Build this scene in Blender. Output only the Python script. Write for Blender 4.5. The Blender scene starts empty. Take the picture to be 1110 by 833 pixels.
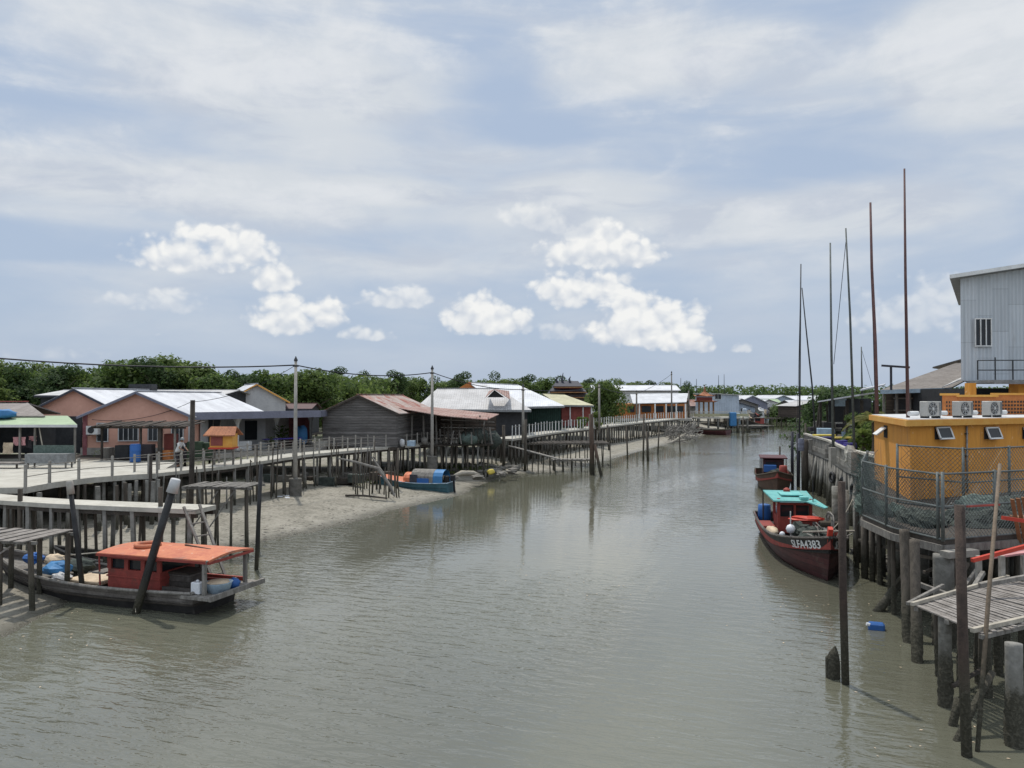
import bpy, bmesh, math, random
from mathutils import Vector, Matrix
R = math.radians
rnd = random.Random(7)
S = bpy.context.scene
C = S.collection

# ------------------------------------------------------------ camera
CAM_Z = 7.0; F = 840.0; HOR = 430.0
cam_d = bpy.data.cameras.new('camera'); cam = bpy.data.objects.new('camera', cam_d); C.objects.link(cam)
cam_d.sensor_width = 36; cam_d.lens = 36*F/1110; cam_d.clip_end = 5000; cam_d.clip_start = .1
PITCH = math.atan((HOR-416.5)/F)
cam.location = (0, 0, CAM_Z); cam.rotation_euler = (R(90)+PITCH, 0, 0)
S.camera = cam
S.render.resolution_x = 1024; S.render.resolution_y = 768
S.view_settings.view_transform = 'Standard'; S.view_settings.look = 'None'
S.view_settings.exposure = 0.1; S.view_settings.gamma = 1

SUN_AZ = R(-20); SUN_EL = R(66)          # azimuth from +Y (the view) towards +X
def G(px, py, z=0.0):                    # point of the photo at height z
    return X3(px, (CAM_Z-z)*F/(py-HOR), z)
def X3(px, D, z=0.0): return Vector(((px-555)/F*D, D, z))
def ZY(py, D): return CAM_Z+(HOR-py)*D/F

# ------------------------------------------------------------ node expression helper
class E:
    def __init__(s, nt, k): s.nt = nt; s.k = k
    def _m(s, op, *a, clamp=False):
        n = s.nt.nodes.new('ShaderNodeMath'); n.operation = op; n.use_clamp = clamp
        for i, v in enumerate((s,)+a):
            if isinstance(v, E): s.nt.links.new(v.k, n.inputs[i])
            else: n.inputs[i].default_value = v
        return E(s.nt, n.outputs[0])
    def __add__(s, o): return s._m('ADD', o)
    def __sub__(s, o): return s._m('SUBTRACT', o)
    def __mul__(s, o): return s._m('MULTIPLY', o)
    def __truediv__(s, o): return s._m('DIVIDE', o)
    __radd__ = __add__; __rmul__ = __mul__
    def sat(s): return s._m('ADD', 0.0, clamp=True)
    def mx(s, o): return s._m('MAXIMUM', o)
    def mn(s, o): return s._m('MINIMUM', o)
    def inv(s): return (s*-1.0)+1.0
    def ss(s, a, b):
        n = s.nt.nodes.new('ShaderNodeMapRange'); n.interpolation_type = 'SMOOTHSTEP'
        s.nt.links.new(s.k, n.inputs[0]); n.inputs[1].default_value = a; n.inputs[2].default_value = b
        return E(s.nt, n.outputs[0])
def comb(nt, x, y, z):
    n = nt.nodes.new('ShaderNodeCombineXYZ')
    for i, v in enumerate((x, y, z)):
        if isinstance(v, E): nt.links.new(v.k, n.inputs[i])
        else: n.inputs[i].default_value = v
    return n.outputs[0]
def sep(nt, sock):
    n = nt.nodes.new('ShaderNodeSeparateXYZ'); nt.links.new(sock, n.inputs[0])
    return [E(nt, o) for o in n.outputs]
def noise(nt, vec, scale, detail=4, rough=.5, dist=0):
    n = nt.nodes.new('ShaderNodeTexNoise'); n.inputs['Scale'].default_value = scale
    n.inputs['Detail'].default_value = detail; n.inputs['Roughness'].default_value = rough
    n.inputs['Distortion'].default_value = dist
    if vec is not None: nt.links.new(vec, n.inputs['Vector'])
    return E(nt, n.outputs['Fac'])
def mixc(nt, f, a, b):
    n = nt.nodes.new('ShaderNodeMix'); n.data_type = 'RGBA'
    if isinstance(f, E): nt.links.new(f.k, n.inputs[0])
    else: n.inputs[0].default_value = f
    for i, v in ((6, a), (7, b)):
        if isinstance(v, (tuple, list)): n.inputs[i].default_value = (v[0], v[1], v[2], 1)
        else: nt.links.new(v, n.inputs[i])
    return n.outputs[2]

# ------------------------------------------------------------ world
W = bpy.data.worlds.new('World'); S.world = W; W.use_nodes = True
nt = W.node_tree; nt.nodes.clear()
WS = 0.1
sky = nt.nodes.new('ShaderNodeTexSky'); sky.sky_type = 'NISHITA'; sky.sun_disc = False
sky.sun_elevation = SUN_EL; sky.sun_rotation = SUN_AZ; sky.air_density = 1.2; sky.dust_density = 1.5
tc = nt.nodes.new('ShaderNodeTexCoord')
dx, dy, dz = sep(nt, tc.outputs['Generated'])
az = dx._m('ARCTAN2', dy); el = dz._m('ARCSINE')
def cc(r, g, b): return tuple((v/255)**2.2/WS for v in (r, g, b))
wv = comb(nt, az, el*2.4, 0.0)
n_big = noise(nt, comb(nt, az*.8+3.1, el*3.4+0.4, 0.2), 2.1, 5, .48, .5)
n_mid = noise(nt, comb(nt, az*.8+1.7, el*3.4+2.0, 0.0), 5.0, 5, .52, .5)
n_fin = noise(nt, comb(nt, az+9, el*1.6, 0.5), 14, 6, .62, .3)
hi = el.ss(0.02, .46)
base = mixc(nt, 0.9, sky.outputs[0], cc(168, 184, 207))
def pix(px, py): return math.atan((px-555)/F), math.atan((430-py)/F*math.cos(math.atan((px-555)/F)))
bias = None      # broad banks and gaps of the high cloud sheet
for (px, py, rx, ry, am) in [(230,50,340,70,.13),(170,195,290,34,.13),(60,262,260,24,-.16),(700,60,210,46,.12),(520,140,170,26,-.10),(860,175,230,46,-.12),
        (1080,40,110,90,.16),(900,232,190,34,.10),(480,262,330,26,-.08),(640,205,120,26,.12),(420,205,90,20,.12),(250,300,330,34,-.06),(350,235,120,20,.05)]:
    a0, e0 = pix(px, py); q = ((az-a0)/(rx/F)); w = ((el-e0)/(ry/F)); g = ((q*q+w*w)*-1.0+1.0).ss(0, 1)*am
    bias = g if bias is None else bias+g
grey = (n_big*0.70+n_mid*0.36+n_fin*.10+bias*1.1+hi*.04-0.068).ss(.38, .68)
grey = (grey*(el.ss(.0, .20)*.7+.3)).sat()
c1 = mixc(nt, grey, base, cc(203, 209, 216))
wsp = (n_mid*0.6+n_fin*0.4+bias*.8).ss(.50, .74)*el.ss(.1, .25)*.75
n_un = noise(nt, comb(nt, az*.9+7.7, el*2.9+4.1, 1.3), 6.5, 6, .58, .5)
c1 = mixc(nt, n_un.ss(.47, .66)*grey*.62, c1, cc(176, 186, 203))
c2 = mixc(nt, wsp, c1, cc(220, 223, 227))
def billow(off):
    v = nt.nodes.new('ShaderNodeTexVoronoi'); v.feature = 'F1'; v.voronoi_dimensions = '2D'; v.inputs['Scale'].default_value = 46; v.inputs['Detail'].default_value = 1.0; v.inputs['Roughness'].default_value = .5
    nd = noise(nt, comb(nt, az, el, 5.0), 30, 2, .5)
    nt.links.new(comb(nt, az+nd*.02+off[0], el*1.15+nd*.02+off[1], 1.0), v.inputs['Vector']); return E(nt, v.outputs['Distance'])
bl = billow((0, 0)); bl2 = billow((.004, .012))
bf = noise(nt, comb(nt, az*1.0, el*1.25, 3.0), 15, 6, .58, .1)
blobs = [(205,266,64,24,1),(250,264,52,20,1),(297,297,27,16,.8),(180,324,50,12,.62),(135,322,28,9,.55),(312,339,44,21,1),(350,338,28,18,.9),
 (400,360,34,9,.75),(428,319,42,14,.75),(515,336,42,22,1),(548,344,40,18,.85),(612,312,46,20,.85),(655,310,36,18,.85),(580,230,50,17,.6),(608,240,30,12,.5),
 (652,258,58,28,1.1),(620,270,50,16,.95),(688,268,34,18,1),(690,332,52,24,1.1),(715,348,55,26,1.15),(680,352,50,20,1),(745,368,34,13,.9),(806,375,15,7,.7),(600,358,24,10,.5),
 (985,332,62,24,.5),(1010,308,42,22,.5),(1060,354,40,14,.45),(40,382,60,7,.35)]
mask = None; lit = None
for (px, py, rx, ry, st) in blobs:
    a0, e0 = pix(px, py); ra = rx*1.08/F; re = ry*1.22/F
    ex = (az-a0)/ra; ey = (el-(e0-.38*re))/(re*1.25)
    eyb = ey.mn(0.0)*1.7
    f = ((ex*ex+ey*ey+eyb*eyb)*-1.0+1.0).mx(-1.0)*.8*min(1, st+.15)
    lt = f.ss(-.1, .4)*(ey*.75+.34)
    mask = f if mask is None else mask.mx(f)
    lit = lt if lit is None else lit.mx(lt)
    if px in (180, 135, 400, 580, 608, 985, 1010, 1060, 40, 600, 428): pass
thin = None
for (px, py, rx, ry, st) in blobs:
    if st < .8:
        a0, e0 = pix(px, py); q = (az-a0)/(rx*1.6/F); w = (el-e0)/(ry*1.8/F); g = ((q*q+w*w)*-1.0+1.0).ss(0, .5)*(1-st)
        thin = g if thin is None else thin.mx(g)
mk = mask+(bf-.5)*1.9+(bl*-1.0+.40)*.45+.05
m = (mk.ss(.02, .50)*(thin*-1.15+1.0).sat()).sat()
sh = ((bl2-bl)*.7+lit*.85+(bf-.5)*.8+mk*.10+.13).sat()
ccol = mixc(nt, sh, cc(198, 205, 215), cc(238, 238, 236))
c3 = mixc(nt, m*.95, c2, ccol)
# unseen sheet overhead and behind the camera brightened, added for more fill light
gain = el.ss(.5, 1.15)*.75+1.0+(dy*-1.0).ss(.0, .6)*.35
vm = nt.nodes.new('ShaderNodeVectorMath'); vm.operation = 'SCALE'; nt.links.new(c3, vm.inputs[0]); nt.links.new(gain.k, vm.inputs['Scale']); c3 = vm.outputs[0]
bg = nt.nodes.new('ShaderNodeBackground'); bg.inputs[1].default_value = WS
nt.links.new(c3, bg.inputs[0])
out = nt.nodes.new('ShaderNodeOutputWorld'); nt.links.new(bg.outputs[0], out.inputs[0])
W.cycles.sampling_method = 'MANUAL'; W.cycles.sample_map_resolution = 512

# ------------------------------------------------------------ sun
sl = bpy.data.lights.new('sun', 'SUN'); sl.energy = 2.9; sl.angle = R(1.2); sl.color = (1, .95, .87)
sun = bpy.data.objects.new('sun', sl); C.objects.link(sun)
sd = Vector((math.sin(SUN_AZ)*math.cos(SUN_EL), math.cos(SUN_AZ)*math.cos(SUN_EL), math.sin(SUN_EL)))
sun.rotation_euler = (-sd).to_track_quat('-Z', 'Y').to_euler(); sun.location = sd*60

# ------------------------------------------------------------ materials
M = {}
def mat(name, col, rough=.75, col2=None, scale=2.5, var=.3, corr=None, plank=None, tide=False, metal=0, bump=.15, stain=None, spots=None, aniso=None):
    m = bpy.data.materials.new(name); m.use_nodes = True; nt = m.node_tree
    b = nt.nodes['Principled BSDF']
    tc = nt.nodes.new('ShaderNodeTexCoord'); geo = nt.nodes.new('ShaderNodeNewGeometry')
    ob = tc.outputs['Object']
    if aniso:
        mp = nt.nodes.new('ShaderNodeMapping'); mp.inputs['Scale'].default_value = aniso
        nt.links.new(ob, mp.inputs[0]); ob2 = mp.outputs[0]
    else: ob2 = ob
    n1 = noise(nt, ob2, scale, 6, .65); n2 = noise(nt, ob2, scale*7, 4, .6)
    c2 = col2 or tuple(v*(1-var*1.3) for v in col)
    f = (n1*.65+n2*.35).ss(.33, .68)
    c = mixc(nt, f, c2, col)
    if stain:
        n3 = noise(nt, ob2, scale*.6, 7, .7, .5)
        c = mixc(nt, n3.ss(stain[1], stain[1]+.16), c, stain[0])
    if spots:
        n4 = noise(nt, ob, scale*3.2, 3, .5)
        c = mixc(nt, n4.ss(spots[1], spots[1]+.06), c, spots[0])
    oi = nt.nodes.new('ShaderNodeObjectInfo')
    rv = E(nt, oi.outputs['Random'])
    hs = nt.nodes.new('ShaderNodeHueSaturation'); nt.links.new(c, hs.inputs['Color'])
    nt.links.new((rv*.24+.88).k, hs.inputs['Value']); c = hs.outputs[0]
    h = n1*.5+n2*.5
    if plank:
        sx, sy, sz = sep(nt, ob); ax = {'x': sx, 'y': sy, 'z': sz}[plank[0]]
        t = ax/plank[1]; fr = t._m('FRACT'); fl = t._m('FLOOR')
        g = fr.ss(0, .07)*fr.inv().ss(0, .07)
        wn = nt.nodes.new('ShaderNodeTexWhiteNoise'); wn.noise_dimensions = '1D'; nt.links.new(fl.k, wn.inputs['W'])
        pv = E(nt, wn.outputs['Value'])
        hs2 = nt.nodes.new('ShaderNodeHueSaturation'); nt.links.new(c, hs2.inputs['Color'])
        nt.links.new(((pv*.5+.7)*(g*.6+.4)).k, hs2.inputs['Value']); c = hs2.outputs[0]
        h = h*.4+g
    if corr:
        sx, sy, sz = sep(nt, ob); ax = {'x': sx, 'y': sy, 'z': sz}[corr[0]]
        w = (ax*(6.2832/corr[1]))._m('SINE')
        if name.startswith('roof') or name.startswith('cladding'):
            bx = sz if name.startswith('cladding') else (sy if corr[0] == 'x' else sx)
            ca_ = (ax/.82)._m('FLOOR'); cb_ = (bx/2.3+ca_*.37)._m('FLOOR'); fb_ = (bx/2.3+ca_*.37)._m('FRACT')
            wn_ = nt.nodes.new('ShaderNodeTexWhiteNoise'); wn_.noise_dimensions = '2D'; nt.links.new(comb(nt, ca_, cb_, 0.0), wn_.inputs['Vector'])
            tone = E(nt, wn_.outputs['Value'])*.16+.88; lap = fb_.ss(0, .03)*.25+.75
            hs3 = nt.nodes.new('ShaderNodeHueSaturation'); nt.links.new(c, hs3.inputs['Color']); nt.links.new((tone*lap).k, hs3.inputs['Value']); c = hs3.outputs[0]
        h = h*.3+w*.9
    if tide:
        px_, py_, pz = sep(nt, geo.outputs['Position'])
        nz = noise(nt, geo.outputs['Position'], 2.2, 5, .7)
        tz = pz+(nz-.5)*1.3
        nb = noise(nt, geo.outputs['Position'], 16, 3, .6)
        wet = mixc(nt, nb.ss(.48, .6), (.018, .017, .013), (.085, .078, .06))
        k = tz.ss(tide-.12, tide+.25).inv()
        c = mixc(nt, k, c, wet)
        c = mixc(nt, tz.ss(tide-.1, tide+.9).inv()*.55, c, (.07, .065, .045))
        h = h+nb*k*1.6
    nt.links.new(c, b.inputs['Base Color']); b.inputs['Roughness'].default_value = rough
    b.inputs['Metallic'].default_value = metal
    if 'Specular IOR Level' in b.inputs: b.inputs['Specular IOR Level'].default_value = .3
    bp = nt.nodes.new('ShaderNodeBump'); bp.inputs['Strength'].default_value = min(1, bump*3)
    bp.inputs['Distance'].default_value = .03 if not corr else .05
    nt.links.new(h.k, bp.inputs['Height']); nt.links.new(bp.outputs[0], b.inputs['Normal'])
    M[name] = m; return m
mat('concrete', (.36, .34, .30), .85, (.22, .205, .18), 1.2, stain=((.12, .11, .09), .56))
mat('concrete_pale', (.50, .48, .42), .85, (.35, .33, .28), 1.0, stain=((.2, .18, .14), .6))
mat('pile_concrete', (.26, .25, .225), .85, (.15, .145, .13), 1.5, tide=1.0, bump=.3, stain=((.1, .095, .08), .5))
mat('pile_low', (.22, .21, .185), .85, (.12, .115, .10), 1.5, tide=.75, bump=.3, stain=((.08, .075, .06), .5))
mat('pile_wood', (.13, .11, .088), .9, (.055, .047, .038), 2, tide=.9, bump=.35, aniso=(3, 3, .5))
mat('wood_grey', (.25, .235, .21), .85, (.11, .10, .088), 2, aniso=(4, 4, 1))
mat('wood_pale', (.42, .38, .31), .85, (.22, .2, .165), 2)
mat('wood_dark', (.075, .062, .05), .9, (.03, .026, .022), 2)
mat('wood_brown', (.12, .08, .058), .85, (.055, .04, .03), 2.5, tide=1.1, aniso=(4, 4, .6))
mat('bamboo', (.22, .165, .115), .75, (.11, .085, .06), 3, tide=1.3)
mat('slat_wood', (.30, .275, .25), .85, (.13, .115, .1), 4)
mat('board_wall', (.21, .197, .185), .88, (.09, .083, .076), 1.6, plank=('z', .21), aniso=(.5, .5, 6), bump=.3)
mat('board_wall_brown', (.13, .10, .08), .88, (.06, .05, .04), 1.6, plank=('z', .22), aniso=(.5, .5, 6), bump=.3)
mat('pink_plaster', (.72, .41, .31), .85, (.62, .34, .255), .7, stain=((.42, .28, .22), .66))
mat('pink_trim', (.36, .14, .15), .8)
mat('white_plaster', (.56, .56, .55), .85, (.42, .42, .42), .8, stain=((.3, .29, .27), .62))
mat('orange_plaster', (.60, .275, .05), .85, (.50, .215, .04), 1.3, stain=((.36, .17, .06), .53), aniso=(2.6, 2.6, .3), spots=((.62, .36, .16), .66))
mat('orange_trim', (.66, .37, .09), .75, (.6, .27, .05), .8, stain=((.4, .22, .08), .66))
mat('orange_wall', (.52, .19, .055), .85, (.36, .13, .045))
mat('red_wall', (.30, .085, .07), .85, (.2, .06, .05))
mat('green_wall', (.02, .045, .035), .85, corr=('x', .25))
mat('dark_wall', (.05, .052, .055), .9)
mat('roof_white_x', (.62, .63, .64), .55, (.48, .485, .50), .5, corr=('x', .24), stain=((.36, .34, .31), .56))
mat('roof_white_y', (.62, .63, .65), .55, (.48, .485, .51), .5, corr=('y', .24), stain=((.36, .35, .34), .57))
mat('roof_grey_y', (.52, .51, .50), .6, (.38, .37, .36), .5, corr=('y', .24), stain=((.26, .22, .18), .6))
mat('roof_grey_x', (.52, .51, .50), .6, (.38, .37, .36), .5, corr=('x', .24), stain=((.26, .22, .18), .6))
mat('roof_rust_y', (.46, .43, .40), .75, (.30, .19, .15), .9, corr=('y', .24), stain=((.26, .07, .045), .47))
mat('roof_rust_x', (.35, .26, .23), .8, (.22, .12, .095), .9, corr=('x', .24), stain=((.2, .06, .045), .52))
mat('roof_brown_x', (.26, .235, .215), .85, (.17, .15, .135), .7, corr=('x', .4), stain=((.11, .1, .09), .58))
mat('roof_green', (.34, .43, .27), .6, (.26, .34, .21), .6, corr=('x', .24))
mat('roof_yellow', (.47, .45, .30), .6, (.34, .32, .2), .6, corr=('y', .24))
mat('roof_tile_orange', (.40, .17, .085), .8, (.22, .09, .05), 2, corr=('x', .2))
mat('fascia_blue', (.21, .215, .27), .7, (.15, .155, .195), 1)
mat('fascia_dark', (.06, .06, .075), .7)
mat('cladding_x', (.50, .53, .55), .55, (.42, .45, .47), .35, corr=('x', .38), bump=.3, stain=((.30, .29, .27), .54), aniso=(1.5, 1.5, .25))
mat('cladding_blue', (.42, .48, .55), .6, (.33, .38, .44), .5, corr=('x', .38))
mat('steel', (.28, .29, .29), .5, (.16, .165, .165), 3, metal=.4)
mat('steel_dark', (.07, .075, .08), .55, (.035, .037, .04), 3, metal=.3)
mat('galvanised', (.15, .165, .16), .55, (.085, .095, .09), 3, metal=.4)
mat('rust', (.082, .058, .046), .85, (.04, .030, .025), 4, tide=1.2, bump=.3)
mat('white_paint', (.72, .72, .70), .5, (.55, .55, .53), 2, stain=((.4, .36, .3), .64))
mat('white_plastic', (.74, .75, .76), .4, (.6, .62, .64), 2)
mat('black_paint', (.03, .031, .034), .6, (.012, .012, .013), 3, bump=.1)
mat('black_pole', (.035, .034, .034), .55, (.015, .015, .015), 3, tide=.5)
mat('glass_dark', (.025, .03, .035), .15, (.02, .022, .025), 1, bump=.02)
mat('red_boat', (.33, .065, .05), .7, (.21, .045, .036), 2.2, stain=((.12, .06, .045), .54))
mat('red_bright', (.50, .06, .035), .5, (.45, .05, .03), 2)
mat('orange_boat', (.56, .215, .11), .75, (.40, .12, .075), 1.6, stain=((.27, .15, .11), .53), spots=((.5, .36, .28), .66))
mat('orange_tarp', (.58, .18, .085), .6, (.42, .12, .06), 2)
mat('teal_paint', (.17, .47, .44), .6, (.08, .31, .31), 1.6, stain=((.28, .38, .34), .55), spots=((.12, .1, .08), .67))
mat('teal_hull', (.055, .13, .16), .6, (.03, .075, .09), 1.6, stain=((.14, .15, .14), .6))
mat('hull_grey', (.14, .125, .11), .75, (.06, .052, .046), 1.6, stain=((.22, .2, .18), .56), plank=('z', .17))
mat('hull_maroon', (.085, .024, .025), .55, (.05, .017, .018), 1.3, stain=((.10, .06, .05), .56), plank=('z', .22))
mat('hull_brown', (.11, .065, .045), .7, (.06, .037, .028), 1.6)
mat('hull_black', (.035, .032, .03), .6, (.015, .014, .014), 2, stain=((.085, .078, .066), .55))
mat('blue_plastic', (.035, .11, .30), .45, (.022, .1, .32), 2)
mat('blue_tarp', (.06, .22, .45), .6, (.045, .16, .34), 2)
mat('light_blue', (.40, .52, .62), .5)
mat('purple_plastic', (.07, .05, .30), .5)
mat('yellow_plastic', (.7, .55, .1), .5)
mat('wood_orange2', (.30, .16, .07), .85)
mat('pink_cloth', (.65, .33, .33), .9)
mat('cream_cloth', (.6, .48, .34), .9)
mat('dark_cloth', (.05, .045, .05), .9)
mat('net', (.085, .10, .085), .95, (.03, .036, .032), 5, bump=.5)
mat('net_green', (.13, .17, .145), .95, (.06, .08, .07), 7, bump=.5)
mat('rope', (.34, .31, .25), .9)
mat('wire', (.02, .022, .03), .6)
mat('trunk', (.12, .095, .07), .9, (.06, .05, .04), 4)
mat('stone', (.17, .16, .14), .9, (.08, .075, .065), 3)
def foliage(name, a, b, c):
    m = bpy.data.materials.new(name); m.use_nodes = True; nt = m.node_tree; bs = nt.nodes['Principled BSDF']
    geo = nt.nodes.new('ShaderNodeNewGeometry')
    n = noise(nt, geo.outputs['Position'], .35, 4, .6)
    n2 = E(nt, geo.outputs['Random Per Island'])
    k = mixc(nt, (n*.6+n2*.4).ss(.3, .7), a, b)
    oi = nt.nodes.new('ShaderNodeObjectInfo')
    k = mixc(nt, (E(nt, oi.outputs['Random'])*.4+n2._m('POWER', 6.0)*.4).sat(), k, c)
    nt.links.new(k, bs.inputs['Base Color']); bs.inputs['Roughness'].default_value = .65
    tr = nt.nodes.new('ShaderNodeBsdfTranslucent'); nt.links.new(k, tr.inputs[0]); mx = nt.nodes.new('ShaderNodeMixShader'); mx.inputs[0].default_value = .55
    nt.links.new(bs.outputs[0], mx.inputs[1]); nt.links.new(tr.outputs[0], mx.inputs[2]); nt.links.new(mx.outputs[0], nt.nodes['Material Output'].inputs[0])
    bs.inputs['Specular IOR Level'].default_value = .25
    M[name] = m
foliage('leaf_mangrove', (.05, .09, .026), (.12, .18, .045), (.16, .2, .06))
foliage('leaf_far', (.07, .115, .042), (.12, .17, .058), (.14, .19, .07))
foliage('leaf_dark', (.036, .066, .028), (.07, .112, .04), (.085, .13, .045))
foliage('leaf_bright', (.06, .11, .02), (.12, .18, .035), (.17, .2, .05))
foliage('leaf_yellow', (.12, .14, .04), (.2, .2, .06), (.24, .2, .09))

def water_mat():
    m = bpy.data.materials.new('water'); m.use_nodes = True; nt = m.node_tree; b = nt.nodes['Principled BSDF']
    geo = nt.nodes.new('ShaderNodeNewGeometry'); P = geo.outputs['Position']
    x, y, z = sep(nt, P)
    u = x*.94-y*.34; v = x*.34+y*.94       # u across, v along the stream
    big = noise(nt, comb(nt, u*.12, v*.05, 0.0), 1, 3, .5)
    b.inputs['Base Color'].default_value = (.1, .09, .06, 1)
    nt.links.new(mixc(nt, big.ss(.35, .65), (.130, .130, .095), (.098, .098, .073)), b.inputs['Base Color'])
    b.inputs['Roughness'].default_value = .04; b.inputs['IOR'].default_value = 1.5
    b.inputs['Specular IOR Level'].default_value = 1.0
    r1 = noise(nt, comb(nt, u*.62, v*1.9, 0.0), 1.6, 3, .55, .3)
    r2 = noise(nt, comb(nt, u*.9, v*1.6, 4.0), 6.5, 2, .5, .2)
    calm = noise(nt, comb(nt, u*.09, v*.03, 7.0), 1, 4, .55, .6).ss(.38, .6)*1.0+.18
    d = (u*-1.0+1.5)._m('ABSOLUTE')         # rougher mid-stream
    h = (r1*1.0+r2*.12)*calm
    bp = nt.nodes.new('ShaderNodeBump'); bp.inputs['Strength'].default_value = .9; bp.inputs['Distance'].default_value = .058
    nt.links.new(h.k, bp.inputs['Height']); nt.links.new(bp.outputs[0], b.inputs['Normal'])
    M['water'] = m
water_mat()
def mud_mat(name, a, b_, wetc, zlo=.0, zhi=.16, green=None):
    m = bpy.data.materials.new(name); m.use_nodes = True; nt = m.node_tree; b = nt.nodes['Principled BSDF']
    geo = nt.nodes.new('ShaderNodeNewGeometry'); P = geo.outputs['Position']; x, y, z = sep(nt, P)
    n1 = noise(nt, P, .6, 8, .65); n2 = noise(nt, P, 4.5, 6, .7); n3 = noise(nt, P, 22, 3, .6)
    c = mixc(nt, (n1*.5+n2*.5).ss(.42, .58), a, b_)
    c = mixc(nt, n2.ss(.56, .66)*.85, c, (.06, .055, .043))
    c = mixc(nt, (z+(n1-.5)*.25).ss(zlo, zhi).inv(), c, wetc)
    if green: c = mixc(nt, (z+(n1-.5)*1.2).ss(.8, 1.1)*n2.ss(.4, .55), c, green)
    nt.links.new(c, b.inputs['Base Color'])
    rr = (z+(n1-.5)*.25).ss(zlo, zhi*1.6)*.5+(n2-.5)*.3+.26
    nt.links.new(rr.k, b.inputs['Roughness'])
    bp = nt.nodes.new('ShaderNodeBump'); bp.inputs['Strength'].default_value = 1.0; bp.inputs['Distance'].default_value = .2
    nt.links.new((n2*.7+n3*.3).k, bp.inputs['Height']); nt.links.new(bp.outputs[0], b.inputs['Normal'])
    M[name] = m
mud_mat('mud', (.31, .285, .23), (.20, .184, .143), (.125, .116, .086), green=(.07, .09, .03))

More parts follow.
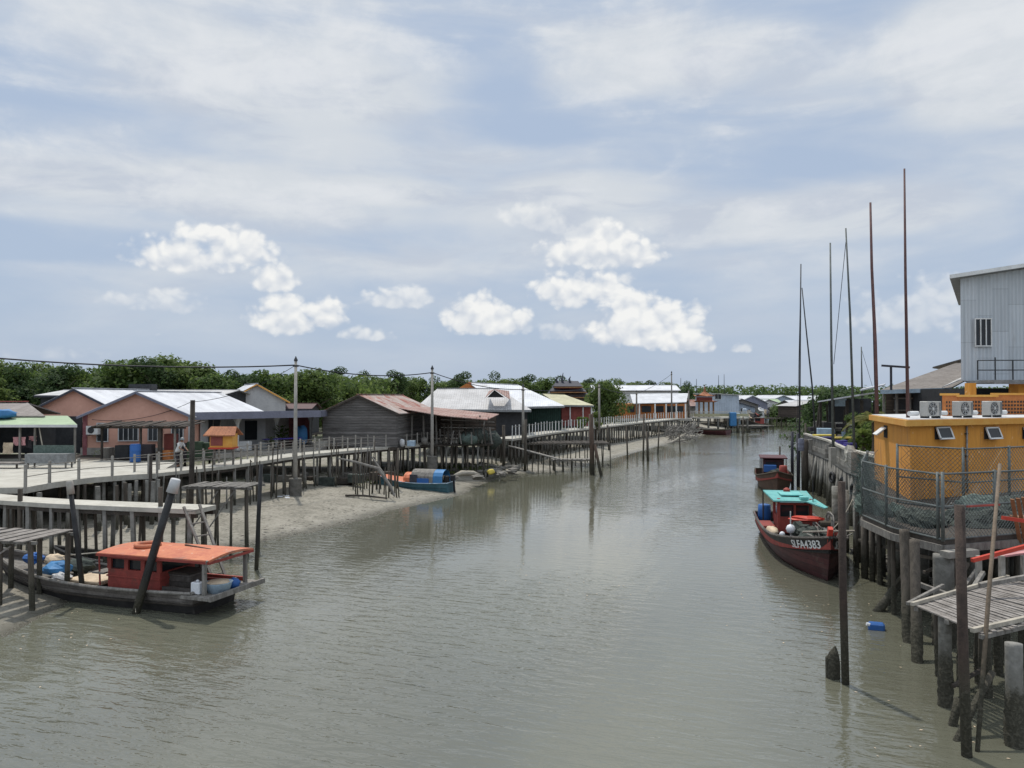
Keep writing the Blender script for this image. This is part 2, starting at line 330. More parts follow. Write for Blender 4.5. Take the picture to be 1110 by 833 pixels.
# ------------------------------------------------------------ mesh builder
def wm(o):
    m = Matrix.Identity(4)
    while o is not None:
        m = Matrix.LocRotScale(o.location, o.rotation_euler, o.scale) @ m; o = o.parent
    return m
class MB:
    def __init__(s): s.v = []; s.f = []; s.smooth = False
    def add(s, vs, fs):
        n = len(s.v); s.v += [Vector(v) for v in vs]; s.f += [tuple(i+n for i in f) for f in fs]; return s
    def box(s, c, size, rz=0, rx=0, ry=0):
        a, b, d = size[0]/2, size[1]/2, size[2]/2
        m = Matrix.Rotation(rz, 3, 'Z') @ Matrix.Rotation(ry, 3, 'Y') @ Matrix.Rotation(rx, 3, 'X')
        vs = [Vector(c)+m @ Vector((x, y, z)) for z in (-d, d) for x, y in ((-a, -b), (a, -b), (a, b), (-a, b))]
        return s.add(vs, [(3, 2, 1, 0), (4, 5, 6, 7), (0, 1, 5, 4), (1, 2, 6, 5), (2, 3, 7, 6), (3, 0, 4, 7)])
    def beam(s, p, q, w, h=None):
        p = Vector(p); q = Vector(q); h = h or w; d = (q-p).normalized()
        up = Vector((0, 0, 1)) if abs(d.z) < .95 else Vector((0, 1, 0))
        sx = d.cross(up).normalized()*w/2; sz = sx.cross(d).normalized()*h/2
        vs = [e+a*sx+b*sz for e in (p, q) for a, b in ((-1, -1), (1, -1), (1, 1), (-1, 1))]
        return s.add(vs, [(0, 1, 2, 3), (7, 6, 5, 4), (4, 5, 1, 0), (5, 6, 2, 1), (6, 7, 3, 2), (7, 4, 0, 3)])
    def tube(s, pts, r, n=6, cap=True):
        pts = [Vector(p) for p in pts]; N = len(pts)
        rs = r if isinstance(r, (list, tuple)) else [r]*N
        base = len(s.v); prev = None
        for i, p in enumerate(pts):
            d = (pts[min(i+1, N-1)]-pts[max(i-1, 0)]).normalized()
            if prev is None:
                up = Vector((0, 0, 1)) if abs(d.z) < .9 else Vector((1, 0, 0)); a = d.cross(up).normalized()
            else: a = (prev-d*prev.dot(d)).normalized()
            prev = a; b = d.cross(a)
            for k in range(n):
                t = 2*math.pi*k/n; s.v.append(p+(a*math.cos(t)+b*math.sin(t))*rs[i])
        for i in range(N-1):
            for k in range(n):
                k2 = (k+1) % n
                s.f.append((base+i*n+k, base+i*n+k2, base+(i+1)*n+k2, base+(i+1)*n+k))
        if cap:
            s.f.append(tuple(base+k for k in range(n))[::-1]); s.f.append(tuple(base+(N-1)*n+k for k in range(n)))
        return s
    def cyl(s, p, q, r, r2=None, n=10): return s.tube([p, q], [r, r if r2 is None else r2], n)
    def prism(s, poly, z0, z1):
        n = len(poly); a = sum(poly[i][0]*poly[(i+1) % n][1]-poly[(i+1) % n][0]*poly[i][1] for i in range(n))
        if a < 0: poly = poly[::-1]
        vs = [(p[0], p[1], z0) for p in poly]+[(p[0], p[1], z1) for p in poly]
        return s.add(vs, [tuple(range(n))[::-1], tuple(range(n, 2*n))]+[(i, (i+1) % n, n+(i+1) % n, n+i) for i in range(n)])
    def slab(s, pts, t):                      # planar-ish polygon in 3D thickened downwards
        pts = [Vector(p) for p in pts]; n = len(pts)
        nr = (pts[1]-pts[0]).cross(pts[2]-pts[0])
        if nr.z < 0: pts = pts[::-1]
        dn = Vector((0, 0, -t))
        vs = pts+[p+dn for p in pts]
        return s.add(vs, [tuple(range(n)), tuple(range(n, 2*n))[::-1]]+[(i, n+i, n+(i+1) % n, (i+1) % n) for i in range(n)])
    def lathe(s, c, prof, n=14):
        b = len(s.v); c = Vector(c)
        for r, z in prof:
            for k in range(n):
                t = 2*math.pi*k/n; s.v.append(c+Vector((r*math.cos(t), r*math.sin(t), z)))
        for i in range(len(prof)-1):
            for k in range(n):
                k2 = (k+1) % n; s.f.append((b+i*n+k, b+i*n+k2, b+(i+1)*n+k2, b+(i+1)*n+k))
        s.f.append(tuple(b+k for k in range(n))[::-1]); s.f.append(tuple(b+(len(prof)-1)*n+k for k in range(n)))
        return s
    def blob(s, c, rad, seed=0, amp=.25, nu=10, nv=7, flat=None):
        r_ = random.Random(seed); b = len(s.v); c = Vector(c)
        for j in range(nv+1):
            ph = math.pi*j/nv
            for i in range(nu):
                th = 2*math.pi*i/nu; k = 1+r_.uniform(-amp, amp)
                v = Vector((rad[0]*math.sin(ph)*math.cos(th)*k, rad[1]*math.sin(ph)*math.sin(th)*k, rad[2]*math.cos(ph)*(k if 0 < j < nv else 1)))
                if flat is not None and v.z < flat: v.z = flat
                s.v.append(c+v)
        for j in range(nv):
            for i in range(nu):
                i2 = (i+1) % nu; s.f.append((b+j*nu+i, b+(j+1)*nu+i, b+(j+1)*nu+i2, b+j*nu+i2))
        return s
    def build(s, name, m, parent=None, local=False, smooth=False, bevel=0):
        me = bpy.data.meshes.new(name)
        vs = s.v
        if parent is not None and not local:
            im = wm(parent).inverted(); vs = [im @ v for v in vs]
        me.from_pydata([tuple(v) for v in vs], [], s.f); me.validate(); me.update()
        me.materials.append(M[m] if isinstance(m, str) else m)
        if smooth: me.polygons.foreach_set('use_smooth', [True]*len(me.polygons))
        o = bpy.data.objects.new(name, me); C.objects.link(o)
        if parent is not None: o.parent = parent
        if bevel:
            bm = bmesh.new(); bm.from_mesh(me); bmesh.ops.bevel(bm, geom=bm.edges[:], offset=bevel, segments=1, affect='EDGES'); bm.to_mesh(me); bm.free()
        return o
def tag(o, label=None, cat=None, group=None, kind=None):
    if label: o['label'] = label
    if cat: o['category'] = cat
    if group: o['group'] = group
    if kind: o['kind'] = kind
    return o
def thing(name, label, cat, loc=(0, 0, 0), rz=0, group=None):
    o = bpy.data.objects.new(name, None); C.objects.link(o); o.empty_display_size = .3
    o.location = loc; o.rotation_euler = (0, 0, rz); return tag(o, label, cat, group)
def copy_tree(o, parent=None):
    c = o.copy(); C.objects.link(c); c.parent = parent
    for ch in list(o.children): copy_tree(ch, c)
    return c
def jit(a): return rnd.uniform(-a, a)
# ------------------------------------------------------------ terrain and water
def poly_strip(name, m, line, offs, ext=None, n_sub=3, seed=1, amp=.12):
    # line: shoreline points; offs: list of ((dx,dy), z) rows
    pts = []
    for i in range(len(line)-1):
        a, b = Vector(line[i]), Vector(line[i+1])
        k = max(1, int((b-a).length/ (.7 if a.y < 90 else 6)))
        for j in range(k): pts.append(a.lerp(b, j/k))
    pts.append(Vector(line[-1]))
    from mathutils import noise as mn
    V = []; Fc = []
    rows = len(offs)
    for p in pts:
        for (ox, oy), z in offs:
            q = Vector((p.x+ox, p.y+oy, 0))
            w = mn.noise(Vector((q.x*.35, q.y*.35, seed)))*.8+mn.noise(Vector((q.x*.9, q.y*.9, seed+3)))*.5
            V.append((q.x+mn.noise(Vector((q.x*.5, q.y*.5, 8)))*.5, q.y, z+w*amp*(1 if z > -.5 else 0)*min(1.5, abs(z)*3+.15)))
    for i in range(len(pts)-1):
        for j in range(rows-1):
            a = i*rows+j; Fc.append((a, a+rows, a+rows+1, a+1))
    mb = MB(); mb.v = [Vector(v) for v in V]; mb.f = Fc
    o = mb.build(name, m, smooth=True)
    bm = bmesh.new(); bm.from_mesh(o.data); bmesh.ops.recalc_face_normals(bm, faces=bm.faces[:])
    up = sum(f.normal.z for f in bm.faces)
    if up < 0: bmesh.ops.reverse_faces(bm, faces=bm.faces[:])
    bm.to_mesh(o.data); bm.free()
    return tag(o, kind='structure')
mb = MB(); mb.add([(-2500, -300, -1.2), (2500, -300, -1.2), (2500, 3500, -1.2), (-2500, 3500, -1.2)], [(0, 1, 2, 3)])
tag(mb.build('ground', 'mud'), kind='structure')
mb = MB(); mb.add([(-2400, -280, 0), (2400, -280, 0), (2400, 3400, 0), (-2400, 3400, 0)], [(0, 1, 2, 3)])
tag(mb.build('water', 'water'), kind='structure')
g2 = lambda px, py, z=0: G(px, py, z).xy
Lshore = [(-60, 4), (-26, 16), g2(0, 690), g2(78, 655), g2(120, 628), g2(200, 606), g2(253, 594), g2(300, 585), g2(345, 577), g2(390, 565), g2(430, 553), g2(468, 545), g2(500, 537), g2(528, 524), g2(545, 516),
          g2(575, 513), g2(605, 512), g2(640, 504), g2(668, 497), g2(700, 488), g2(735, 479), g2(755, 474), (47, 168), (60, 200), (82, 236), (120, 262), (300, 300)]
poly_strip('mud_bank', 'mud', Lshore, [((1.2, -1.4), -.45), ((0, 0), -.02), ((-.6, .3), .08), ((-1.1, .55), .13), ((-1.6, .8), .19), ((-2.3, 1.15), .26), ((-3, 1.5), .33), ((-4, 2), .42), ((-5, 2.5), .5), ((-6.4, 3.2), .6), ((-8, 4), .72), ((-10, 5.3), .8), ((-13, 7), .9), ((-25, 14), 1.0), ((-60, 40), 1.2), ((-200, 200), 1.4), ((-1200, 1200), 1.5)])
Rshore = [(18, -20), (17, 12), (16.5, 22), (15.2, 27), (16, 31), (18.6, 38), (22, 46), (27, 60), (38, 88), (56, 125), (84, 160), (125, 195), (300, 240)]
poly_strip('mud_bank', 'mud', Rshore, [((-1.2, .4), -.45), ((0, 0), -.02), ((.7, -.2), .12), ((2, -.6), .3), ((5, -1.5), .55), ((12, -4), .9), ((40, -12), 1.1), ((1000, -300), 1.5)], seed=5)

# ------------------------------------------------------------ paths helper
def resample(line, step):
    out = []; carry = 0
    line = [Vector(p[:2]) for p in line]
    for i in range(len(line)-1):
        a, b = line[i], line[i+1]; L = (b-a).length; d = (b-a)/L; t = carry
        while t < L: out.append((a+d*t, d)); t += step
        carry = t-L
    return out
def offset(line, w):
    line = [Vector(p[:2]) for p in line]; out = []
    for i, p in enumerate(line):
        d = (line[min(i+1, len(line)-1)]-line[max(i-1, 0)]).normalized()
        out.append(p+Vector((-d.y, d.x))*w)
    return out
def pile(parent, x, y, top, r=.09, m='pile_concrete', base=-.6, lean=.04, sq=False):
    mb = MB(); lx, ly = jit(lean), jit(lean)
    if sq: mb.beam((x+lx*3, y+ly*3, base), (x, y, top), r*1.8, r*1.8)
    else: mb.cyl((x+lx*3, y+ly*3, base), (x, y, top), r*1.08, r, 8)
    return mb.build('pile', m, parent, smooth=False)
def walkway(label, line, width, z, thick=.18, group=None, pstep=2.4, rstep=1.35, rails=True, deck='concrete_pale', pm='pile_concrete', inner_rail=True, rail_h=.95, sq=True, rails_n=2, cat='walkway', name='walkway', postm='concrete', start=0):
    t = thing(name, label, cat, (line[0][0], line[0][1], 0), group=group)
    inner = offset(line, width); mb = MB()
    for i in range(len(line)-1):
        mb.slab([(*line[i][:2], z), (*line[i+1][:2], z), (*inner[i+1], z), (*inner[i], z)], thick)
    mb.build('deck', deck, t)
    mb = MB()
    for ln, s in ((line, .12), (inner, -.12)):
        l2 = offset(ln, s)
        for i in range(len(l2)-1): mb.beam((*l2[i], z-thick-.08), (*l2[i+1], z-thick-.08), .12, .16)
    mb.build('edge_beam', 'wood_dark', t)
    for p, d in resample(offset(line, .1), pstep):
        pile(t, p.x, p.y, z-thick-.01, rnd.uniform(.06, .09), pm, sq=sq)
        if rnd.random() < .75:
            pile(t, p.x-d.y*width*.5+jit(.3), p.y+d.x*width*.5, z-thick-.01, rnd.uniform(.05, .08), 'pile_wood')
    for p, d in resample(offset(line, width-.12), pstep*1.1):
        pile(t, p.x, p.y, z-thick-.01, rnd.uniform(.05, .09), pm if rnd.random() < .5 else 'pile_wood')
    if rails:
        sides = [(offset(line, .07), 1)]
        if inner_rail: sides.append((offset(line, width-.07), -1))
        for ln, s in sides:
            ps = resample(ln, rstep)
            for p, d in ps:
                h = rail_h*rnd.uniform(.95, 1.06); mb = MB(); mb.beam((p.x, p.y, z-.15), (p.x+jit(.02), p.y+jit(.02), z+h), .09, .09); mb.build('rail_post', postm, t)
            for k in range(rails_n):
                zz = z+rail_h*(.9-.42*k); mb = MB()
                q = [(*p, zz+jit(.015)) for p, d in ps]
                mb.tube(q, .022, 5); mb.build('rail', 'wood_grey', t)
    return t

# main left walkway ------------------------------------------------
A = [g2(172, 513, 3), g2(250, 505, 3), g2(332, 493, 3), g2(430, 484, 3), g2(532, 476, 3)]
mid = A[3]
walkway('long concrete walkway on thin piles running past the pink house to the grey timber house', A[:4], 1.9, 3, rstep=1.5, pstep=1.35)
walkway('far stretch of the concrete walkway passing in front of the rust roofed timber house', [A[3], A[4]], 1.9, 3, rstep=1.3, pstep=1.5)
# open plaza on the left
PL = [g2(30, 528, 3), g2(60, 522.5, 3), g2(100, 517.5, 3), g2(140, 514.5, 3), g2(171, 513, 3)]
t = thing('plaza', 'broad pale concrete plaza deck at the left edge with a thin post railing', 'deck', (*PL[0], 0))
mb = MB(); poly = [(p.x, p.y) for p in PL]+[(-20.5, 47.5), (-30, 50), (-52, 50), (-48, 33.8), (-27, 33.5)]
mb.prism(poly, 2.72, 2.99); mb.build('deck', 'concrete_pale', t)
for p, d in resample(offset(PL, .06), 1.75):
    mb = MB(); mb.beam((p.x, p.y, 2.8), (p.x, p.y, 4.0), .1, .1); mb.build('rail_post', 'concrete', t)
for zz in (3.45, 3.85):
    mb = MB(); mb.tube([(*p, zz) for p in offset(PL, .06)], .02, 5); mb.build('rail', 'wood_grey', t)
for k in range(34):
    x = -42+k*.72; y = 34.6 if x < -21.3 else 34.6+(x+21.3)*1.6
    if x > -17.9: break
    pile(t, x+jit(.15), y+jit(.3), 2.7, rnd.uniform(.08, .12), 'pile_concrete', sq=rnd.random() < .5)
for k in range(26):
    pile(t, -24+jit(5.5), 41+jit(3.6), 2.7, rnd.uniform(.07, .1), 'pile_wood')
for k in range(9):
    pile(t, -21+k*.45+jit(.1), 39.2+jit(.3)+k*.17, 2.7, .09, 'pile_concrete')
# curved lower jetty towards the red-cabin boat
J = [(-40, 33.2), (-27, 33.1), (-23.2, 32.6), (-20.5, 31.2), (-18, 30.3), (-15.3, 29.6), (-11.7, 28.7)]
t = walkway('low curved concrete jetty without railing ending at a wooden ladder', J, 1.25, 2.82, thick=.17, rails=False, cat='jetty', name='jetty', pstep=1.25)
for (px, py0, py1, D) in ((175, 528, 600, 29.5), (23, 530, 615, 31)):
    mb = MB(); x = (px-555)/F*D; mb.beam((x, D, -.3), (x, D, ZY(py0, D)), .13); mb.build('post', 'pile_wood', t)
# ladder from the jetty down to the boat
t = thing('ladder', 'weathered wooden ladder leaning from the jetty end down towards the red cabin boat', 'ladder', (-11.3, 27.6, 0))
a0 = Vector((-11.95, 28.6, 3.1)); b0 = Vector((-10.5, 28.9, 3.25)); a1 = Vector((-10.4, 26.8, .1)); b1 = Vector((-8.6, 27.3, .1))
a0 = X3(200, 28.5, 2.95); b0 = X3(217, 28.8, 3.0); a1 = X3(238, 27.2, .1); b1 = X3(252, 27.4, .1)
MB().beam(a0, a1, .09, .07).build('stile', 'wood_grey', t); MB().beam(b0, b1, .09, .07).build('stile', 'wood_grey', t)
for k in range(7):
    f = .06+k*.145; MB().beam(a0.lerp(a1, f), b0.lerp(b1, f), .075, .04).build('rung', 'wood_grey', t)
# rough pole trestle beside the dark pole (180-245, 495-560)
def trestle(label, cx, cy, w, d, z, n, slats=9, m='wood_grey', pm='pile_wood', cat='platform', rz=0, name='timber_platform', zb=-.4, gap=None, group=None, over=.25, pr=.055, brace=2):
    t = thing(name, label, cat, (cx, cy, 0), rz, group)
    mb = MB()
    k = slats
    for i in range(k):
        x = -w/2+w*(i+.5)/k; mb.beam((x+jit(.04), -d/2-rnd.uniform(0, over), z+jit(.015)), (x+jit(.05), d/2+rnd.uniform(0, over), z+jit(.02)), w/k*.72, .035)
    mb.build('slats', m, t, local=True)
    for y in (-d/2+.1, d/2-.1):
        MB().beam((-w/2-.15, y, z-.08), (w/2+.15, y+jit(.05), z-.08), .07, .1).build('beam', 'wood_grey', t, local=True)
    for i in range(n):
        x = -w/2+.08+(w-.16)*i/(max(1, n-1))
        for y in (-d/2+.12, d/2-.12):
            mb = MB(); mb.cyl((x+jit(.1), y+jit(.1), zb), (x, y, z-.04), pr*1.1, pr, 7); mb.build('pile', pm, t, local=True)
    for i in range(brace):
        y = -d/2+.06; x0 = rnd.uniform(-w/2, 0); MB().beam((x0, y, .9+jit(.2)), (x0+w*.45, y, z-.2), .05).build('brace', m, t, local=True)
    return t
trestle('rickety grey pole trestle next to the tall dark mooring pole behind the ladder', -12.9, 34.8, 2.9, 1.6, 3.05, 5, 16, rz=-.1, pr=.05)
trestle('low grey slat platform at the left edge over the red cabin boat bow', -17.6, 26.3, 4.6, 1.9, 2.35, 5, 9, rz=R(-10), pr=.085, m='slat_wood', zb=-.2, brace=3)

# jetties in the middle distance (540-640, 470-525)
trestle('dark timber jetty with many thin stakes just left of the rusty double stake', 5.0, 79, 9.5, 4.2, 2.35, 12, 30, 'wood_dark', rz=.05, pr=.05)
trestle('low narrow plank landing on thin stakes in front of the dark jetty', 5.6, 72.5, 3.6, 1.0, 1.15, 5, 8, rz=.02, pr=.05)
t = thing('gangway', 'long grey sloping gangplank lying across thin stakes below the white balustrade', 'gangplank', (-.5, 73, 0))
MB().beam(X3(552, 73, 2.35), X3(606, 70, 1.35), .45, .09).build('plank', 'wood_grey', t)
for k in range(9):
    p = X3(552, 73, 2.3).lerp(X3(606, 70, 1.3), (k+.3)/9); pile(t, p.x, p.y, p.z, .05, 'pile_wood')
B1 = [g2(556, 476, 3), g2(600, 469, 3), g2(640, 464.3, 3), g2(700, 457.5, 3)]
walkway('pale walkway with dense white post balustrade in front of the dark green houses', B1, 2.2, 3, rstep=1.05, pstep=1.1, rails_n=1, inner_rail=False, rail_h=1.25, postm='white_paint', deck='concrete_pale')
B2 = [B1[3], g2(730, 454.5, 3), g2(758, 452, 3)]
walkway('farthest pale balustrade walkway in front of the orange hall and the temple', B2, 2.2, 3, rstep=1.5, pstep=1.6, rails_n=1, inner_rail=False, rail_h=1.25, postm='white_paint')
# ------------------------------------------------------------ houses
def window(t, p, ax, w, h, nrm, bars=1, fm='white_paint', pane='glass_dark'):
    # p centre, ax = unit horizontal direction, nrm = outward
    p = Vector(p); ax = Vector(ax).normalized(); nrm = Vector(nrm).normalized()
    rz = math.atan2(ax.y, ax.x)
    o = MB().box(p+nrm*.02, (w, .05, h), rz).build('window', pane, t, local=True)
    mb = MB(); c = p+nrm*.05
    for s in (-1, 1):
        mb.box(c+ax*s*(w/2), (.06, .07, h+.06), rz); mb.box(c+Vector((0, 0, s*h/2)), (w+.02, .075, .06), rz)
    for b in range(bars): mb.box(c+ax*(-w/2+w*(b+1)/(bars+1)), (.035, .06, h), rz)
    mb.build('frame', fm, o, local=True)
    return o
def under(t, w, d, z, n, m='pile_wood', y0=0):
    # front row and some inner piles in local coordinates (x from -w/2, y from y0)
    for i in range(n):
        x = -w/2+.1+(w-.2)*i/(n-1)
        MB().cyl((x+jit(.1), y0+.1, -.3), (x, y0+.1, z-.2), .09, .08, 7).build('pile', m if rnd.random() < .6 else 'pile_concrete', t, local=True)
        if i % 2: MB().cyl((x+jit(.1), y0+d*.4, -.3), (x, y0+d*.4, z-.2), .09, .08, 6).build('pile', m, t, local=True)
def gable(label, x, y, rz, w, d, z, wall, rise, wallm, roofm, oh=.45, fas='fascia_dark', floor=True, npile=8, cat='house', name='house', group=None, wins=(), gm=None, ridge='y', off=0.0):
    """gable facing local -Y (ridge='y') or ridge along X; front face at local y=0"""
    t = thing(name, label, cat, (x, y, 0), rz, group)
    W2 = w/2; e = z+wall; r = e+rise
    if ridge == 'y':
        vs = [(-W2, 0, z), (W2, 0, z), (W2, 0, e), (off, 0, r), (-W2, 0, e)]; vs += [(a, d, c) for a, b, c in vs]
        fs = [(0, 1, 2, 3, 4), (9, 8, 7, 6, 5), (1, 6, 7, 2), (5, 0, 4, 9), (0, 5, 6, 1)]
    else:
        vs = [(-W2, 0, z), (-W2, 0, e), (-W2, d/2, r), (-W2, d, e), (-W2, d, z)]; vs += [(-a, b, c) for a, b, c in vs]
        fs = [(0, 1, 2, 3, 4), (9, 8, 7, 6, 5), (0, 5, 6, 1), (4, 3, 8, 9), (0, 4, 9, 5)]
    MB().add(vs, fs).build('wall', wallm, t, local=True)
    mb = MB(); th = .07
    if ridge == 'y':
        for s in (-1, 1):
            run = W2-s*off; sl = rise/run
            mb.slab([(off, -oh, r+.06), (s*(W2+oh), -oh, e+.06-sl*oh), (s*(W2+oh), d+oh, e+.06-sl*oh), (off, d+oh, r+.06)], th)
    else:
        sl = rise/(d/2)
        mb.slab([(-W2-oh, -oh, e+.06-sl*oh), (W2+oh, -oh, e+.06-sl*oh), (W2+oh, d/2, r+.06), (-W2-oh, d/2, r+.06)], th)
        mb.slab([(-W2-oh, d/2, r+.06), (W2+oh, d/2, r+.06), (W2+oh, d+oh, e+.06-sl*oh), (-W2-oh, d+oh, e+.06-sl*oh)], th)
    rf = mb.build('roof', roofm, t, local=True)
    mb = MB()
    if ridge == 'y':
        for s in (-1, 1):
            run = W2-s*off; sl = rise/run
            mb.beam((off, -oh-.02, r-.05), (s*(W2+oh), -oh-.02, e-.05-sl*oh), .04, .15)
    else:
        mb.beam((-W2-oh, -oh-.02, e-.05-sl*oh), (W2+oh, -oh-.02, e-.05-sl*oh), .04, .18)
    mb.build('barge_board', fas, rf, local=True)
    mb = MB()
    if ridge == 'y': mb.beam((off, -oh, r+.09), (off, d+oh, r+.09), .3, .05)
    else: mb.beam((-W2-oh, d/2, r+.09), (W2+oh, d/2, r+.09), .3, .05)
    mb.build('ridge_cap', roofm, rf, local=True)
    if floor:
        MB().box((0, d/2, z-.12), (w+.6, d+.8, .2)).build('floor', 'wood_dark', t, local=True)
        under(t, w+.4, d, z, npile, y0=-.3)
    for (u, zz, ww, hh, b) in wins: window(t, (u, -.01, z+zz), (1, 0, 0), ww, hh, (0, -1, 0), b)
    return t

# left grey shed with green awning ---------------------------------
t = thing('market_shed', 'open grey roofed shed with a pale green awning at the left edge', 'shed', (-31.5, 49, 0))
mb = MB(); ze = ZY(456, 47)
mb.slab([(-46, 51.5, 6.6), (-32.2, 51.5, 6.6), (-29.2, 48.5, 5.78), (-46, 48.5, 5.78)], .08)
mb.slab([(-46, 51.5, 6.6), (-32.2, 51.5, 6.6), (-32.6, 56, 5.8), (-46, 56, 5.8)], .08)
rf = mb.build('roof', 'roof_brown_x', t)
MB().beam((-46, 51.5, 6.67), (-32.2, 51.5, 6.67), .3, .06).build('ridge_cap', 'red_wall', rf)
MB().slab([(-46, 49.2, 5.80), (-28.2, 49.2, 5.78), (-25.9, 46.2, 5.32), (-46, 46.2, 5.32)], .05).build('awning', 'roof_green', t)
MB().beam((-46, 46.18, 5.24), (-25.9, 46.18, 5.24), .04, .16).build('awning_board', 'white_plaster', t)
for x in (-29.5, -28.6, -26.2): MB().beam((x, 46.5, 3), (x, 46.5, 5.25), .1).build('post', 'white_paint' if x > -26 else 'wood_grey', t)
MB().beam((-28.3, 46.4, 5.2), (-27.8, 46.2, 3.2), .05).build('prop', 'wood_pale', t)
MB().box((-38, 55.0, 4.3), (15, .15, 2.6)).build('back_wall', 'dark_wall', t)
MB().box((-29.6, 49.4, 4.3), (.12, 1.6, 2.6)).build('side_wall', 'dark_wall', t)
MB().box((-35, 50, 2.85), (20, 9, .2)).build('floor', 'wood_dark', t)
def cloth(label, x, y, z, w, h, m, seed):
    mb = MB(); r_ = random.Random(seed); n = 6
    vs = [(x+w*i/n, y+r_.uniform(-.05, .05), z-(0 if j == 0 else h*j/3)+(r_.uniform(-.08, .08) if j == 3 else 0)) for j in range(4) for i in range(n+1)]
    fs = [(j*(n+1)+i, j*(n+1)+i+1, (j+1)*(n+1)+i+1, (j+1)*(n+1)+i) for j in range(3) for i in range(n)]
    mb.add(vs, fs); o = mb.build('hanging_cloth', m)
    md = o.modifiers.new('thickness', 'SOLIDIFY'); md.thickness = .02
    return tag(o, label, 'cloth', 'laundry under the green awning')
cloth('pink cloth hung under the green awning', X3(15, 46.6).x, 46.6, ZY(474, 46.6), .75, .45, 'pink_cloth', 1)
cloth('cream shirt hung low at the left under the green awning', X3(4, 46.4).x, 46.4, ZY(480, 46.4), .6, .65, 'cream_cloth', 2)
cloth('dark towel hung beside the pink cloth under the awning', X3(24, 46.8).x, 46.8, ZY(477, 46.8), .6, .5, 'dark_cloth', 3)
cloth('small pale cloth hung near the awning post', X3(32, 47).x, 47, ZY(473, 47), .45, .3, 'pink_cloth', 4)
o = MB().blob((X3(3, 48).x, 48, ZY(449, 48)), (.75, .5, .28), 3).build('tarp_bundle', 'blue_tarp', smooth=True); tag(o, 'bright blue tarpaulin bundle lying on the green awning', 'tarpaulin')
# fish crates / bench in front of awning
t = thing('sorting_table', 'long grey trough table standing in front of the awning', 'table', (-25.8, 43.4, 3))
D = 43.5
MB().box((X3(55, D).x, D, 3.55), (2.35, .8, .5)).build('trough', 'steel', t)
for sx in (-1.05, 1.05):
    for sy in (-.3, .3): MB().beam((X3(55, D).x+sx, D+sy, 3), (X3(55, D).x+sx, D+sy, 3.32), .07).build('leg', 'wood_grey', t)
MB().box((X3(55, D).x, D+.35, 4.02), (2.3, .04, .45)).build('mesh_panel', 'net_green', t)
t = thing('pallet_rack', 'low grey plank rack with short legs at the rear of the plaza', 'rack', (-27.5, 43.5, 3))
MB().box((-28.6, 43.4, 3.28), (2.6, .8, .08)).build('top', 'slat_wood', t)
for sx in (-1.1, 0, 1.1): MB().beam((-28.6+sx, 43.1, 3), (-28.6+sx, 43.1, 3.25), .08).build('leg', 'wood_dark', t)

# pink houses -------------------------------------------------------
P1 = gable('pink plastered gable house with a dark trim and a white roof beside its verandah', -25.55, 53, 0, 7.2, 14.5, 3, 2.75, 1.55, 'pink_plaster', 'roof_white_y', .4, 'fascia_blue', npile=9)
for (px, w, h, zz, b) in ((112, .75, 1.25, 1.55, 1), (140, 1.35, 1.15, 1.55, 3), (169, .95, 1.15, 1.55, 2), (193, .8, 1.1, 1.5, 2)):
    window(P1, ((px-555)/F*53+25.55, -.01, 3+zz), (1, 0, 0), w, h, (0, -1, 0), b, fm='white_plaster')
for s in (-3.6, 3.6): MB().box((s, -.04, 4.35), (.28, .1, 2.72)).build('corner_pillar', 'pink_trim' if s < 0 else 'white_plaster', P1, local=True)
MB().box((-.6, -.03, 3.25), (6.6, .06, .5)).build('plinth', 'concrete', P1, local=True)
t = thing('ac_unit', 'small white air conditioner box on the left corner of the pink house', 'air conditioner', (X3(102, 52.6).x, 52.7, 4.5))
b_ = MB().box((X3(101, 52.6).x, 52.65, ZY(466.5, 52.6)), (.8, .35, .58)).build('casing', 'white_paint', t)
MB().lathe((X3(101, 52.6).x-.1, 52.46, ZY(466.5, 52.6)), [(.01, -.0), (.01, .0)], 8)
mb = MB(); mb.cyl((X3(100, 52.6).x, 52.455, ZY(466.5, 52.6)), (X3(100, 52.6).x, 52.47, ZY(466.5, 52.6)), .22, n=14); mb.build('fan_grille', 'steel_dark', t)
MB().beam((X3(101, 52.6).x-.3, 52.95, ZY(472, 52.6)), (X3(101, 52.6).x-.3, 52.45, ZY(472, 52.6)), .05).build('bracket', 'steel', t)
MB().beam((X3(101, 52.6).x+.3, 52.95, ZY(472, 52.6)), (X3(101, 52.6).x+.3, 52.45, ZY(472, 52.6)), .05).build('bracket', 'steel', t)
P2 = gable('smaller pink gable house set back left behind the larger pink one', -32.6, 58, 0, 7.0, 11, 3, 2.8, 1.75, 'pink_plaster', 'roof_white_y', .4, 'fascia_dark', npile=4)
window(P2, ((88-555)/F*58+32.6, -.01, 4.6), (1, 0, 0), .55, 1.0, (0, -1, 0), 1)
o = MB().box((X3(155, 72).x, 72, ZY(420.5, 72)), (2.1, 1.2, .65)).build('water_tank', 'steel_dark')
tag(o, 'dark roof tank sitting behind the ridge of the larger pink house', 'water tank')
# back building behind with long flat dark roof
gable('long low house with flat dark grey roof just behind the small pink house', -36.5, 74, 0, 17, 9, 3, 4.1, .5, 'dark_wall', 'roof_grey_x', .4, npile=3, ridge='x')
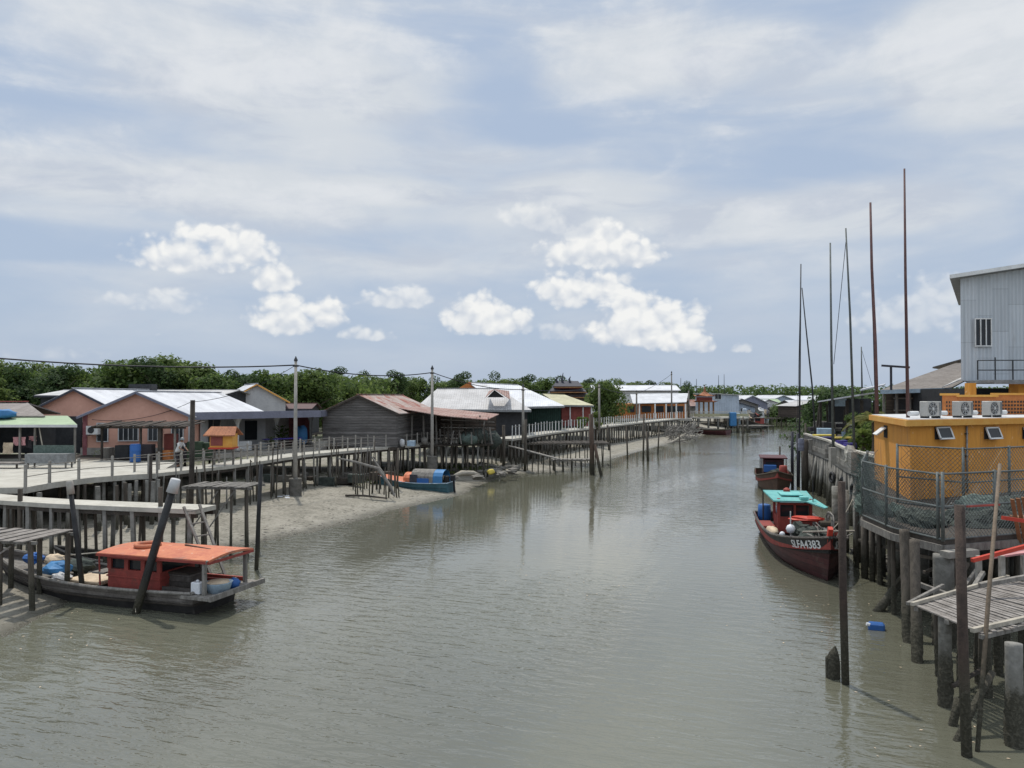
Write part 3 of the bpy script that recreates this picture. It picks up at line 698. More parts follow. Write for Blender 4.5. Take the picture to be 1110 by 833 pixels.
# verandah of the pink house
t = thing('verandah', 'flat verandah canopy with purple grey fascia and white arched columns beside the pink house', 'verandah', (-18, 60, 0))
poly = [(-21.7, 53.0), (-14.9, 60.3), (-14.9, 68.5), (-21.7, 68.5)]
rf = MB().prism(poly, 5.62, 5.70).build('canopy', 'concrete', t)
mb = MB(); mb.beam((-21.85, 52.75, 5.66), (-14.9, 60.3, 5.66), .1, .52); mb.beam((-14.9, 60.35, 5.66), (-14.9, 68.5, 5.66), .1, .5); mb.build('fascia', 'fascia_blue', t)
MB().prism([(-21.5, 52.9), (-14.8, 60), (-14.8, 69), (-21.5, 69)], 2.7, 2.98).build('floor', 'concrete', t)
for (px, D) in ((257.5, 57.0), (300, 61.3), (337, 65)):
    x = (px-555)/F*D
    c = MB().lathe((x, D, 0), [(.2, 3.0), (.2, 3.1), (.13, 3.15), (.12, 4.7), (.14, 4.95), (.24, 5.2), (.34, 5.42), (.34, 5.6)], 12).build('column', 'white_paint', t, smooth=True)
MB().box((-20.5, 64.5, 4.2), (2.2, 7, 2.6)).build('room', 'white_plaster', t)
wd = MB().box((X3(272.5, 61).x, 60.97, 4.35), (.95, .06, 1.5)).build('window', 'glass_dark', t)
MB().box((-21.8, 57.6, 4.2), (.1, 6.6, 2.5)).build('side_wall', 'white_plaster', t)
MB().box((X3(222, 54.9).x, 55.6, 4.1), (1.7, .1, 2.5)).build('shop_front', 'dark_wall', t)
for k in range(4): MB().beam((X3(212+k*7, 54.9).x, 55.5, 3), (X3(212+k*8, 54.9).x, 55.5, 5.3), .05).build('mullion', 'wood_grey', t)
MB().box((X3(317, 66).x, 67.5, 4.2), (2.6, .1, 2.5)).build('rear_wall', 'pink_trim', t)
for k in range(4):   # table with chairs as blue bench
    pass
t = thing('bench_table', 'long purple topped table on the verandah between two white columns', 'table', (X3(310, 60.2).x, 60.3, 3))
x = X3(305, 59).x; MB().box((x, 59.3, 3.78), (3.0, .7, .06), .82).build('top', 'purple_plastic', t)
for s, u in ((-1, -1), (-1, 1), (1, -1), (1, 1)):
    v = Matrix.Rotation(.82, 3, 'Z') @ Vector((s*1.3, u*.27, 0)); MB().beam((x+v.x, 59.3+v.y, 3), (x+v.x, 59.3+v.y, 3.76), .05).build('leg', 'steel', t)
def plant(label, x, y, z, h, w, m='leaf_bright', pot=None, n=90, seed=0, group=None):
    r_ = random.Random(seed); t = thing('potted_plant' if pot else 'plant', label, 'plant', (x, y, z), group=group); mb = MB()
    zb = z+(.3 if pot else 0)
    for i in range(n):
        a = r_.uniform(0, 6.28); rr = r_.uniform(.05, 1)*w/2; q = Vector((x+math.cos(a)*rr, y+math.sin(a)*rr, zb+h*r_.uniform(.25, 1)*(1-.3*rr/w)))
        d = Vector((math.cos(a), math.sin(a), r_.uniform(-.3, .9))).normalized()*r_.uniform(.12, .28)*max(.6, h); s = d.cross(Vector((0, 0, 1))).normalized()*d.length*.3
        mb.add([q-d*.4, q+s, q+d*.6, q-s], [(0, 1, 2, 3)])
    mb.build('leaves', m, t)
    mb = MB()
    for k in range(4): mb.tube([(x, y, z+.05), (x+jit(.05)*w, y+jit(.05)*w, zb+h*.4), (x+jit(.35)*w, y+jit(.35)*w, zb+h*.8)], .018, 4)
    mb.build('stem', 'trunk', t)
    if pot: MB().lathe((x, y, z), [(.13, 0), (.2, .3), (.22, .34), (.2, .34)], 12).build('pot', pot, t, smooth=True)
    return t
plant('leafy green bush in a pot behind the concrete electric pole', X3(315, 63).x, 60.8, 3, 1.5, 1.4, pot='pink_trim', seed=2, n=150)
plant('small green plant in a pot at the foot of the second white column', X3(296, 58).x, 57.6, 3, .8, .6, 'leaf_mangrove', pot='concrete', seed=3)
plant('row bush growing along the foot of the pink wall', X3(112, 51).x, 51.5, 3, .5, 1.9, 'leaf_bright', seed=4, n=160)
plant('thin bush under the middle window of the pink wall', X3(131, 51).x, 51.4, 3, .45, 1.2, 'leaf_mangrove', seed=5)
o = MB().blob((X3(327, 62).x, 62, ZY(472, 62)), (.45, .2, .75), 6, .35).build('tarp_bundle', 'blue_tarp', smooth=True); tag(o, 'blue tarpaulin bundle hanging by the last white column', 'tarpaulin')
# lean-to in front of the pink wall
t = thing('lean_to', 'sagging dark thatch lean-to on posts in front of the pink house', 'lean-to', (-24, 49.5, 3))
mb = MB()
for k in range(26):
    x = X3(108, 49).x+k*.225; mb.beam((x, 48.2, 5.15+jit(.04)), (x+jit(.1), 51.3, 5.35+jit(.04)), .2, .06)
mb.beam((X3(106, 49).x, 48.4, 5.06), (X3(206, 49).x, 48.4, 5.04), .08, .1)
mb.build('roof', 'wood_dark', t)
for px in (111, 153, 174, 190): MB().beam(X3(px, 48.6, 3), X3(px, 48.6, 5.1), .11 if px != 174 else .22).build('post', 'wood_dark' if px != 190 else 'wood_grey', t)
def barrel(label, x, y, z, r=.29, h=.9, m='blue_plastic', group=None, open_=False):
    t = thing('barrel', label, 'barrel', (x, y, z), group=group)
    MB().lathe((x, y, z), [(r*.93, 0), (r, .05*h), (r, .3*h), (r*1.04, .32*h), (r, .35*h), (r, .64*h), (r*1.04, .66*h), (r, .69*h), (r, .93*h), (r*.9, h)], 16).build('body', m, t, smooth=True)
    MB().lathe((x, y, z+h), [(r*.93, 0), (r*.93, .04), (r*.8, .045)], 16).build('lid', m if not open_ else 'black_paint', t)
    return t
barrel('blue plastic barrel standing under the dark lean-to', X3(148, 47.5).x, 47.4, 3, .31, 1.05)
for k, (px, D, w, h, m, lb) in enumerate(((135, 49.5, .9, .9, 'dark_wall', 'dark covered crate left of the blue barrel'), (160, 48.6, .8, 1.0, 'dark_cloth', 'dark draped crate right of the blue barrel'), (181, 49, .7, .6, 'orange_wall', 'small orange crate under the lean-to right end'), (186, 50, .7, 1.6, 'red_wall', 'tall dark red cupboard under the lean-to'), (202, 50, 1.0, 1.0, 'dark_cloth', 'low dark sack pile by the round dark pole'))):
    o = MB().box((X3(px, D).x, D, 3+h/2), (w, .6, h)).build('crate', m, bevel=.03); tag(o, lb, 'crate')
# shrine
t = thing('shrine', 'little red and yellow shrine box with an orange tiled roof by the walkway rail', 'shrine', (X3(243, 45.5).x, 45.5, 3)); D = 45.5
x = X3(243, D).x; z = ZY(486.5, D)
MB().box((x, D, z+.45), (1.3, .9, .85)).build('box', 'orange_trim', t); MB().box((x-.25, D-.46, z+.5), (.7, .04, .6)).build('niche', 'red_wall', t)
MB().box((x, D-.03, z+.05), (1.4, 1.0, .1)).build('base', 'red_bright', t)
mb = MB(); mb.slab([(x-.95, D-.7, z+.82), (x+.9, D-.7, z+.82), (x+.75, D, z+1.3), (x-.75, D, z+1.3)], .06); mb.slab([(x-.75, D, z+1.3), (x+.75, D, z+1.3), (x+.9, D+.7, z+.82), (x-.95, D+.7, z+.82)], .06)
mb.build('roof', 'roof_tile_orange', t)
for sx in (-.55, .55): MB().beam((x+sx, D, 3), (x+sx, D, z), .1).build('leg', 'wood_grey', t)
# white gable house behind, orange trim
gable('white gable house with orange barge boards seen behind the verandah roof', X3(278, 82).x, 82, .45, 6, 9, 3, 3.6, 1.7, 'white_plaster', 'roof_white_y', .4, 'orange_trim', npile=3)
gable('low dark red roofed house behind the verandah canopy left of the timber house', X3(306, 84).x, 84, 0, 6, 4, 3, 2.7, .5, 'dark_wall', 'hull_maroon', .3, npile=3, ridge='x')

# grey timber house -------------------------------------------------
D = 62
T = gable('old grey timber house with horizontal boards and a rust streaked roof', X3(389.5, D).x, D, -.14, 6.1, 12, 3, 2.75, 1.35, 'board_wall', 'roof_rust_y', .35, 'wood_dark', npile=10)
t = thing('open_shed', 'open sided timber shed with faded red sheet roof attached right of the timber house', 'shed', (-6, 66, 0))
MB().slab([X3(427, 64, ZY(441.5, 64)), X3(470, 74, ZY(441.5, 74)), X3(541, 72, ZY(449, 72)), X3(528, 66, ZY(455, 66)), X3(478, 63.5, ZY(450.5, 63.5))], .06).build('roof', 'roof_rust_x', t)
for px, D in ((434, 64.5), (446, 65), (460, 65.5), (474, 66), (490, 66.5), (505, 67), (522, 67.5)): MB().beam(X3(px, D, 1), X3(px+jit(2), D, ZY(452, D)+.12), .13).build('post', 'wood_dark' if px % 2 else 'wood_grey', t)
MB().slab([X3(430, 64, 2.95), X3(535, 66.5, 2.95), X3(535, 75, 2.95), X3(430, 75, 2.95)], .15).build('floor', 'wood_dark', t)
MB().box((X3(483, 73).x, 73.8, 4.1), (9.5, .12, 2.2)).build('back_wall', 'board_wall_brown', t)
for k in range(18): pile(t, X3(432+k*5.7, 65).x, 64.6+k*.11, 2.8, .08, 'pile_wood' if k % 3 else 'pile_concrete')
def clutter(label, px, D, z, w, h, m, name='sack', cat='sack', kind='box', group=None):
    x = X3(px, D).x
    if kind == 'box': o = MB().box((x, D, z+h/2), (w, w*.7, h), jit(.4)).build(name, m, bevel=.02)
    else: o = MB().blob((x, D, z+h*.45), (w/2, w*.4, h*.55), int(px), .12).build(name, m, smooth=True)
    return tag(o, label, cat, group)
clutter('white sack leaning at the timber house corner behind the railing', 436, 62.2, 3, .45, .6, 'white_plaster', kind='b')
clutter('blue crate behind the railing right of the timber house', 446, 62.4, 3, .6, .45, 'light_blue', 'crate', 'crate')
clutter('round grey sack standing under the faded red sheet roof', 460, 64.6, 3, .6, .6, 'wood_grey', kind='b')
clutter('pinkish sack beside the footed pole behind the railing', 483, 66.4, 3, .7, .55, 'wood_pale', kind='b')
clutter('pale crate under the right end of the red sheet roof', 495, 66.3, 3, .6, .5, 'concrete_pale', 'crate', 'crate')
clutter('dark net heap under the right end of the red sheet roof', 515, 66.8, 3, 2.6, 1.3, 'net', 'net_heap', 'net heap', 'b')
clutter('dark net heap on the ground right of the open shed', 530, 69, 2.4, 2.4, 1.6, 'net', 'net_heap', 'net heap', 'b')
clutter('tangled grey net heap at the end of the concrete walkway', 508, 66, 2.95, 2.0, .9, 'net_green', 'net_heap', 'net heap', 'b')

# grey/white roofed houses -----------------------------------------
def hipx(name, label, pts_front, pts_ridge, roofm, wallm, zf, wall_in=.4, cat='house', npile=8, hw=None):
    """front eave (a,b), ridge (c,d) behind; mirrored back slope; walls below"""
    a, b = map(Vector, pts_front); c, d = map(Vector, pts_ridge)
    t = thing(name, label, cat, ((a.x+b.x)/2, a.y, 0))
    a2 = Vector((a.x, 2*c.y-a.y, a.z)); b2 = Vector((b.x, 2*d.y-b.y, b.z))
    mb = MB(); mb.slab([a, b, d, c], .07); mb.slab([c, d, b2, a2], .07); mb.slab([b, b2, d], .07); mb.slab([a2, a, c], .07)
    rf = mb.build('roof', roofm, t)
    MB().beam(c+Vector((0, 0, .04)), d+Vector((0, 0, .04)), .3, .06).build('ridge_cap', roofm, rf)
    MB().beam(a+Vector((0, -.02, -.14)), b+Vector((0, -.02, -.14)), .04, .2).build('gutter', 'steel', rf)
    i = wall_in
    MB().prism([(a.x+i, a.y+i*2), (b.x-i, b.y+i*2), (b2.x-i, b2.y-i), (a2.x+i, a2.y-i)], zf, min(a.z, b.z)-.08).build('wall', wallm, t)
    MB().prism([(a.x-.2, a.y), (b.x+.2, b.y), (b2.x, b2.y), (a2.x, a2.y)], zf-.2, zf-.01).build('floor', 'wood_dark', t)
    for k in range(npile):
        f = k/(npile-1); pile(t, a.x+(b.x-a.x)*f, a.y+(b.y-a.y)*f+.2, zf-.2, .09, 'pile_wood' if k % 2 else 'pile_concrete')
    return t
D = 80
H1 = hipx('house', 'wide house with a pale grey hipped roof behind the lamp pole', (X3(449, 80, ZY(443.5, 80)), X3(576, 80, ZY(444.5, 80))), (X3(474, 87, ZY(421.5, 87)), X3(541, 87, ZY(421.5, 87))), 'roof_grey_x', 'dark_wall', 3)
t2 = MB().slab([X3(536, 79.6, ZY(422, 79.6)), X3(526, 79.6, ZY(431, 79.6)), X3(530, 84, ZY(424, 84))], .05); 
t2.slab([X3(536, 79.6, ZY(422, 79.6)), X3(553, 79.6, ZY(433, 79.6)), X3(552, 84, ZY(424, 84))], .05)
dm = t2.build('dormer', 'roof_rust_x', H1); MB().add([X3(536, 80, ZY(423, 80)), X3(528, 80, ZY(431, 80)), X3(547, 80, ZY(431, 80)), X3(536, 81.5, ZY(423.5, 81.5)), X3(528, 81.5, ZY(431, 81.5)), X3(547, 81.5, ZY(431, 81.5))], [(0, 1, 2), (5, 4, 3), (0, 3, 4, 1), (2, 5, 3, 0), (1, 4, 5, 2)]).build('gable_wall', 'dark_wall', dm)
H2 = hipx('house', 'long house with the brightest white roof and dark green walls behind the balustrade', (X3(545, 91, ZY(441.5, 91)), X3(612, 91, ZY(440, 91))), (X3(508, 101, ZY(415, 101)), X3(562, 101, ZY(417.5, 101))), 'roof_white_x', 'green_wall', 3, npile=10)
MB().add([X3(494, 100.5, ZY(423, 100.5)), X3(509, 100.5, ZY(414, 100.5)), X3(519, 100.5, ZY(423, 100.5)), X3(494, 101.5, ZY(423, 101.5)), X3(509, 101.5, ZY(414, 101.5)), X3(519, 101.5, ZY(423, 101.5))], [(0, 2, 1), (3, 4, 5), (0, 1, 4, 3), (1, 2, 5, 4), (0, 3, 5, 2)]).build('gable_wall', 'orange_wall', H2)
H3 = hipx('house', 'house with a faded yellow green roof and red walls beside the lone tree', (X3(606, 104, ZY(439, 104)), X3(644, 104, ZY(439.5, 104))), (X3(588, 112, ZY(427, 112)), X3(612, 112, ZY(428, 112))), 'roof_yellow', 'red_wall', 3, npile=6)
for px in (618, 632, 641): MB().beam(X3(px, 104.3, 3), X3(px, 104.3, ZY(440, 104.3)), .14).build('post', 'white_paint', H3)
# long orange hall
t = thing('hall', 'long low hall with a pale roof, orange walls and open dark windows', 'hall', (X3(710, 140).x, 140, 0))
D = 140
mb = MB(); mb.slab([X3(686, D, ZY(437.5, D)), X3(744, D+3, ZY(436, D+3)), X3(746, D+12, ZY(426.5, D+12)), X3(683, D+12, ZY(427, D+12))], .1)
rf = mb.build('roof', 'roof_white_x', t)
MB().slab([X3(683, D+12, ZY(427, D+12)), X3(746, D+12, ZY(426.5, D+12)), X3(744, D+24, ZY(434, D+24)), X3(686, D+24, ZY(434, D+24))], .1).build('rear_slope', 'roof_white_x', rf)
MB().prism([X3(664, D+1.5)[:2], X3(744, D+2.5)[:2], X3(744, D+22)[:2], X3(664, D+22)[:2]], 3, ZY(438.5, D)).build('wall', 'orange_wall', t)
for px in (684, 701, 715, 728, 737): MB().box((X3(px, D+1.3).x, D+1.42+(px-684)*.016, 4.7), (1.7 if px != 684 else 1.3, .08, 1.1)).build('window', 'glass_dark', t)
for px in (693, 710, 722, 733, 743): MB().beam(X3(px, D+.8, 3), X3(px, D+.8, ZY(438, D)), .22).build('pillar', 'white_paint', t)
MB().prism([X3(664, D)[:2], X3(750, D)[:2], X3(750, D+22)[:2], X3(664, D+22)[:2]], 2.6, 2.98).build('floor', 'concrete', t)
for k in range(12): pile(t, X3(666+k*7, D).x, D+.3, 2.6, .13)
gable('small white roofed house behind the orange hall', X3(690, 185).x, 185, 0, 20, 10, 3, 5.5, 1.2, 'white_plaster', 'roof_white_x', .5, npile=3, ridge='x')
for px, w, m, lb in ((592, 10, 'red_wall', 'distant house with dark purple roof left of the lone tree'), (622, 12, 'orange_wall', 'distant temple hall with dark tiled roof behind the lone tree')):
    pass
# distant temple with layered dark roofs (595-640, 405-430)
t = thing('temple', 'distant temple hall with layered dark roofs and orange eaves left of the lone tree', 'temple', (X3(618, 150).x, 150, 0)); D = 150
MB().box((X3(618, D).x, D+4, 5.2), (7.6, 8, 4.4)).build('wall', 'board_wall_brown', t)
for (y, w, hh) in ((430, 9.0, .8), (424.5, 7.0, .8), (419, 5.6, .8)):
    z = ZY(y, D); x = X3(616, D).x
    MB().add([(x-w/2, D-.5, z), (x+w/2, D-.5, z), (x+w/2, D+8, z), (x-w/2, D+8, z), (x-w*.38, D+3, z+1.1), (x+w*.38, D+3, z+1.1)], [(3, 2, 1, 0), (0, 1, 5, 4), (1, 2, 5), (2, 3, 4, 5), (3, 0, 4)]).build('roof', 'fascia_dark', t)
    MB().box((x, D-.55, z-.2), (w, .12, .2)).build('eave_board', 'wood_orange2', t)
MB().box((X3(616, D).x, D+3, ZY(421, D)), (4.5, 4, 1.6)).build('upper_wall', 'red_wall', t)
for px in (604, 610, 618): MB().tube([X3(px, D+2, ZY(415, D)), X3(px-1, D+2, ZY(411, D)), X3(px+.5, D+2, ZY(404 if px == 610 else 408, D))], [.3, .2, .05], 6).build('finial', 'fascia_dark', t)
# riverside pavilion
t = thing('pavilion', 'little riverside pavilion with orange double tiered curved roof and a red finial', 'pavilion', (X3(768, 150).x, 150, 0)); D = 150; x = X3(768, D).x
for (w, z, h) in ((3.6, ZY(437, D), .8), (3.0, ZY(431, D), 1.1)):
    vs = []; 
    for k, (f, q) in enumerate(((1.0, .22), (.72, .15), (.45, .5), (.12, 1.0))):
        for (sx, sy) in ((-1, -1), (0, -1), (1, -1), (1, 0), (1, 1), (0, 1), (-1, 1), (-1, 0)):
            cr = .28 if (sx and sy and k == 0) else 0
            vs.append((x+sx*f*w/1.6, D+3+sy*f*w/1.6, z+h*q+cr))
    fs = [(k*8+i, k*8+(i+1) % 8, (k+1)*8+(i+1) % 8, (k+1)*8+i) for k in range(3) for i in range(8)]+[tuple(range(24, 32)), tuple(range(8))[::-1]]
    MB().add(vs, fs).build('roof', 'roof_tile_orange', t)
for sx in (-1.4, -.5, .5, 1.4): MB().beam((x+sx, D+1.8, 3), (x+sx, D+1.8, ZY(437, D)+.2), .28).build('pillar', 'wood_orange2', t)
MB().box((x, D+3.3, ZY(433.5, D)), (2.6, 2.2, 1.0)).build('upper_box', 'red_wall', t)
MB().tube([(x, D+3, ZY(425, D)), (x, D+3, ZY(422, D)), (x, D+3, ZY(418, D))], [.3, .16, .05], 6).build('finial', 'roof_tile_orange', t)
MB().box((x-.2, D+3, 2.85), (16, 6, .25)).build('floor', 'concrete_pale', t)
MB().box((x-.2, D+.1, 3.4), (16, .15, .6)).build('railing', 'roof_yellow', t)
MB().box((x-.2, D+.05, 4.0), (16.2, .3, .15)).build('coping', 'concrete_pale', t)
for k in range(9): pile(t, x-7.6+k*1.9, D+.3, 2.7, .2, 'pile_low')
# blue-grey sheet building right of the pavilion
def sheet_hall(label, px0, px1, D, ytop0, ytop1, depth, m, roofm, zf=2.5, npile=7, cat='warehouse'):
    a = X3(px0, D); b = X3(px1, D); t = thing('warehouse', label, cat, ((a.x+b.x)/2, D, 0)); z0 = ZY(ytop0, D); z1 = ZY(ytop1, D)
    MB().add([(a.x, D, zf), (b.x, D, zf), (b.x, D, z1), (a.x, D, z0), (a.x, D+depth, zf), (b.x, D+depth, zf), (b.x, D+depth, z1), (a.x, D+depth, z0)], [(0, 1, 2, 3), (7, 6, 5, 4), (1, 5, 6, 2), (4, 0, 3, 7), (3, 2, 6, 7), (0, 4, 5, 1)]).build('wall', m, t)
    MB().slab([(a.x-.5, D-.5, z0+.15), (b.x+.5, D-.5, z1+.15), (b.x+.5, D+depth+.3, z1+.15), (a.x-.5, D+depth+.3, z0+.15)], .12).build('roof', roofm, t)
    MB().box(((a.x+b.x)/2, D+depth/2, zf-.15), (b.x-a.x+1, depth+1, .25)).build('floor', 'wood_dark', t)
    for k in range(npile): pile(t, a.x+(b.x-a.x)*k/(npile-1), D+.2, zf-.2, .13, 'pile_wood')
    return t
t = sheet_hall('pale blue grey sheet metal warehouse just right of the little pavilion', 770, 801, 172, 427, 429, 14, 'cladding_blue', 'roof_grey_x')
window(t, (0-1.5, -.02, 7), (1, 0, 0), 1.4, 1.2, (0, -1, 0), 1)
gable('small blue gabled house beyond the warehouse', X3(815, 205).x, 205, .2, 9, 10, 2.5, 2.8, 2.0, 'fascia_blue', 'roof_white_y', .5, 'white_paint', npile=5)
gable('grey green shed beyond the blue gabled house', X3(826, 232).x, 232, .1, 13, 10, 2.5, 2.2, 1.5, 'cladding_blue', 'roof_green', .5, npile=5, ridge='x')
gable('pale gabled waterside house at the far bend of the river', X3(848, 245).x, 245, .3, 11, 12, 2.5, 3.0, 1.9, 'cladding_blue', 'roof_white_y', .6, 'white_paint', npile=6, wins=((-2, 1.5, 1.2, 1, 1), (2, 1.5, 1.2, 1, 1)))
gable('long white roofed shed at the far bend right of the pale waterside house', X3(872, 250).x, 250, 0, 16, 10, 2.5, 3.2, 1.5, 'white_plaster', 'roof_white_x', .5, npile=5, ridge='x')
for k, (px, y, m) in enumerate(((794, 150, 'blue_tarp'), (799, 152, 'light_blue'), (807, 158, 'cladding_blue'))):
    o = MB().box((X3(px, y).x, y, 2.6 if k < 2 else 3.6), (1.25-.3*k, 1.3, 2.7-.4*k)).build('tank', m, bevel=.15); tag(o, ['tall blue tank standing in the water beside the pavilion', 'pale blue tank beside the taller blue one', 'narrow grey blue tank farthest along the left bank'][k], 'tank')
trestle('far grey landing stage at the foot of the tanks', X3(812, 155).x, 155, 9, 4, 1.2, 7, 10, rz=.4, pr=.1)
trestle('distant cluttered landing stage of dark stakes near the blue gabled house', X3(820, 178).x, 178, 14, 5, 2.0, 10, 12, 'wood_dark', rz=.5, pr=.12)
for k in range(14):
    px = 806+k*2.9; D = 168+k*5.2; c = ['white_plaster', 'cream_cloth', 'wood_grey', 'dark_cloth', 'red_wall', 'net'][k % 6]
    o = MB().blob((X3(px, D).x, D, 2.3+rnd.random()*.8), (1.1, 1.0, rnd.uniform(.5, 1.1)), k, .3).build('gear_heap', c)
    tag(o, 'heap of fishing gear on the far left bank landing', 'gear heap', 'gear heaps along the far left bank')
# ------------------------------------------------------------ poles and wires
def epole(label, px, ytop, ybase, zb, block=None, m='concrete', r=(.16, .09)):
    D = (CAM_Z-zb)*F/(ybase-HOR); p = X3(px, D, zb); z1 = ZY(ytop, D)
    t = thing('electric_pole', label, 'electric pole', p)
    MB().cyl((p.x, p.y, zb-.4), (p.x, p.y, z1), r[0], r[1], 12).build('pole', m, t, smooth=True)
    if block: MB().lathe((p.x, p.y, zb-.4), [(block, 0), (block, ZY(block_y, D)-zb+.4), (block*.9, ZY(block_y, D)-zb+.44)], 12).build('footing', 'stone', t)
    MB().beam((p.x-.02, p.y-.12, z1-.35), (p.x+.02, p.y+.12, z1-.35), .3, .12).build('bracket', 'steel_dark', t)
    MB().lathe((p.x, p.y, z1), [(.1, -.05), (.14, .02), (.05, .2), (.02, .28)], 8).build('cap', 'steel_dark', t)
    return Vector((p.x, p.y, z1-.3)), t
block_y = 519
w1, t1 = epole('tall concrete electric pole on a round stone footing in front of the verandah', 320.5, 391, 541, .35, .42)
block_y = 495
w2, t2 = epole('tall concrete electric pole on a footing behind the small blue boat', 468.5, 400, 514, .7, .42)
w3, t3 = epole('grey electric pole standing behind the left end of the dense white balustrade', 567, 419, 476, 3, None, r=(.14, .1))
w4, t4 = epole('grey electric pole in front of the lone round tree', 649.5, 417, 464, 3, None, r=(.16, .12))
w5, t5 = epole('dark electric pole at the left corner of the orange hall', 690, 425, 458, 3, None, 'wood_grey', r=(.16, .12))
w6, t6 = epole('tallest thin pole in front of the orange hall', 728, 404, 470, .3, None, 'wood_grey', r=(.2, .1))
w7, t7 = epole('grey pole standing just left of the riverside pavilion', 746.5, 424, 453, 3, None, 'wood_grey', r=(.18, .14))
def wire(label, pts, sag, r=.025, n=14, m='wire', name='cable', group=None):
    mb = MB(); q = []
    for i in range(len(pts)-1):
        a, b = Vector(pts[i]), Vector(pts[i+1])
        for k in range(n): f = k/n; q.append(a.lerp(b, f)-Vector((0, 0, sag*4*f*(1-f))))
    q.append(Vector(pts[-1])); mb.tube(q, r, 5)
    return tag(mb.build(name, m, smooth=True), label, 'cable', group)
wire('thick black cable running left from the footed pole out of the picture', [X3(-160, 40, ZY(372, 40)), w1], .55, .045)
wire('black cable strung between the two footed concrete poles', [w1, w2], .45, .04)
wire('black cable going from the far footed pole to the pole at the balustrade', [w2, w3], .4, .035)
wire('thin cable between the balustrade pole and the pole by the lone tree', [w3, w4], .3, .03)
wire('thin cable dropping from the footed pole to the pink house eave', [w1, X3(207, 53, ZY(436, 53)), X3(100, 52.6, ZY(455, 52.6))], .5, .018)
wire('thin cable between the lone tree pole and the poles by the hall', [w4, w5, w6], .3, .03)
def stake(label, base, top, r=.11, m='wood_dark', name='mooring_post', cap=None, r2=None, cat='mooring post', group=None):
    t = thing(name, label, cat, base, group=group)
    b = Vector(base); q = Vector(top); d = (q-b).normalized()
    MB().tube([b-d*.9, b.lerp(q, .5)+Vector((jit(.02), jit(.02), 0)), q], [r, r*.97, r2 or r*.9], 10).build('shaft', m, t, smooth=True)
    if cap:
        mb = MB(); a = q-d*.05; mb.tube([a-d*.32, a+d*.12, a+d*.14], [r*1.4, r*1.2, r*1.0], 14); mb.build('bucket', cap, t, smooth=True)
    return t
p = G(149, 664, 0); stake('leaning black mooring pole topped by a white bucket in front of the red cabin', p, X3(190.5, p.y+.2, ZY(522, p.y+.2)), .13, 'black_pole', cap='white_plaster', r2=.11)
p = G(93, 652, 0); stake('thinner black mooring pole with a small grey cap left of the red cabin', p, X3(76.5, p.y, ZY(524, p.y)), .09, 'black_pole', cap='concrete', r2=.075)
p = G(279, 617, 0); stake('slim black pole standing alone in the water right of the boat stern', p, X3(283.5, p.y, ZY(503, p.y)), .085, 'black_pole')
D = 39; p = X3(207, D, .2); stake('dark round post standing at the walkway between the lean-to and the shrine', p, X3(209, D, ZY(434, D)), .13, 'wood_dark')
D = 45; stake('short dark post at the corner of the plaza railing', X3(163, D-5, .5), X3(164, D-5, ZY(494, D-5)), .09, 'wood_dark')
p = G(650, 515, 0); stake('thick rusty upright stake of the double stake in mid river', X3(642, p.y, 0), X3(640.5, p.y, ZY(449, p.y)), .22, 'wood_brown')
stake('thinner stake leaning against the thick rusty one in mid river', X3(651.5, p.y-.6, 0), X3(644.5, p.y-.2, ZY(482, p.y)), .14, 'wood_brown')
for k, (px, yb, yt, r, lb) in enumerate(((697, 499, 449, .1, 'tallest thin stake left of the bent driftwood'), (713, 492, 463, .09, 'middle thin stake left of the bent driftwood'), (680, 497, 462, .09, 'thin stake standing in the mud below the balustrade'), (702, 499, 468, .14, 'stout stake leaning beside the tallest thin stake'), (737, 489, 470, .08, 'short stake right of the bent driftwood'),
                                   (546, 511, 461, .16, 'thick grey stake at the left end of the dark jetty'), (560.5, 470, 431, .14, 'dark stake behind the left end of the white balustrade'), (569, 511, 455, .14, 'second grey stake at the left end of the dark jetty'), (431, 535, 486, .07, 'thin stake standing beside the orange tarp boat'), (480, 507, 478, .06, 'thin grey stake right of the far footed pole'), (805, 480, 452, .1, 'lone thin stake in the far river below the tanks'), (660, 490, 461, .11, 'dark stake between the balustrade piles right of the double stake'))):
    p = G(px, yb, .1); stake(lb, p, X3(px+jit(1.5), p.y, ZY(yt, p.y)), r, 'pile_wood', 'stake', cat='stake')
# pale prop leaning
o = MB().beam(X3(549, 84, ZY(473, 84)), X3(559, 84, ZY(444, 84)), .16).build('leaning_pole', 'white_paint'); tag(o, 'pale pole leaning beside the dark stake at the balustrade', 'pole')

# brush of thin stakes at the bow of the small boat (390-440, 495-545)
t = thing('stake_thicket', 'thicket of old thin stakes and a fallen pale branch behind the small tarp boat', 'stakes', G(410, 542, .3))
for k in range(22):
    px = 384+k*2.3+jit(1); D = 53+jit(2); a = X3(px, D, .1); b = X3(px+jit(3), D+jit(.5), ZY(rnd.uniform(484, 515), D))
    MB().cyl(a, b, .05, .035, 5).build('stake', 'pile_wood', t)
MB().tube([X3(367, 52, ZY(497, 52)), X3(385, 51.5, ZY(501, 51.5)), X3(410, 51, ZY(508, 51)), X3(424, 50.5, ZY(528, 50.5)), X3(428, 50.2, ZY(538, 50.2))], [.06, .09, .11, .1, .05], 7).build('branch', 'wood_grey', t)
MB().tube([X3(403, 51.5, ZY(495, 51.5)), X3(415, 51, ZY(512, 51)), X3(428, 50.4, ZY(537, 50.4))], [.05, .08, .08], 7).build('branch', 'wood_grey', t)
MB().tube([X3(375, 51, .5), X3(395, 50.5, .55), X3(420, 50, .45)], [.07, .07, .05], 6).build('branch', 'wood_dark', t)
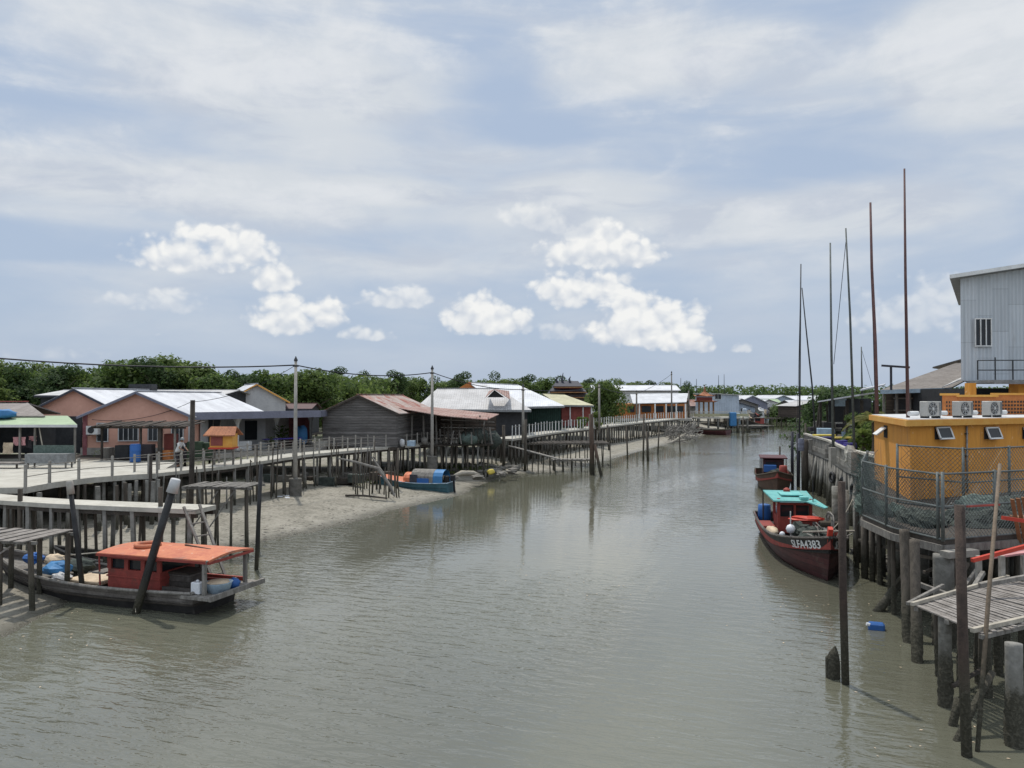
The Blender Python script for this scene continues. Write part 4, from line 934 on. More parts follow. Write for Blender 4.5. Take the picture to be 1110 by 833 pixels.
# driftwood
t = thing('driftwood', 'bent pale fallen branch reaching down to the water before the balustrade', 'driftwood', G(725, 480, .2)); D = 116
MB().tube([X3(743, D+3, ZY(470, D+3)), X3(737, D+1, ZY(474, D+1)), X3(729, D, ZY(479.5, D)), X3(721, D-1, ZY(481, D-1)), X3(717, D-1, ZY(483, D-1))], [.1, .16, .2, .2, .12], 7).build('limb', 'wood_pale', t)
MB().tube([X3(729, D, ZY(479, D)), X3(738, D-1, ZY(478, D-1)), X3(746, D-2, ZY(481, D-2))], [.1, .1, .04], 6).build('limb', 'wood_grey', t)
r5 = random.Random(5)
t = thing('brushwood', 'mound of brown brushwood on the bank between the driftwood and the pavilion', 'brushwood', G(735, 470, .5))
mb = MB()
for k in range(260):
    D = 122+r5.uniform(-6, 14); a = X3(r5.uniform(722, 757), D, r5.uniform(.1, 2.2)); d = Vector((r5.uniform(-1, 1), r5.uniform(-1, 1), r5.uniform(-.2, .9)))*1.3
    mb.beam(a, a+d, .09)
mb.build('twigs', 'wood_grey', t)['kind'] = 'stuff'
# rubble by the walkway end (490-560, 500-520)
for k in range(30):
    px = r5.uniform(488, 560); py = r5.uniform(500, 519) if px < 530 else r5.uniform(505, 514); p = G(px, py, .7); s = r5.uniform(.2, .55)
    o = MB().blob(p, (s, s*.8, s*.4), k, .35, 7, 5).build('rock', 'stone' if k % 3 else 'wood_grey'); tag(o, 'rough grey rock or lump in the rubble on the mud behind the small boat', 'rock', 'rubble on the mud bank')
o = MB().tube([G(493, 515.5, .75), G(500, 513, .85), G(513, 513, .85), G(520, 514.5, .7)], [.12, .22, .2, .06], 8).build('driftwood_log', 'wood_pale', smooth=True); tag(o, 'short pale driftwood log lying on the mud above the outboard boat', 'log')
o = MB().blob(G(532, 511.5, .8), (.3, .3, .22), 3).build('float', 'yellow_plastic', smooth=True); tag(o, 'small yellow float lying on the rubble', 'float')
for k, (px, py) in enumerate(((304, 541), (311, 540), (312, 542))):
    p = G(px, py, .45); o = MB().box(p+Vector((0, 0, .1)), (.35, .3, .18), k).build('litter', 'white_plastic', bevel=.03)
    tag(o, 'scrap of white litter on the mud left of the footed pole', 'litter', 'white litter on the mud')
mb = MB()
for k in range(420):
    px = r5.uniform(250, 540); py = r5.uniform(520, 588); p = G(px, py, .3)
    if px < 420 and py > 592-(px-253)*.2: continue
    if px >= 400 and py > 553-(px-430)*.27: continue
    s = r5.uniform(.03, .1); mb.add([p+Vector((-s, -s, .0)), p+Vector((s, -s*.6, 0)), p+Vector((s*.7, s, 0)), p+Vector((-s*.5, s*.8, 0)), p+Vector((s*.2, 0, s*.28))], [(0, 1, 4), (1, 2, 4), (2, 3, 4), (3, 0, 4)])
tag(mb.build('mud_debris', 'wood_dark'), 'scattered dark twigs and clods lying on the mud flat', 'debris', kind='stuff')

# ------------------------------------------------------------ boats
class Hull:
    """local: bow +X, port +Y, waterline z=0; x from 0 (stern) to L"""
    def __init__(s, L, B, zs, zm, zb, draft=.35, rake=.9, st=.8, full=2.2, flare=.25):
        s.L, s.B, s.zs, s.zm, s.zb, s.draft, s.rake, s.st, s.full, s.flare = L, B, zs, zm, zb, draft, rake, st, full, flare
    def sheer(s, t): 
        return s.zm+(s.zs-s.zm)*max(0, 1-t/.35)**2+(s.zb-s.zm)*max(0, (t-.35)/.65)**2.1
    def half(s, t):
        a = s.st+(1-s.st)*math.sin(min(1, t/.4)*math.pi/2)
        return s.B/2*a*(1-max(0, (t-.45)/.55)**s.full)
    def pt(s, t, k, side, inset=0):         # k 0 at keel .. 1 at sheer
        zt = s.sheer(t); z = -s.draft+(zt+s.draft)*k
        w = s.half(t)*(1-s.flare*(1-k))*min(1, (k/.28)**.55) if k > 0 else 0
        w = max(0.0, w-inset)
        x = t*s.L-s.rake*(max(0, (t-.55)/.45)**1.5)*(1-k)*1.0
        return Vector((x, side*(w+.001), z))
    def shell(s, k0, k1, nt_=26, nk=6, off=0.0, inner=None):
        mb = MB(); 
        for side in (-1, 1):
            b = len(mb.v)
            for i in range(nt_+1):
                for j in range(nk+1):
                    p = s.pt(i/nt_, k0+(k1-k0)*j/nk, side); p.y += side*off; mb.v.append(p)
            for i in range(nt_):
                for j in range(nk):
                    a = b+i*(nk+1)+j; q = (a, a+nk+1, a+nk+2, a+1); mb.f.append(q if side < 0 else q[::-1])
        # transom
        b = len(mb.v)
        for j in range(nk+1):
            for side in (-1, 1):
                p = s.pt(0, k0+(k1-k0)*j/nk, side); mb.v.append(p)
        for j in range(nk): mb.f.append((b+2*j, b+2*j+2, b+2*j+3, b+2*j+1))
        return mb
    def bulwark(s, zd, nt_=26, th=.06):      # inner lining from deck height to sheer
        mb = MB()
        for side in (-1, 1):
            b = len(mb.v)
            for i in range(nt_+1):
                t = i/nt_; p = s.pt(t, 1, side); q = Vector((p.x-.02, side*max(0, abs(p.y)-th), p.z)); r = Vector((q.x, q.y, min(zd(t), p.z-.02)))
                mb.v += [p, q, r]
            for i in range(nt_):
                for j in range(2):
                    a = b+i*3+j; f = (a, a+3, a+4, a+1); mb.f.append(f if side < 0 else f[::-1])
        return mb
    def deck(s, zd, t0=0, t1=1, nt_=24, inset=.03, zfn=None):
        mb = MB(); 
        for i in range(nt_+1):
            t = t0+(t1-t0)*i/nt_; p = s.pt(t, 1, 1); w = max(.002, p.y-inset)
            mb.v += [Vector((p.x, -w, zd(t))), Vector((p.x, w, zd(t)))]
        for i in range(nt_): mb.f.append((2*i, 2*i+2, 2*i+3, 2*i+1))
        return mb
    def gunwale(s, w=.07, nt_=30, dz=.0, k=1):
        mb = MB()
        for side in (-1, 1):
            mb.tube([s.pt(i/nt_, k, side)+Vector((0, side*.01, dz)) for i in range(nt_+1)], w, 6)
        a, b = s.pt(0, k, -1), s.pt(0, k, 1); mb.tube([a+Vector((0, 0, dz)), b+Vector((0, 0, dz))], w, 6)
        return mb
def place(root, stern, bow):
    d = Vector(bow)-Vector(stern); root.location = (stern[0], stern[1], 0); root.rotation_euler = (0, 0, math.atan2(d.y, d.x)); return d.length
def L_(mb, name, m, t, smooth=False, bevel=0): return mb.build(name, m, t, local=True, smooth=smooth, bevel=bevel)

# --- boat 1: red cabin, orange roof
b1 = thing('fishing_boat', 'wooden fishing boat with red cabin and orange roof moored at lower left', 'fishing boat')
Lb = place(b1, (-9.85, 25.85), (-19.5, 29.15))
H = Hull(Lb, 2.5, .72, .66, 1.35, .4, 1.3, .92, 2.4, .3)
L_(H.shell(0, .62), 'hull', 'hull_black', b1, True)
L_(H.shell(.62, 1, off=.012), 'upper_strake', 'hull_grey', b1, True)
zd = lambda t: H.sheer(t)-.28
L_(H.bulwark(zd), 'bulwark', 'hull_grey', b1); L_(H.deck(zd), 'deck', 'wood_grey', b1)
L_(H.gunwale(.055), 'gunwale', 'wood_grey', b1)
L_(H.gunwale(.04, k=.64), 'rubbing_strake', 'wood_dark', b1)
# stern overhanging platform
L_(MB().box((-.3, 0, .62), (1.2, 2.6, .09)), 'stern_platform', 'wood_grey', b1)
L_(MB().box((-.9, 0, .66), (.1, 2.7, .16)), 'stern_board', 'wood_grey', b1)
zc = .45; x0, x1 = 1.55, 3.75; W2 = .82; zr = 1.62
# cabin
cab = L_(MB().box(((x0+x1)/2, 0, zc+(zr-.42-zc)/2), (x1-x0, W2*2, zr-.42-zc)), 'cabin', 'red_boat', b1, bevel=.015)
mb = MB()
for x in (x0+.05, x0+.72, x0+1.42, x1-.05):
    for s in (-1, 1): mb.box((x, s*(W2-.04), zr-.2), (.16, .07, .46))
for y in (-.28, .28): mb.box((x1-.04, y, zr-.2), (.07, .12, .46))
for s in (-1, 1): mb.box(((x0+x1)/2, s*(W2-.04), zr-.03), (x1-x0, .08, .1))
L_(mb, 'window_pillars', 'red_boat', cab)
L_(MB().box(((x0+x1)/2, 0, zr-.21), (x1-x0-.12, W2*2-.22, .4)), 'interior', 'glass_dark', cab)
L_(MB().box(((x0+x1)/2, 0, zc+.52), (x1-x0+.06, W2*2+.06, .05)), 'belt_rail', 'red_boat', cab)
# roof: gently cambered, from forward of cabin to stern
mb = MB(); xa, xb = -.65, 3.95; n = 8
for i, x in enumerate((xa, xb)):
    for j in range(n+1):
        y = -1.1+2.2*j/n; mb.v.append(Vector((x, y, zr+.1+.12*math.cos(y/1.1*1.4)+(.06 if i == 0 else 0.02))))
for j in range(n): mb.f.append((j, j+1, n+1+j+1, n+1+j))
nv = len(mb.v); mb.v += [v-Vector((0, 0, .07)) for v in mb.v]; 
for j in range(n): mb.f.append((nv+n+1+j, nv+n+1+j+1, nv+j+1, nv+j))
mb.f += [(0, nv, nv+n+1, n+1)[::-1], (n, nv+n, nv+2*n+1, 2*n+1)]
mb.f += [(j, nv+j, nv+j+1, j+1) for j in range(n)]+[(n+1+j, n+1+j+1, nv+n+1+j+1, nv+n+1+j) for j in range(n)]
rf = L_(mb, 'roof', 'orange_boat', b1)
mb = MB()
for s in (-1, 1): mb.beam((xa, s*1.1, zr+.1), (xb, s*1.1, zr+.08), .05, .08)
for x in (xa, xb): mb.beam((x, -1.1, zr+.09), (x, 1.1, zr+.09), .05, .08)
L_(mb, 'roof_edge', 'red_boat', rf)
L_(MB().beam((1.6, -.4, zr+.27), (.3, -.1, zr+.25), .06), 'roof_batten', 'wood_brown', rf)
mb = MB(); q = [(2.75+.38*math.cos(a*.5236), .1+.38*math.sin(a*.5236), zr+.3) for a in range(13)]; mb.tube(q, .075, 8, cap=False)
o = L_(mb, 'life_ring', 'orange_boat', None) if False else mb.build('life_ring', 'orange_boat', None, smooth=True)
o.location = b1.location; o.rotation_euler = b1.rotation_euler; tag(o, 'orange life ring lying on the orange boat roof', 'life ring')
for x, y in ((-.4, 1.0), (-.4, -1.0), (1.5, -1.0)):
    L_(MB().beam((x, y, .5), (x, y, zr+.1), .11 if x < 0 else .06), 'roof_post', 'wood_grey' if x < 0 else 'wood_dark', b1)
L_(MB().beam((-.4, 1.0, 1.25), (-.6, 1.12, 1.8), .06), 'brace', 'wood_grey', b1)
L_(MB().box((1.15, .0, .8), (.9, .8, .6)), 'engine_box', 'hull_grey', b1, bevel=.03)
L_(MB().box((1.2, .0, 1.13), (1.0, .9, .06)), 'hatch_cover', 'wood_dark', b1)
L_(MB().box((.9, -.7, .62), (1.3, .12, .3)), 'red_locker', 'red_boat', b1); L_(MB().box((.6, -1.1, .68), (1.8, .1, .22)), 'side_board', 'red_boat', b1)
L_(MB().box((.75, .85, .7), (1.3, .06, .16)), 'side_board', 'hull_grey', b1)
L_(MB().box((4.9, 0, .62), (1.6, 1.5, .1)), 'hatch_cover', 'cream_cloth', b1, bevel=.02)
L_(MB().box((4.1, .45, 1.03), (.5, .9, .06)), 'shelf', 'wood_grey', b1)
L_(MB().tube([(Lb-.3, 0, .9), (Lb+.05, 0, 1.3), (Lb+.25, 0, 1.75)], [.12, .1, .07], 8), 'stem_post', 'hull_grey', b1)
L_(MB().tube([(4.1, .8, .6), (4.15, .8, 1.6)], .03, 6), 'bitt', 'red_boat', b1)
mb = MB(); mb.tube([(7.2, -.8, 1.1), (5.2, -1.0, 1.35), (4.2, -1.0, 1.3)], .03, 5); L_(mb, 'boat_hook', 'wood_pale', b1)
def onboat(b, name, label, cat, mb, m, smooth=False, bevel=0, group=None):
    o = mb.build(name, m, None, smooth=smooth, bevel=bevel); o.location = b.location; o.rotation_euler = b.rotation_euler; return tag(o, label, cat, group)
onboat(b1, 'jerrycan', 'white plastic jerrycan on the boat deck beside the grey engine box', 'jerrycan', MB().box((-.05, .9, .86), (.36, .26, .38)).box((-.05, .9, 1.08), (.1, .1, .08)), 'white_plastic', bevel=.03)
basin = thing('basin', 'pale blue grey basin full of shells on the stern of the red cabin boat', 'basin', b1.location, b1.rotation_euler.z)
L_(MB().lathe((-.5, .45, .66), [(.33, 0), (.42, .3), (.45, .33), (.4, .31)], 18), 'tub', 'light_blue', basin, True)
L_(MB().blob((-.5, .45, .98), (.36, .36, .07), 4, .12, 12, 6), 'shell_heap', 'cream_cloth', basin)
onboat(b1, 'sack', 'blue bag beside the basin on the boat stern', 'bag', MB().blob((-.62, -.15, .8), (.2, .2, .2), 8, .15), 'blue_plastic', True)
onboat(b1, 'tarp_bundle', 'blue tarpaulin bundle on the foredeck under the slat platform', 'tarpaulin', MB().blob((6.6, .35, .9), (.55, .4, .25), 2, .2), 'blue_tarp')
onboat(b1, 'tarp_bundle', 'second smaller blue bundle lying nearer the bow of the red cabin boat', 'tarpaulin', MB().blob((8.0, .1, 1.1), (.4, .3, .2), 4, .2), 'blue_plastic')
onboat(b1, 'sack', 'cream sack between the blue bundles on the bow', 'sack', MB().blob((7.4, -.3, 1.0), (.4, .3, .22), 6, .2), 'cream_cloth')
onboat(b1, 'net_heap', 'grey net heap on the foredeck beside the blue tarpaulin', 'net heap', MB().blob((6.3, -.4, .85), (.6, .4, .25), 6, .25), 'net')
onboat(b1, 'sack', 'white sack on the near side of the foredeck', 'sack', MB().blob((5.9, .75, .7), (.4, .25, .18), 9, .2), 'white_plaster')
# a dark hull behind it
b1b = thing('rowing_boat', 'old dark wooden skiff lying on the mud behind the red cabin boat', 'skiff')
Lq = place(b1b, (-12.2, 29.9), (-18.5, 31.3)); Hq = Hull(Lq, 1.6, .75, .65, 1.0, .1, .5, .7, 2)
L_(Hq.shell(0, 1), 'hull', 'hull_black', b1b, True); L_(Hq.deck(lambda t: .45), 'floor', 'wood_dark', b1b); L_(Hq.gunwale(.04), 'gunwale', 'wood_grey', b1b)
for x in (1.5, 3.2): L_(MB().box((x, 0, .62), (.25, 1.35, .05)), 'thwart', 'wood_grey', b1b)

# --- boat 2: small blue boat with orange tarp and outboard
b2 = thing('small_boat', 'small teal blue boat with orange tarpaulin bow and an outboard engine on the mud edge', 'boat')
p0 = G(489, 534, .1); p1 = G(409, 523.5, .6); Ls = place(b2, (p0.x, p0.y), (p1.x-.2, p1.y)); 
Hb = Hull(Ls, 1.9, .85, .8, 1.35, .15, .7, .85, 2.3, .25)
L_(Hb.shell(0, 1), 'hull', 'teal_hull', b2, True); L_(Hb.deck(lambda t: .5), 'floor', 'wood_dark', b2); L_(Hb.bulwark(lambda t: .5), 'lining', 'teal_hull', b2); L_(Hb.gunwale(.035), 'gunwale', 'light_blue', b2)
mb = MB(); n = 8; K = 7
for i in range(n+1):
    t = .52+.46*i/n; p = Hb.pt(t, 1, 1)
    for j in range(K+1):
        y = -1+2*j/K; mb.v.append(Vector((p.x, y*(p.y+.05), p.z+.02+.22*(1-y*y)*(1-i/n*.6)+jit(.03))))
for i in range(n):
    for j in range(K): a = i*(K+1)+j; mb.f.append((a, a+K+1, a+K+2, a+1))
L_(mb, 'bow_tarp', 'orange_tarp', b2)
cx = Ls*.3
mb = MB(); n = 8
def hood(x0, x1, h, w, m, z0=.55):
    mb = MB(); 
    for x in (x0, x1):
        for j in range(n+1):
            a = math.pi*j/n; mb.v.append(Vector((x, -w*math.cos(a), z0+h*math.sin(a)**.6)))
    mb.f += [(j, j+1, n+2+j, n+1+j) for j in range(n)]
    return L_(mb, 'hood', m, b2)
hood(Ls*.46, Ls*.56, .8, .8, 'orange_tarp', .7); hood(Ls*.18, Ls*.46, 1.05, .84, 'wood_grey', .7); hood(Ls*.06, Ls*.26, .98, .8, 'blue_tarp', .76)
L_(MB().box((Ls*.46, 0, 1.0), (.05, 1.3, .9)), 'hood_front', 'fascia_dark', b2)
L_(MB().box((Ls*.3, .86, .95), (.9, .03, .4)), 'side_cloth', 'blue_plastic', b2)
L_(MB().box((Ls*.42, .84, 1.1), (.6, .05, .6)), 'side_cloth', 'fascia_dark', b2)
eng = L_(MB().box((-.15, 0, 1.15), (.32, .3, .42)), 'outboard_engine', 'black_paint', b2, bevel=.04)
L_(MB().beam((-.2, 0, 1.0), (-.3, 0, -.1), .12), 'engine_leg', 'black_paint', eng); L_(MB().beam((0, 0, 1.15), (.5, .1, 1.25), .04), 'tiller', 'black_paint', eng)
o = onboat(b2, 'engine_cover', 'dark spare engine standing at the stern of the small blue boat', 'engine', MB().box((.25, .25, 1.05), (.35, .3, .55)), 'hull_black', bevel=.05)
onboat(b2, 'sack', 'pale sack in the stern of the small blue boat', 'sack', MB().blob((.7, -.2, 1.0), (.3, .25, .28), 3), 'cream_cloth', True)

# --- boat 3: maroon boat with turquoise roof
b3 = thing('fishing_boat', 'maroon fishing boat with turquoise cabin roof moored at the right bank', 'fishing boat')
Lc = place(b3, (14.0, 40.3), (11.85, 28.9))
H3b = Hull(Lc, 3.1, 1.0, .95, 1.75, .4, .75, .9, 2.6, .3)
L_(H3b.shell(0, .72), 'hull', 'hull_maroon', b3, True); L_(H3b.shell(.72, 1, off=.012), 'bulwark_band', 'hull_black', b3, True)
zd3 = lambda t: H3b.sheer(t)-.45
L_(H3b.bulwark(zd3), 'bulwark', 'red_boat', b3); L_(H3b.deck(zd3), 'deck', 'hull_black', b3); L_(H3b.gunwale(.06), 'gunwale', 'hull_grey', b3)
L_(H3b.gunwale(.035, k=.72), 'rubbing_strake', 'hull_black', b3)
L_(MB().beam((Lc-.3, 0, 1.5), (Lc-.02, 0, 2.1), .17, .2), 'stem_post', 'red_bright', b3)
# registration on both bows
def hull_text(txt, Hh, t, side, x_start, zc_, size, m):
    cu = bpy.data.curves.new('registration', 'FONT'); cu.body = txt; cu.size = size; cu.extrude = .004; cu.offset = .006
    to = bpy.data.objects.new('registration_tmp', cu); C.objects.link(to)
    dg = bpy.context.evaluated_depsgraph_get(); dg.update(); me = bpy.data.meshes.new_from_object(to.evaluated_get(dg))
    bpy.data.objects.remove(to)
    wmax = max(v.co.x for v in me.vertices)
    for v in me.vertices:
        x = x_start+v.co.x if side > 0 else x_start+(wmax-v.co.x)
        # side>0: port (+Y): reading direction runs towards -x when seen from port; handled by flip
        xx = x_start-v.co.x if side < 0 else x_start-wmax+v.co.x
        if side > 0: xx = x_start-wmax+(wmax-v.co.x)
        else: xx = x_start-wmax+v.co.x
        tt = min(.97, max(0, xx/Hh.L)); zt = Hh.sheer(tt); z = zt-zc_+v.co.y
        best = None
        k = (z+Hh.draft)/(zt+Hh.draft); 
        # invert rake
        for _ in range(6):
            tt = min(.99, (xx+Hh.rake*(max(0, (tt-.55)/.45)**1.5)*(1-k))/Hh.L); zt = Hh.sheer(tt); k = (z+Hh.draft)/(zt+Hh.draft)
        p = Hh.pt(tt, k, side); v.co = (p.x, p.y+side*(.022+v.co.z), p.z)
    me.materials.append(M[m]); o = bpy.data.objects.new('registration', me); C.objects.link(o); o.parent = t; return o
for s in (-1, 1): hull_text('SLFA4383', H3b, b3, s, Lc*.955, .40, .44, 'white_paint')
# cabin (x forward). cabin stands aft
ca, cb = 2.4, 5.0; zt3 = 2.15
cab = L_(MB().box((3.15, 0, .95), (1.5, 1.5, .75)), 'cabin', 'red_boat', b3)
for x in (2.45, 3.85):
    for y in (-.72, .72): L_(MB().box((x, y, 1.62), (.14, .12, 1.15)), 'window_pillar', 'red_boat', cab)
mb = MB(); mb.box((3.87, 0, 1.6), (.06, .1, .7)); mb.box((3.87, 0, 1.95), (.08, 1.4, .1)); mb.box((3.87, 0, 1.3), (.08, 1.4, .08))
L_(mb, 'window_frame', 'red_boat', cab); L_(MB().box((3.15, 0, 1.62), (1.2, 1.25, .6)), 'interior', 'glass_dark', cab)
L_(MB().box((4.9, .95, 1.1), (1.6, .07, .6)), 'side_panel', 'red_boat', b3)
rf = L_(MB().slab([(1.2, -1.1, zt3+.12), (4.3, -1.0, zt3), (4.3, .85, zt3), (1.2, 1.0, zt3+.12)], .07), 'roof', 'teal_paint', b3)
L_(MB().slab([(3.6, .95, zt3+.03), (4.5, .4, zt3+.02), (5.3, 1.05, zt3-.16), (5.0, 1.25, zt3-.16)], .05), 'awning', 'teal_paint', b3)
L_(MB().box((2.6, 0, zt3+.12), (1.2, 1.0, .05)).box((3.9, .4, zt3+.1), (.5, .35, .12)), 'roof_hatch', 'teal_paint', rf)
L_(MB().lathe((1.55, .0, zt3+.1), [(.16, 0), (.16, .12), (.05, .2)], 10), 'vent', 'red_boat', rf)
for x, y in ((1.3, 1.1), (1.3, -1.1)): L_(MB().beam((x, y, .6), (x, y, zt3+.1), .06), 'roof_post', 'wood_dark', b3)
L_(MB().cyl((4.5, .7, zt3), (4.5, .7, zt3+1.0), .02), 'antenna', 'steel_dark', rf)
onboat(b3, 'barrel', 'blue barrel at the stern of the turquoise roofed boat', 'barrel', MB().lathe((1.0, .0-1.0, .6), [(.3, 0), (.32, .3), (.32, .6), (.3, .9), (.2, .93)], 14), 'blue_plastic', True)
onboat(b3, 'barrel', 'dark blue drum behind the cabin of the turquoise roofed boat', 'barrel', MB().lathe((1.2, -.2, .6), [(.28, 0), (.3, .3), (.3, .6), (.28, .85), (.2, .88)], 14), 'fascia_blue', True)
onboat(b3, 'crate', 'red tray on deck between the barrel and the white buoys', 'crate', MB().box((3.0, -1.15, .75), (1.7, .55, .25)), 'red_boat')
onboat(b3, 'sack', 'long cream sack on the side deck of the turquoise roofed boat', 'sack', MB().blob((4.4, -1.1, .75), (.7, .28, .2), 3, .1), 'cream_cloth', True)
for k, (x, y, z, r) in enumerate(((7.4, -.75, 1.35, .2), (7.1, -1.05, 1.05, .13))):
    onboat(b3, 'buoy', ['larger white ball buoy on a stick on the foredeck', 'smaller white ball buoy beside the larger one'][k], 'buoy', MB().lathe((x, y, z-r), [(.02, 0), (r*.7, r*.3), (r, r), (r*.7, r*1.7), (.02, r*2)], 12), 'white_plastic', True)
L_(MB().cyl((7.4, -.75, .9), (7.4, -.75, 2.1), .025), 'flag_stick', 'white_paint', b3)
r9 = random.Random(9)
def nets(b, x0, x1, y0, y1, z, n, label, seed, m='net'):
    mb = MB(); rr = random.Random(seed)
    for k in range(n): mb.blob((rr.uniform(x0, x1), rr.uniform(y0, y1), z+rr.uniform(0, .3)), (rr.uniform(.25, .55), rr.uniform(.25, .5), rr.uniform(.15, .35)), seed+k, .3, 9, 6)
    return onboat(b, 'net_heap', label, 'net heap', mb, m)
for k in range(9):
    x, y = r9.uniform(5.4, 9.0), r9.uniform(-.6, 1.0)
    onboat(b3, 'crate', 'small fish crate or box among the gear on the turquoise roofed boat', 'crate', MB().box((x, y*(1-.08*(x-5)), .85+r9.uniform(0, .35)), (r9.uniform(.3, .6), r9.uniform(.25, .45), r9.uniform(.2, .4)), r9.uniform(-.5, .5)), r9.choice(['wood_grey', 'concrete', 'net', 'steel', 'dark_cloth', 'light_blue']), bevel=.02, group='gear boxes on the turquoise roofed boat')
nets(b3, 5.8, 8.0, -.3, .4, .95, 8, 'dark net heap piled on the foredeck behind the buoys', 3)
# winch with coiled ropes on the quay side
t = thing('net_winch', 'rusty net winch with coiled ropes on the quay side of the turquoise roofed boat', 'winch', b3.location, b3.rotation_euler.z)
mb = MB()
for k in range(5):
    q = [(6.2+k*.12+.5*math.cos(a*.5236), 1.05+jit(.03), 1.45+.5*math.sin(a*.5236)) for a in range(13)]; mb.tube(q, .035, 5, cap=False)
L_(mb, 'rope_coil', 'wood_grey', t); L_(MB().cyl((6.5, .6, 1.45), (6.5, 1.4, 1.45), .14), 'drum', 'rust', t)
for y in (.6, 1.4): L_(MB().beam((6.5, y, .7), (6.5, y, 1.55), .1), 'stand', 'steel_dark', t)
mb = MB()
for k in range(40):
    a = Vector((r9.uniform(6.8, 9.6), r9.uniform(-.2, 1.0)*(1-.1), 1.05)); d = Vector((r9.uniform(-.6, .6), r9.uniform(-.5, .5), r9.uniform(.05, .55))); mb.tube([a, a+d*.5+Vector((0, 0, .1)), a+d], .025, 4)
onboat(b3, 'rigging_clutter', 'tangle of bars and lines on the foredeck of the turquoise roofed boat', 'gear', mb, 'wood_grey')
onboat(b3, 'pipe', 'pale pipe lying across the bow of the turquoise roofed boat', 'pipe', MB().cyl((9.9, -.7, 1.65), (9.6, 1.3, 1.7), .04), 'wood_pale')
onboat(b3, 'tarp_bundle', 'red tarpaulin roll in front of the cabin window', 'tarpaulin', MB().blob((5.0, .3, 1.45), (.35, .8, .12), 3, .2), 'red_bright')
# --- boat 4: brown boat behind
b4 = thing('fishing_boat', 'brown fishing boat moored behind the turquoise roofed one', 'fishing boat')
Ld = place(b4, (21.5, 64.5), (18.75, 54.8))
H4 = Hull(Ld, 2.7, 1.0, .95, 1.7, .4, .7, .9, 2.5, .3)
L_(H4.shell(0, 1), 'hull', 'hull_brown', b4, True); L_(H4.bulwark(lambda t: H4.sheer(t)-.45), 'bulwark', 'red_boat', b4); L_(H4.deck(lambda t: H4.sheer(t)-.45), 'deck', 'wood_dark', b4); L_(H4.gunwale(.06), 'gunwale', 'wood_brown', b4)
c4 = L_(MB().box((3.6, 0, 1.35), (2.4, 1.5, 1.5)), 'cabin', 'hull_maroon', b4); L_(MB().box((4.83, 0, 1.7), (.05, 1.2, .5)), 'window', 'glass_dark', c4)
L_(MB().box((3.4, 0, 2.25), (3.4, 2.0, .08)), 'roof', 'hull_maroon', b4)
for x in (1.9, 4.9):
    for y in (-.9, .9): L_(MB().beam((x, y, .7), (x, y, 2.25), .06), 'roof_post', 'wood_dark', b4)
L_(MB().box((5.4, -.3, 1.5), (.7, .9, .5)), 'blue_cover', 'blue_plastic', b4)
nets(b4, 5.6, 7.0, -.3, .4, 1.0, 4, 'net heap on the foredeck of the brown boat', 13)
onboat(b4, 'barrel', 'red drum on the foredeck of the brown boat', 'barrel', MB().lathe((6.4, .6, 1.0), [(.28, 0), (.3, .4), (.28, .8), (.2, .83)], 12), 'red_boat', True)
# --- boat 5: long dark red boat at the pavilion
def farboat(label, stern, bow, B, m, cab=None, name='fishing_boat', h=(1.0, .9, 2.0)):
    b = thing(name, label, 'boat'); Lf = place(b, stern, bow); Hf = Hull(Lf, B, h[0], h[1], h[2], .4, 1.2, .8, 2.2, .3)
    L_(Hf.shell(0, 1, 20, 4), 'hull', m, b, True); L_(Hf.deck(lambda t: Hf.sheer(t)-.4), 'deck', 'wood_dark', b); L_(Hf.gunwale(.1), 'gunwale', 'wood_brown' if m != 'white_paint' else 'light_blue', b)
    if cab:
        c = L_(MB().box((Lf*.3, 0, 1.5), (Lf*.22, B*.55, 1.5)), 'cabin', cab, b); L_(MB().box((Lf*.41+.02, 0, 1.9), (.06, B*.45, .5)), 'window', 'glass_dark', c)
        L_(MB().box((Lf*.3, 0, 2.32), (Lf*.3, B*.7, .12)), 'roof', 'wood_grey', b)
    return b
s_, e_ = G(791, 472, 0), G(747, 471, 0)
b5 = farboat('long dark red wooden boat moored below the riverside pavilion', (s_.x, s_.y+1), (e_.x, e_.y+3), 3.2, 'hull_maroon')
L_(MB().box((4.5, 0, .95), (3.5, 1.8, .35)), 'hatch', 'wood_grey', b5)
farboat('small white cabin boat at the far end of the river left side', (67, 205), (60.5, 199), 2.4, 'white_paint', 'white_plaster', h=(.9, .8, 1.4))
farboat('dark cabin boat moored at the far left landing stage', (56, 172), (50.5, 166), 2.4, 'hull_black', 'red_boat')
farboat('brown cabin boat far up the river near the right bank', (93, 205), (88, 196), 2.6, 'hull_brown', 'wood_grey')
# ------------------------------------------------------------ right bank
# balustrade quay
Q = [(23.2, 61.5), (21.2, 52), (18.9, 44), (17.6, 36.5)]
t = thing('quay_wall', 'grey concrete balustrade quay on slanting piles at the right bank', 'quay', (*Q[0], 0))
inner = offset(Q, 4.5)
mb = MB()
for i in range(3): mb.slab([(*Q[i], 3), (*Q[i+1], 3), (*inner[i+1], 3), (*inner[i], 3)], .28)
mb.build('deck', 'concrete', t)
def topz(p):  # rail height
    return 3.95
mb = MB()
for i in range(3): mb.beam((*Q[i], 4.05), (*Q[i+1], 4.05), .22, .12)
mb.build('coping', 'concrete_pale', t)
mb = MB()
for i in range(3): mb.beam((*Q[i], 3.18), (*Q[i+1], 3.18), .16, .32)
mb.build('kerb', 'pile_concrete', t)
ps = resample(Q, .34)
for i, (p, d) in enumerate(ps):
    MB().beam((p.x, p.y, 3.3), (p.x, p.y, 4.0), .09, .14 if i % 8 else .3).build('baluster', 'pile_concrete', t)
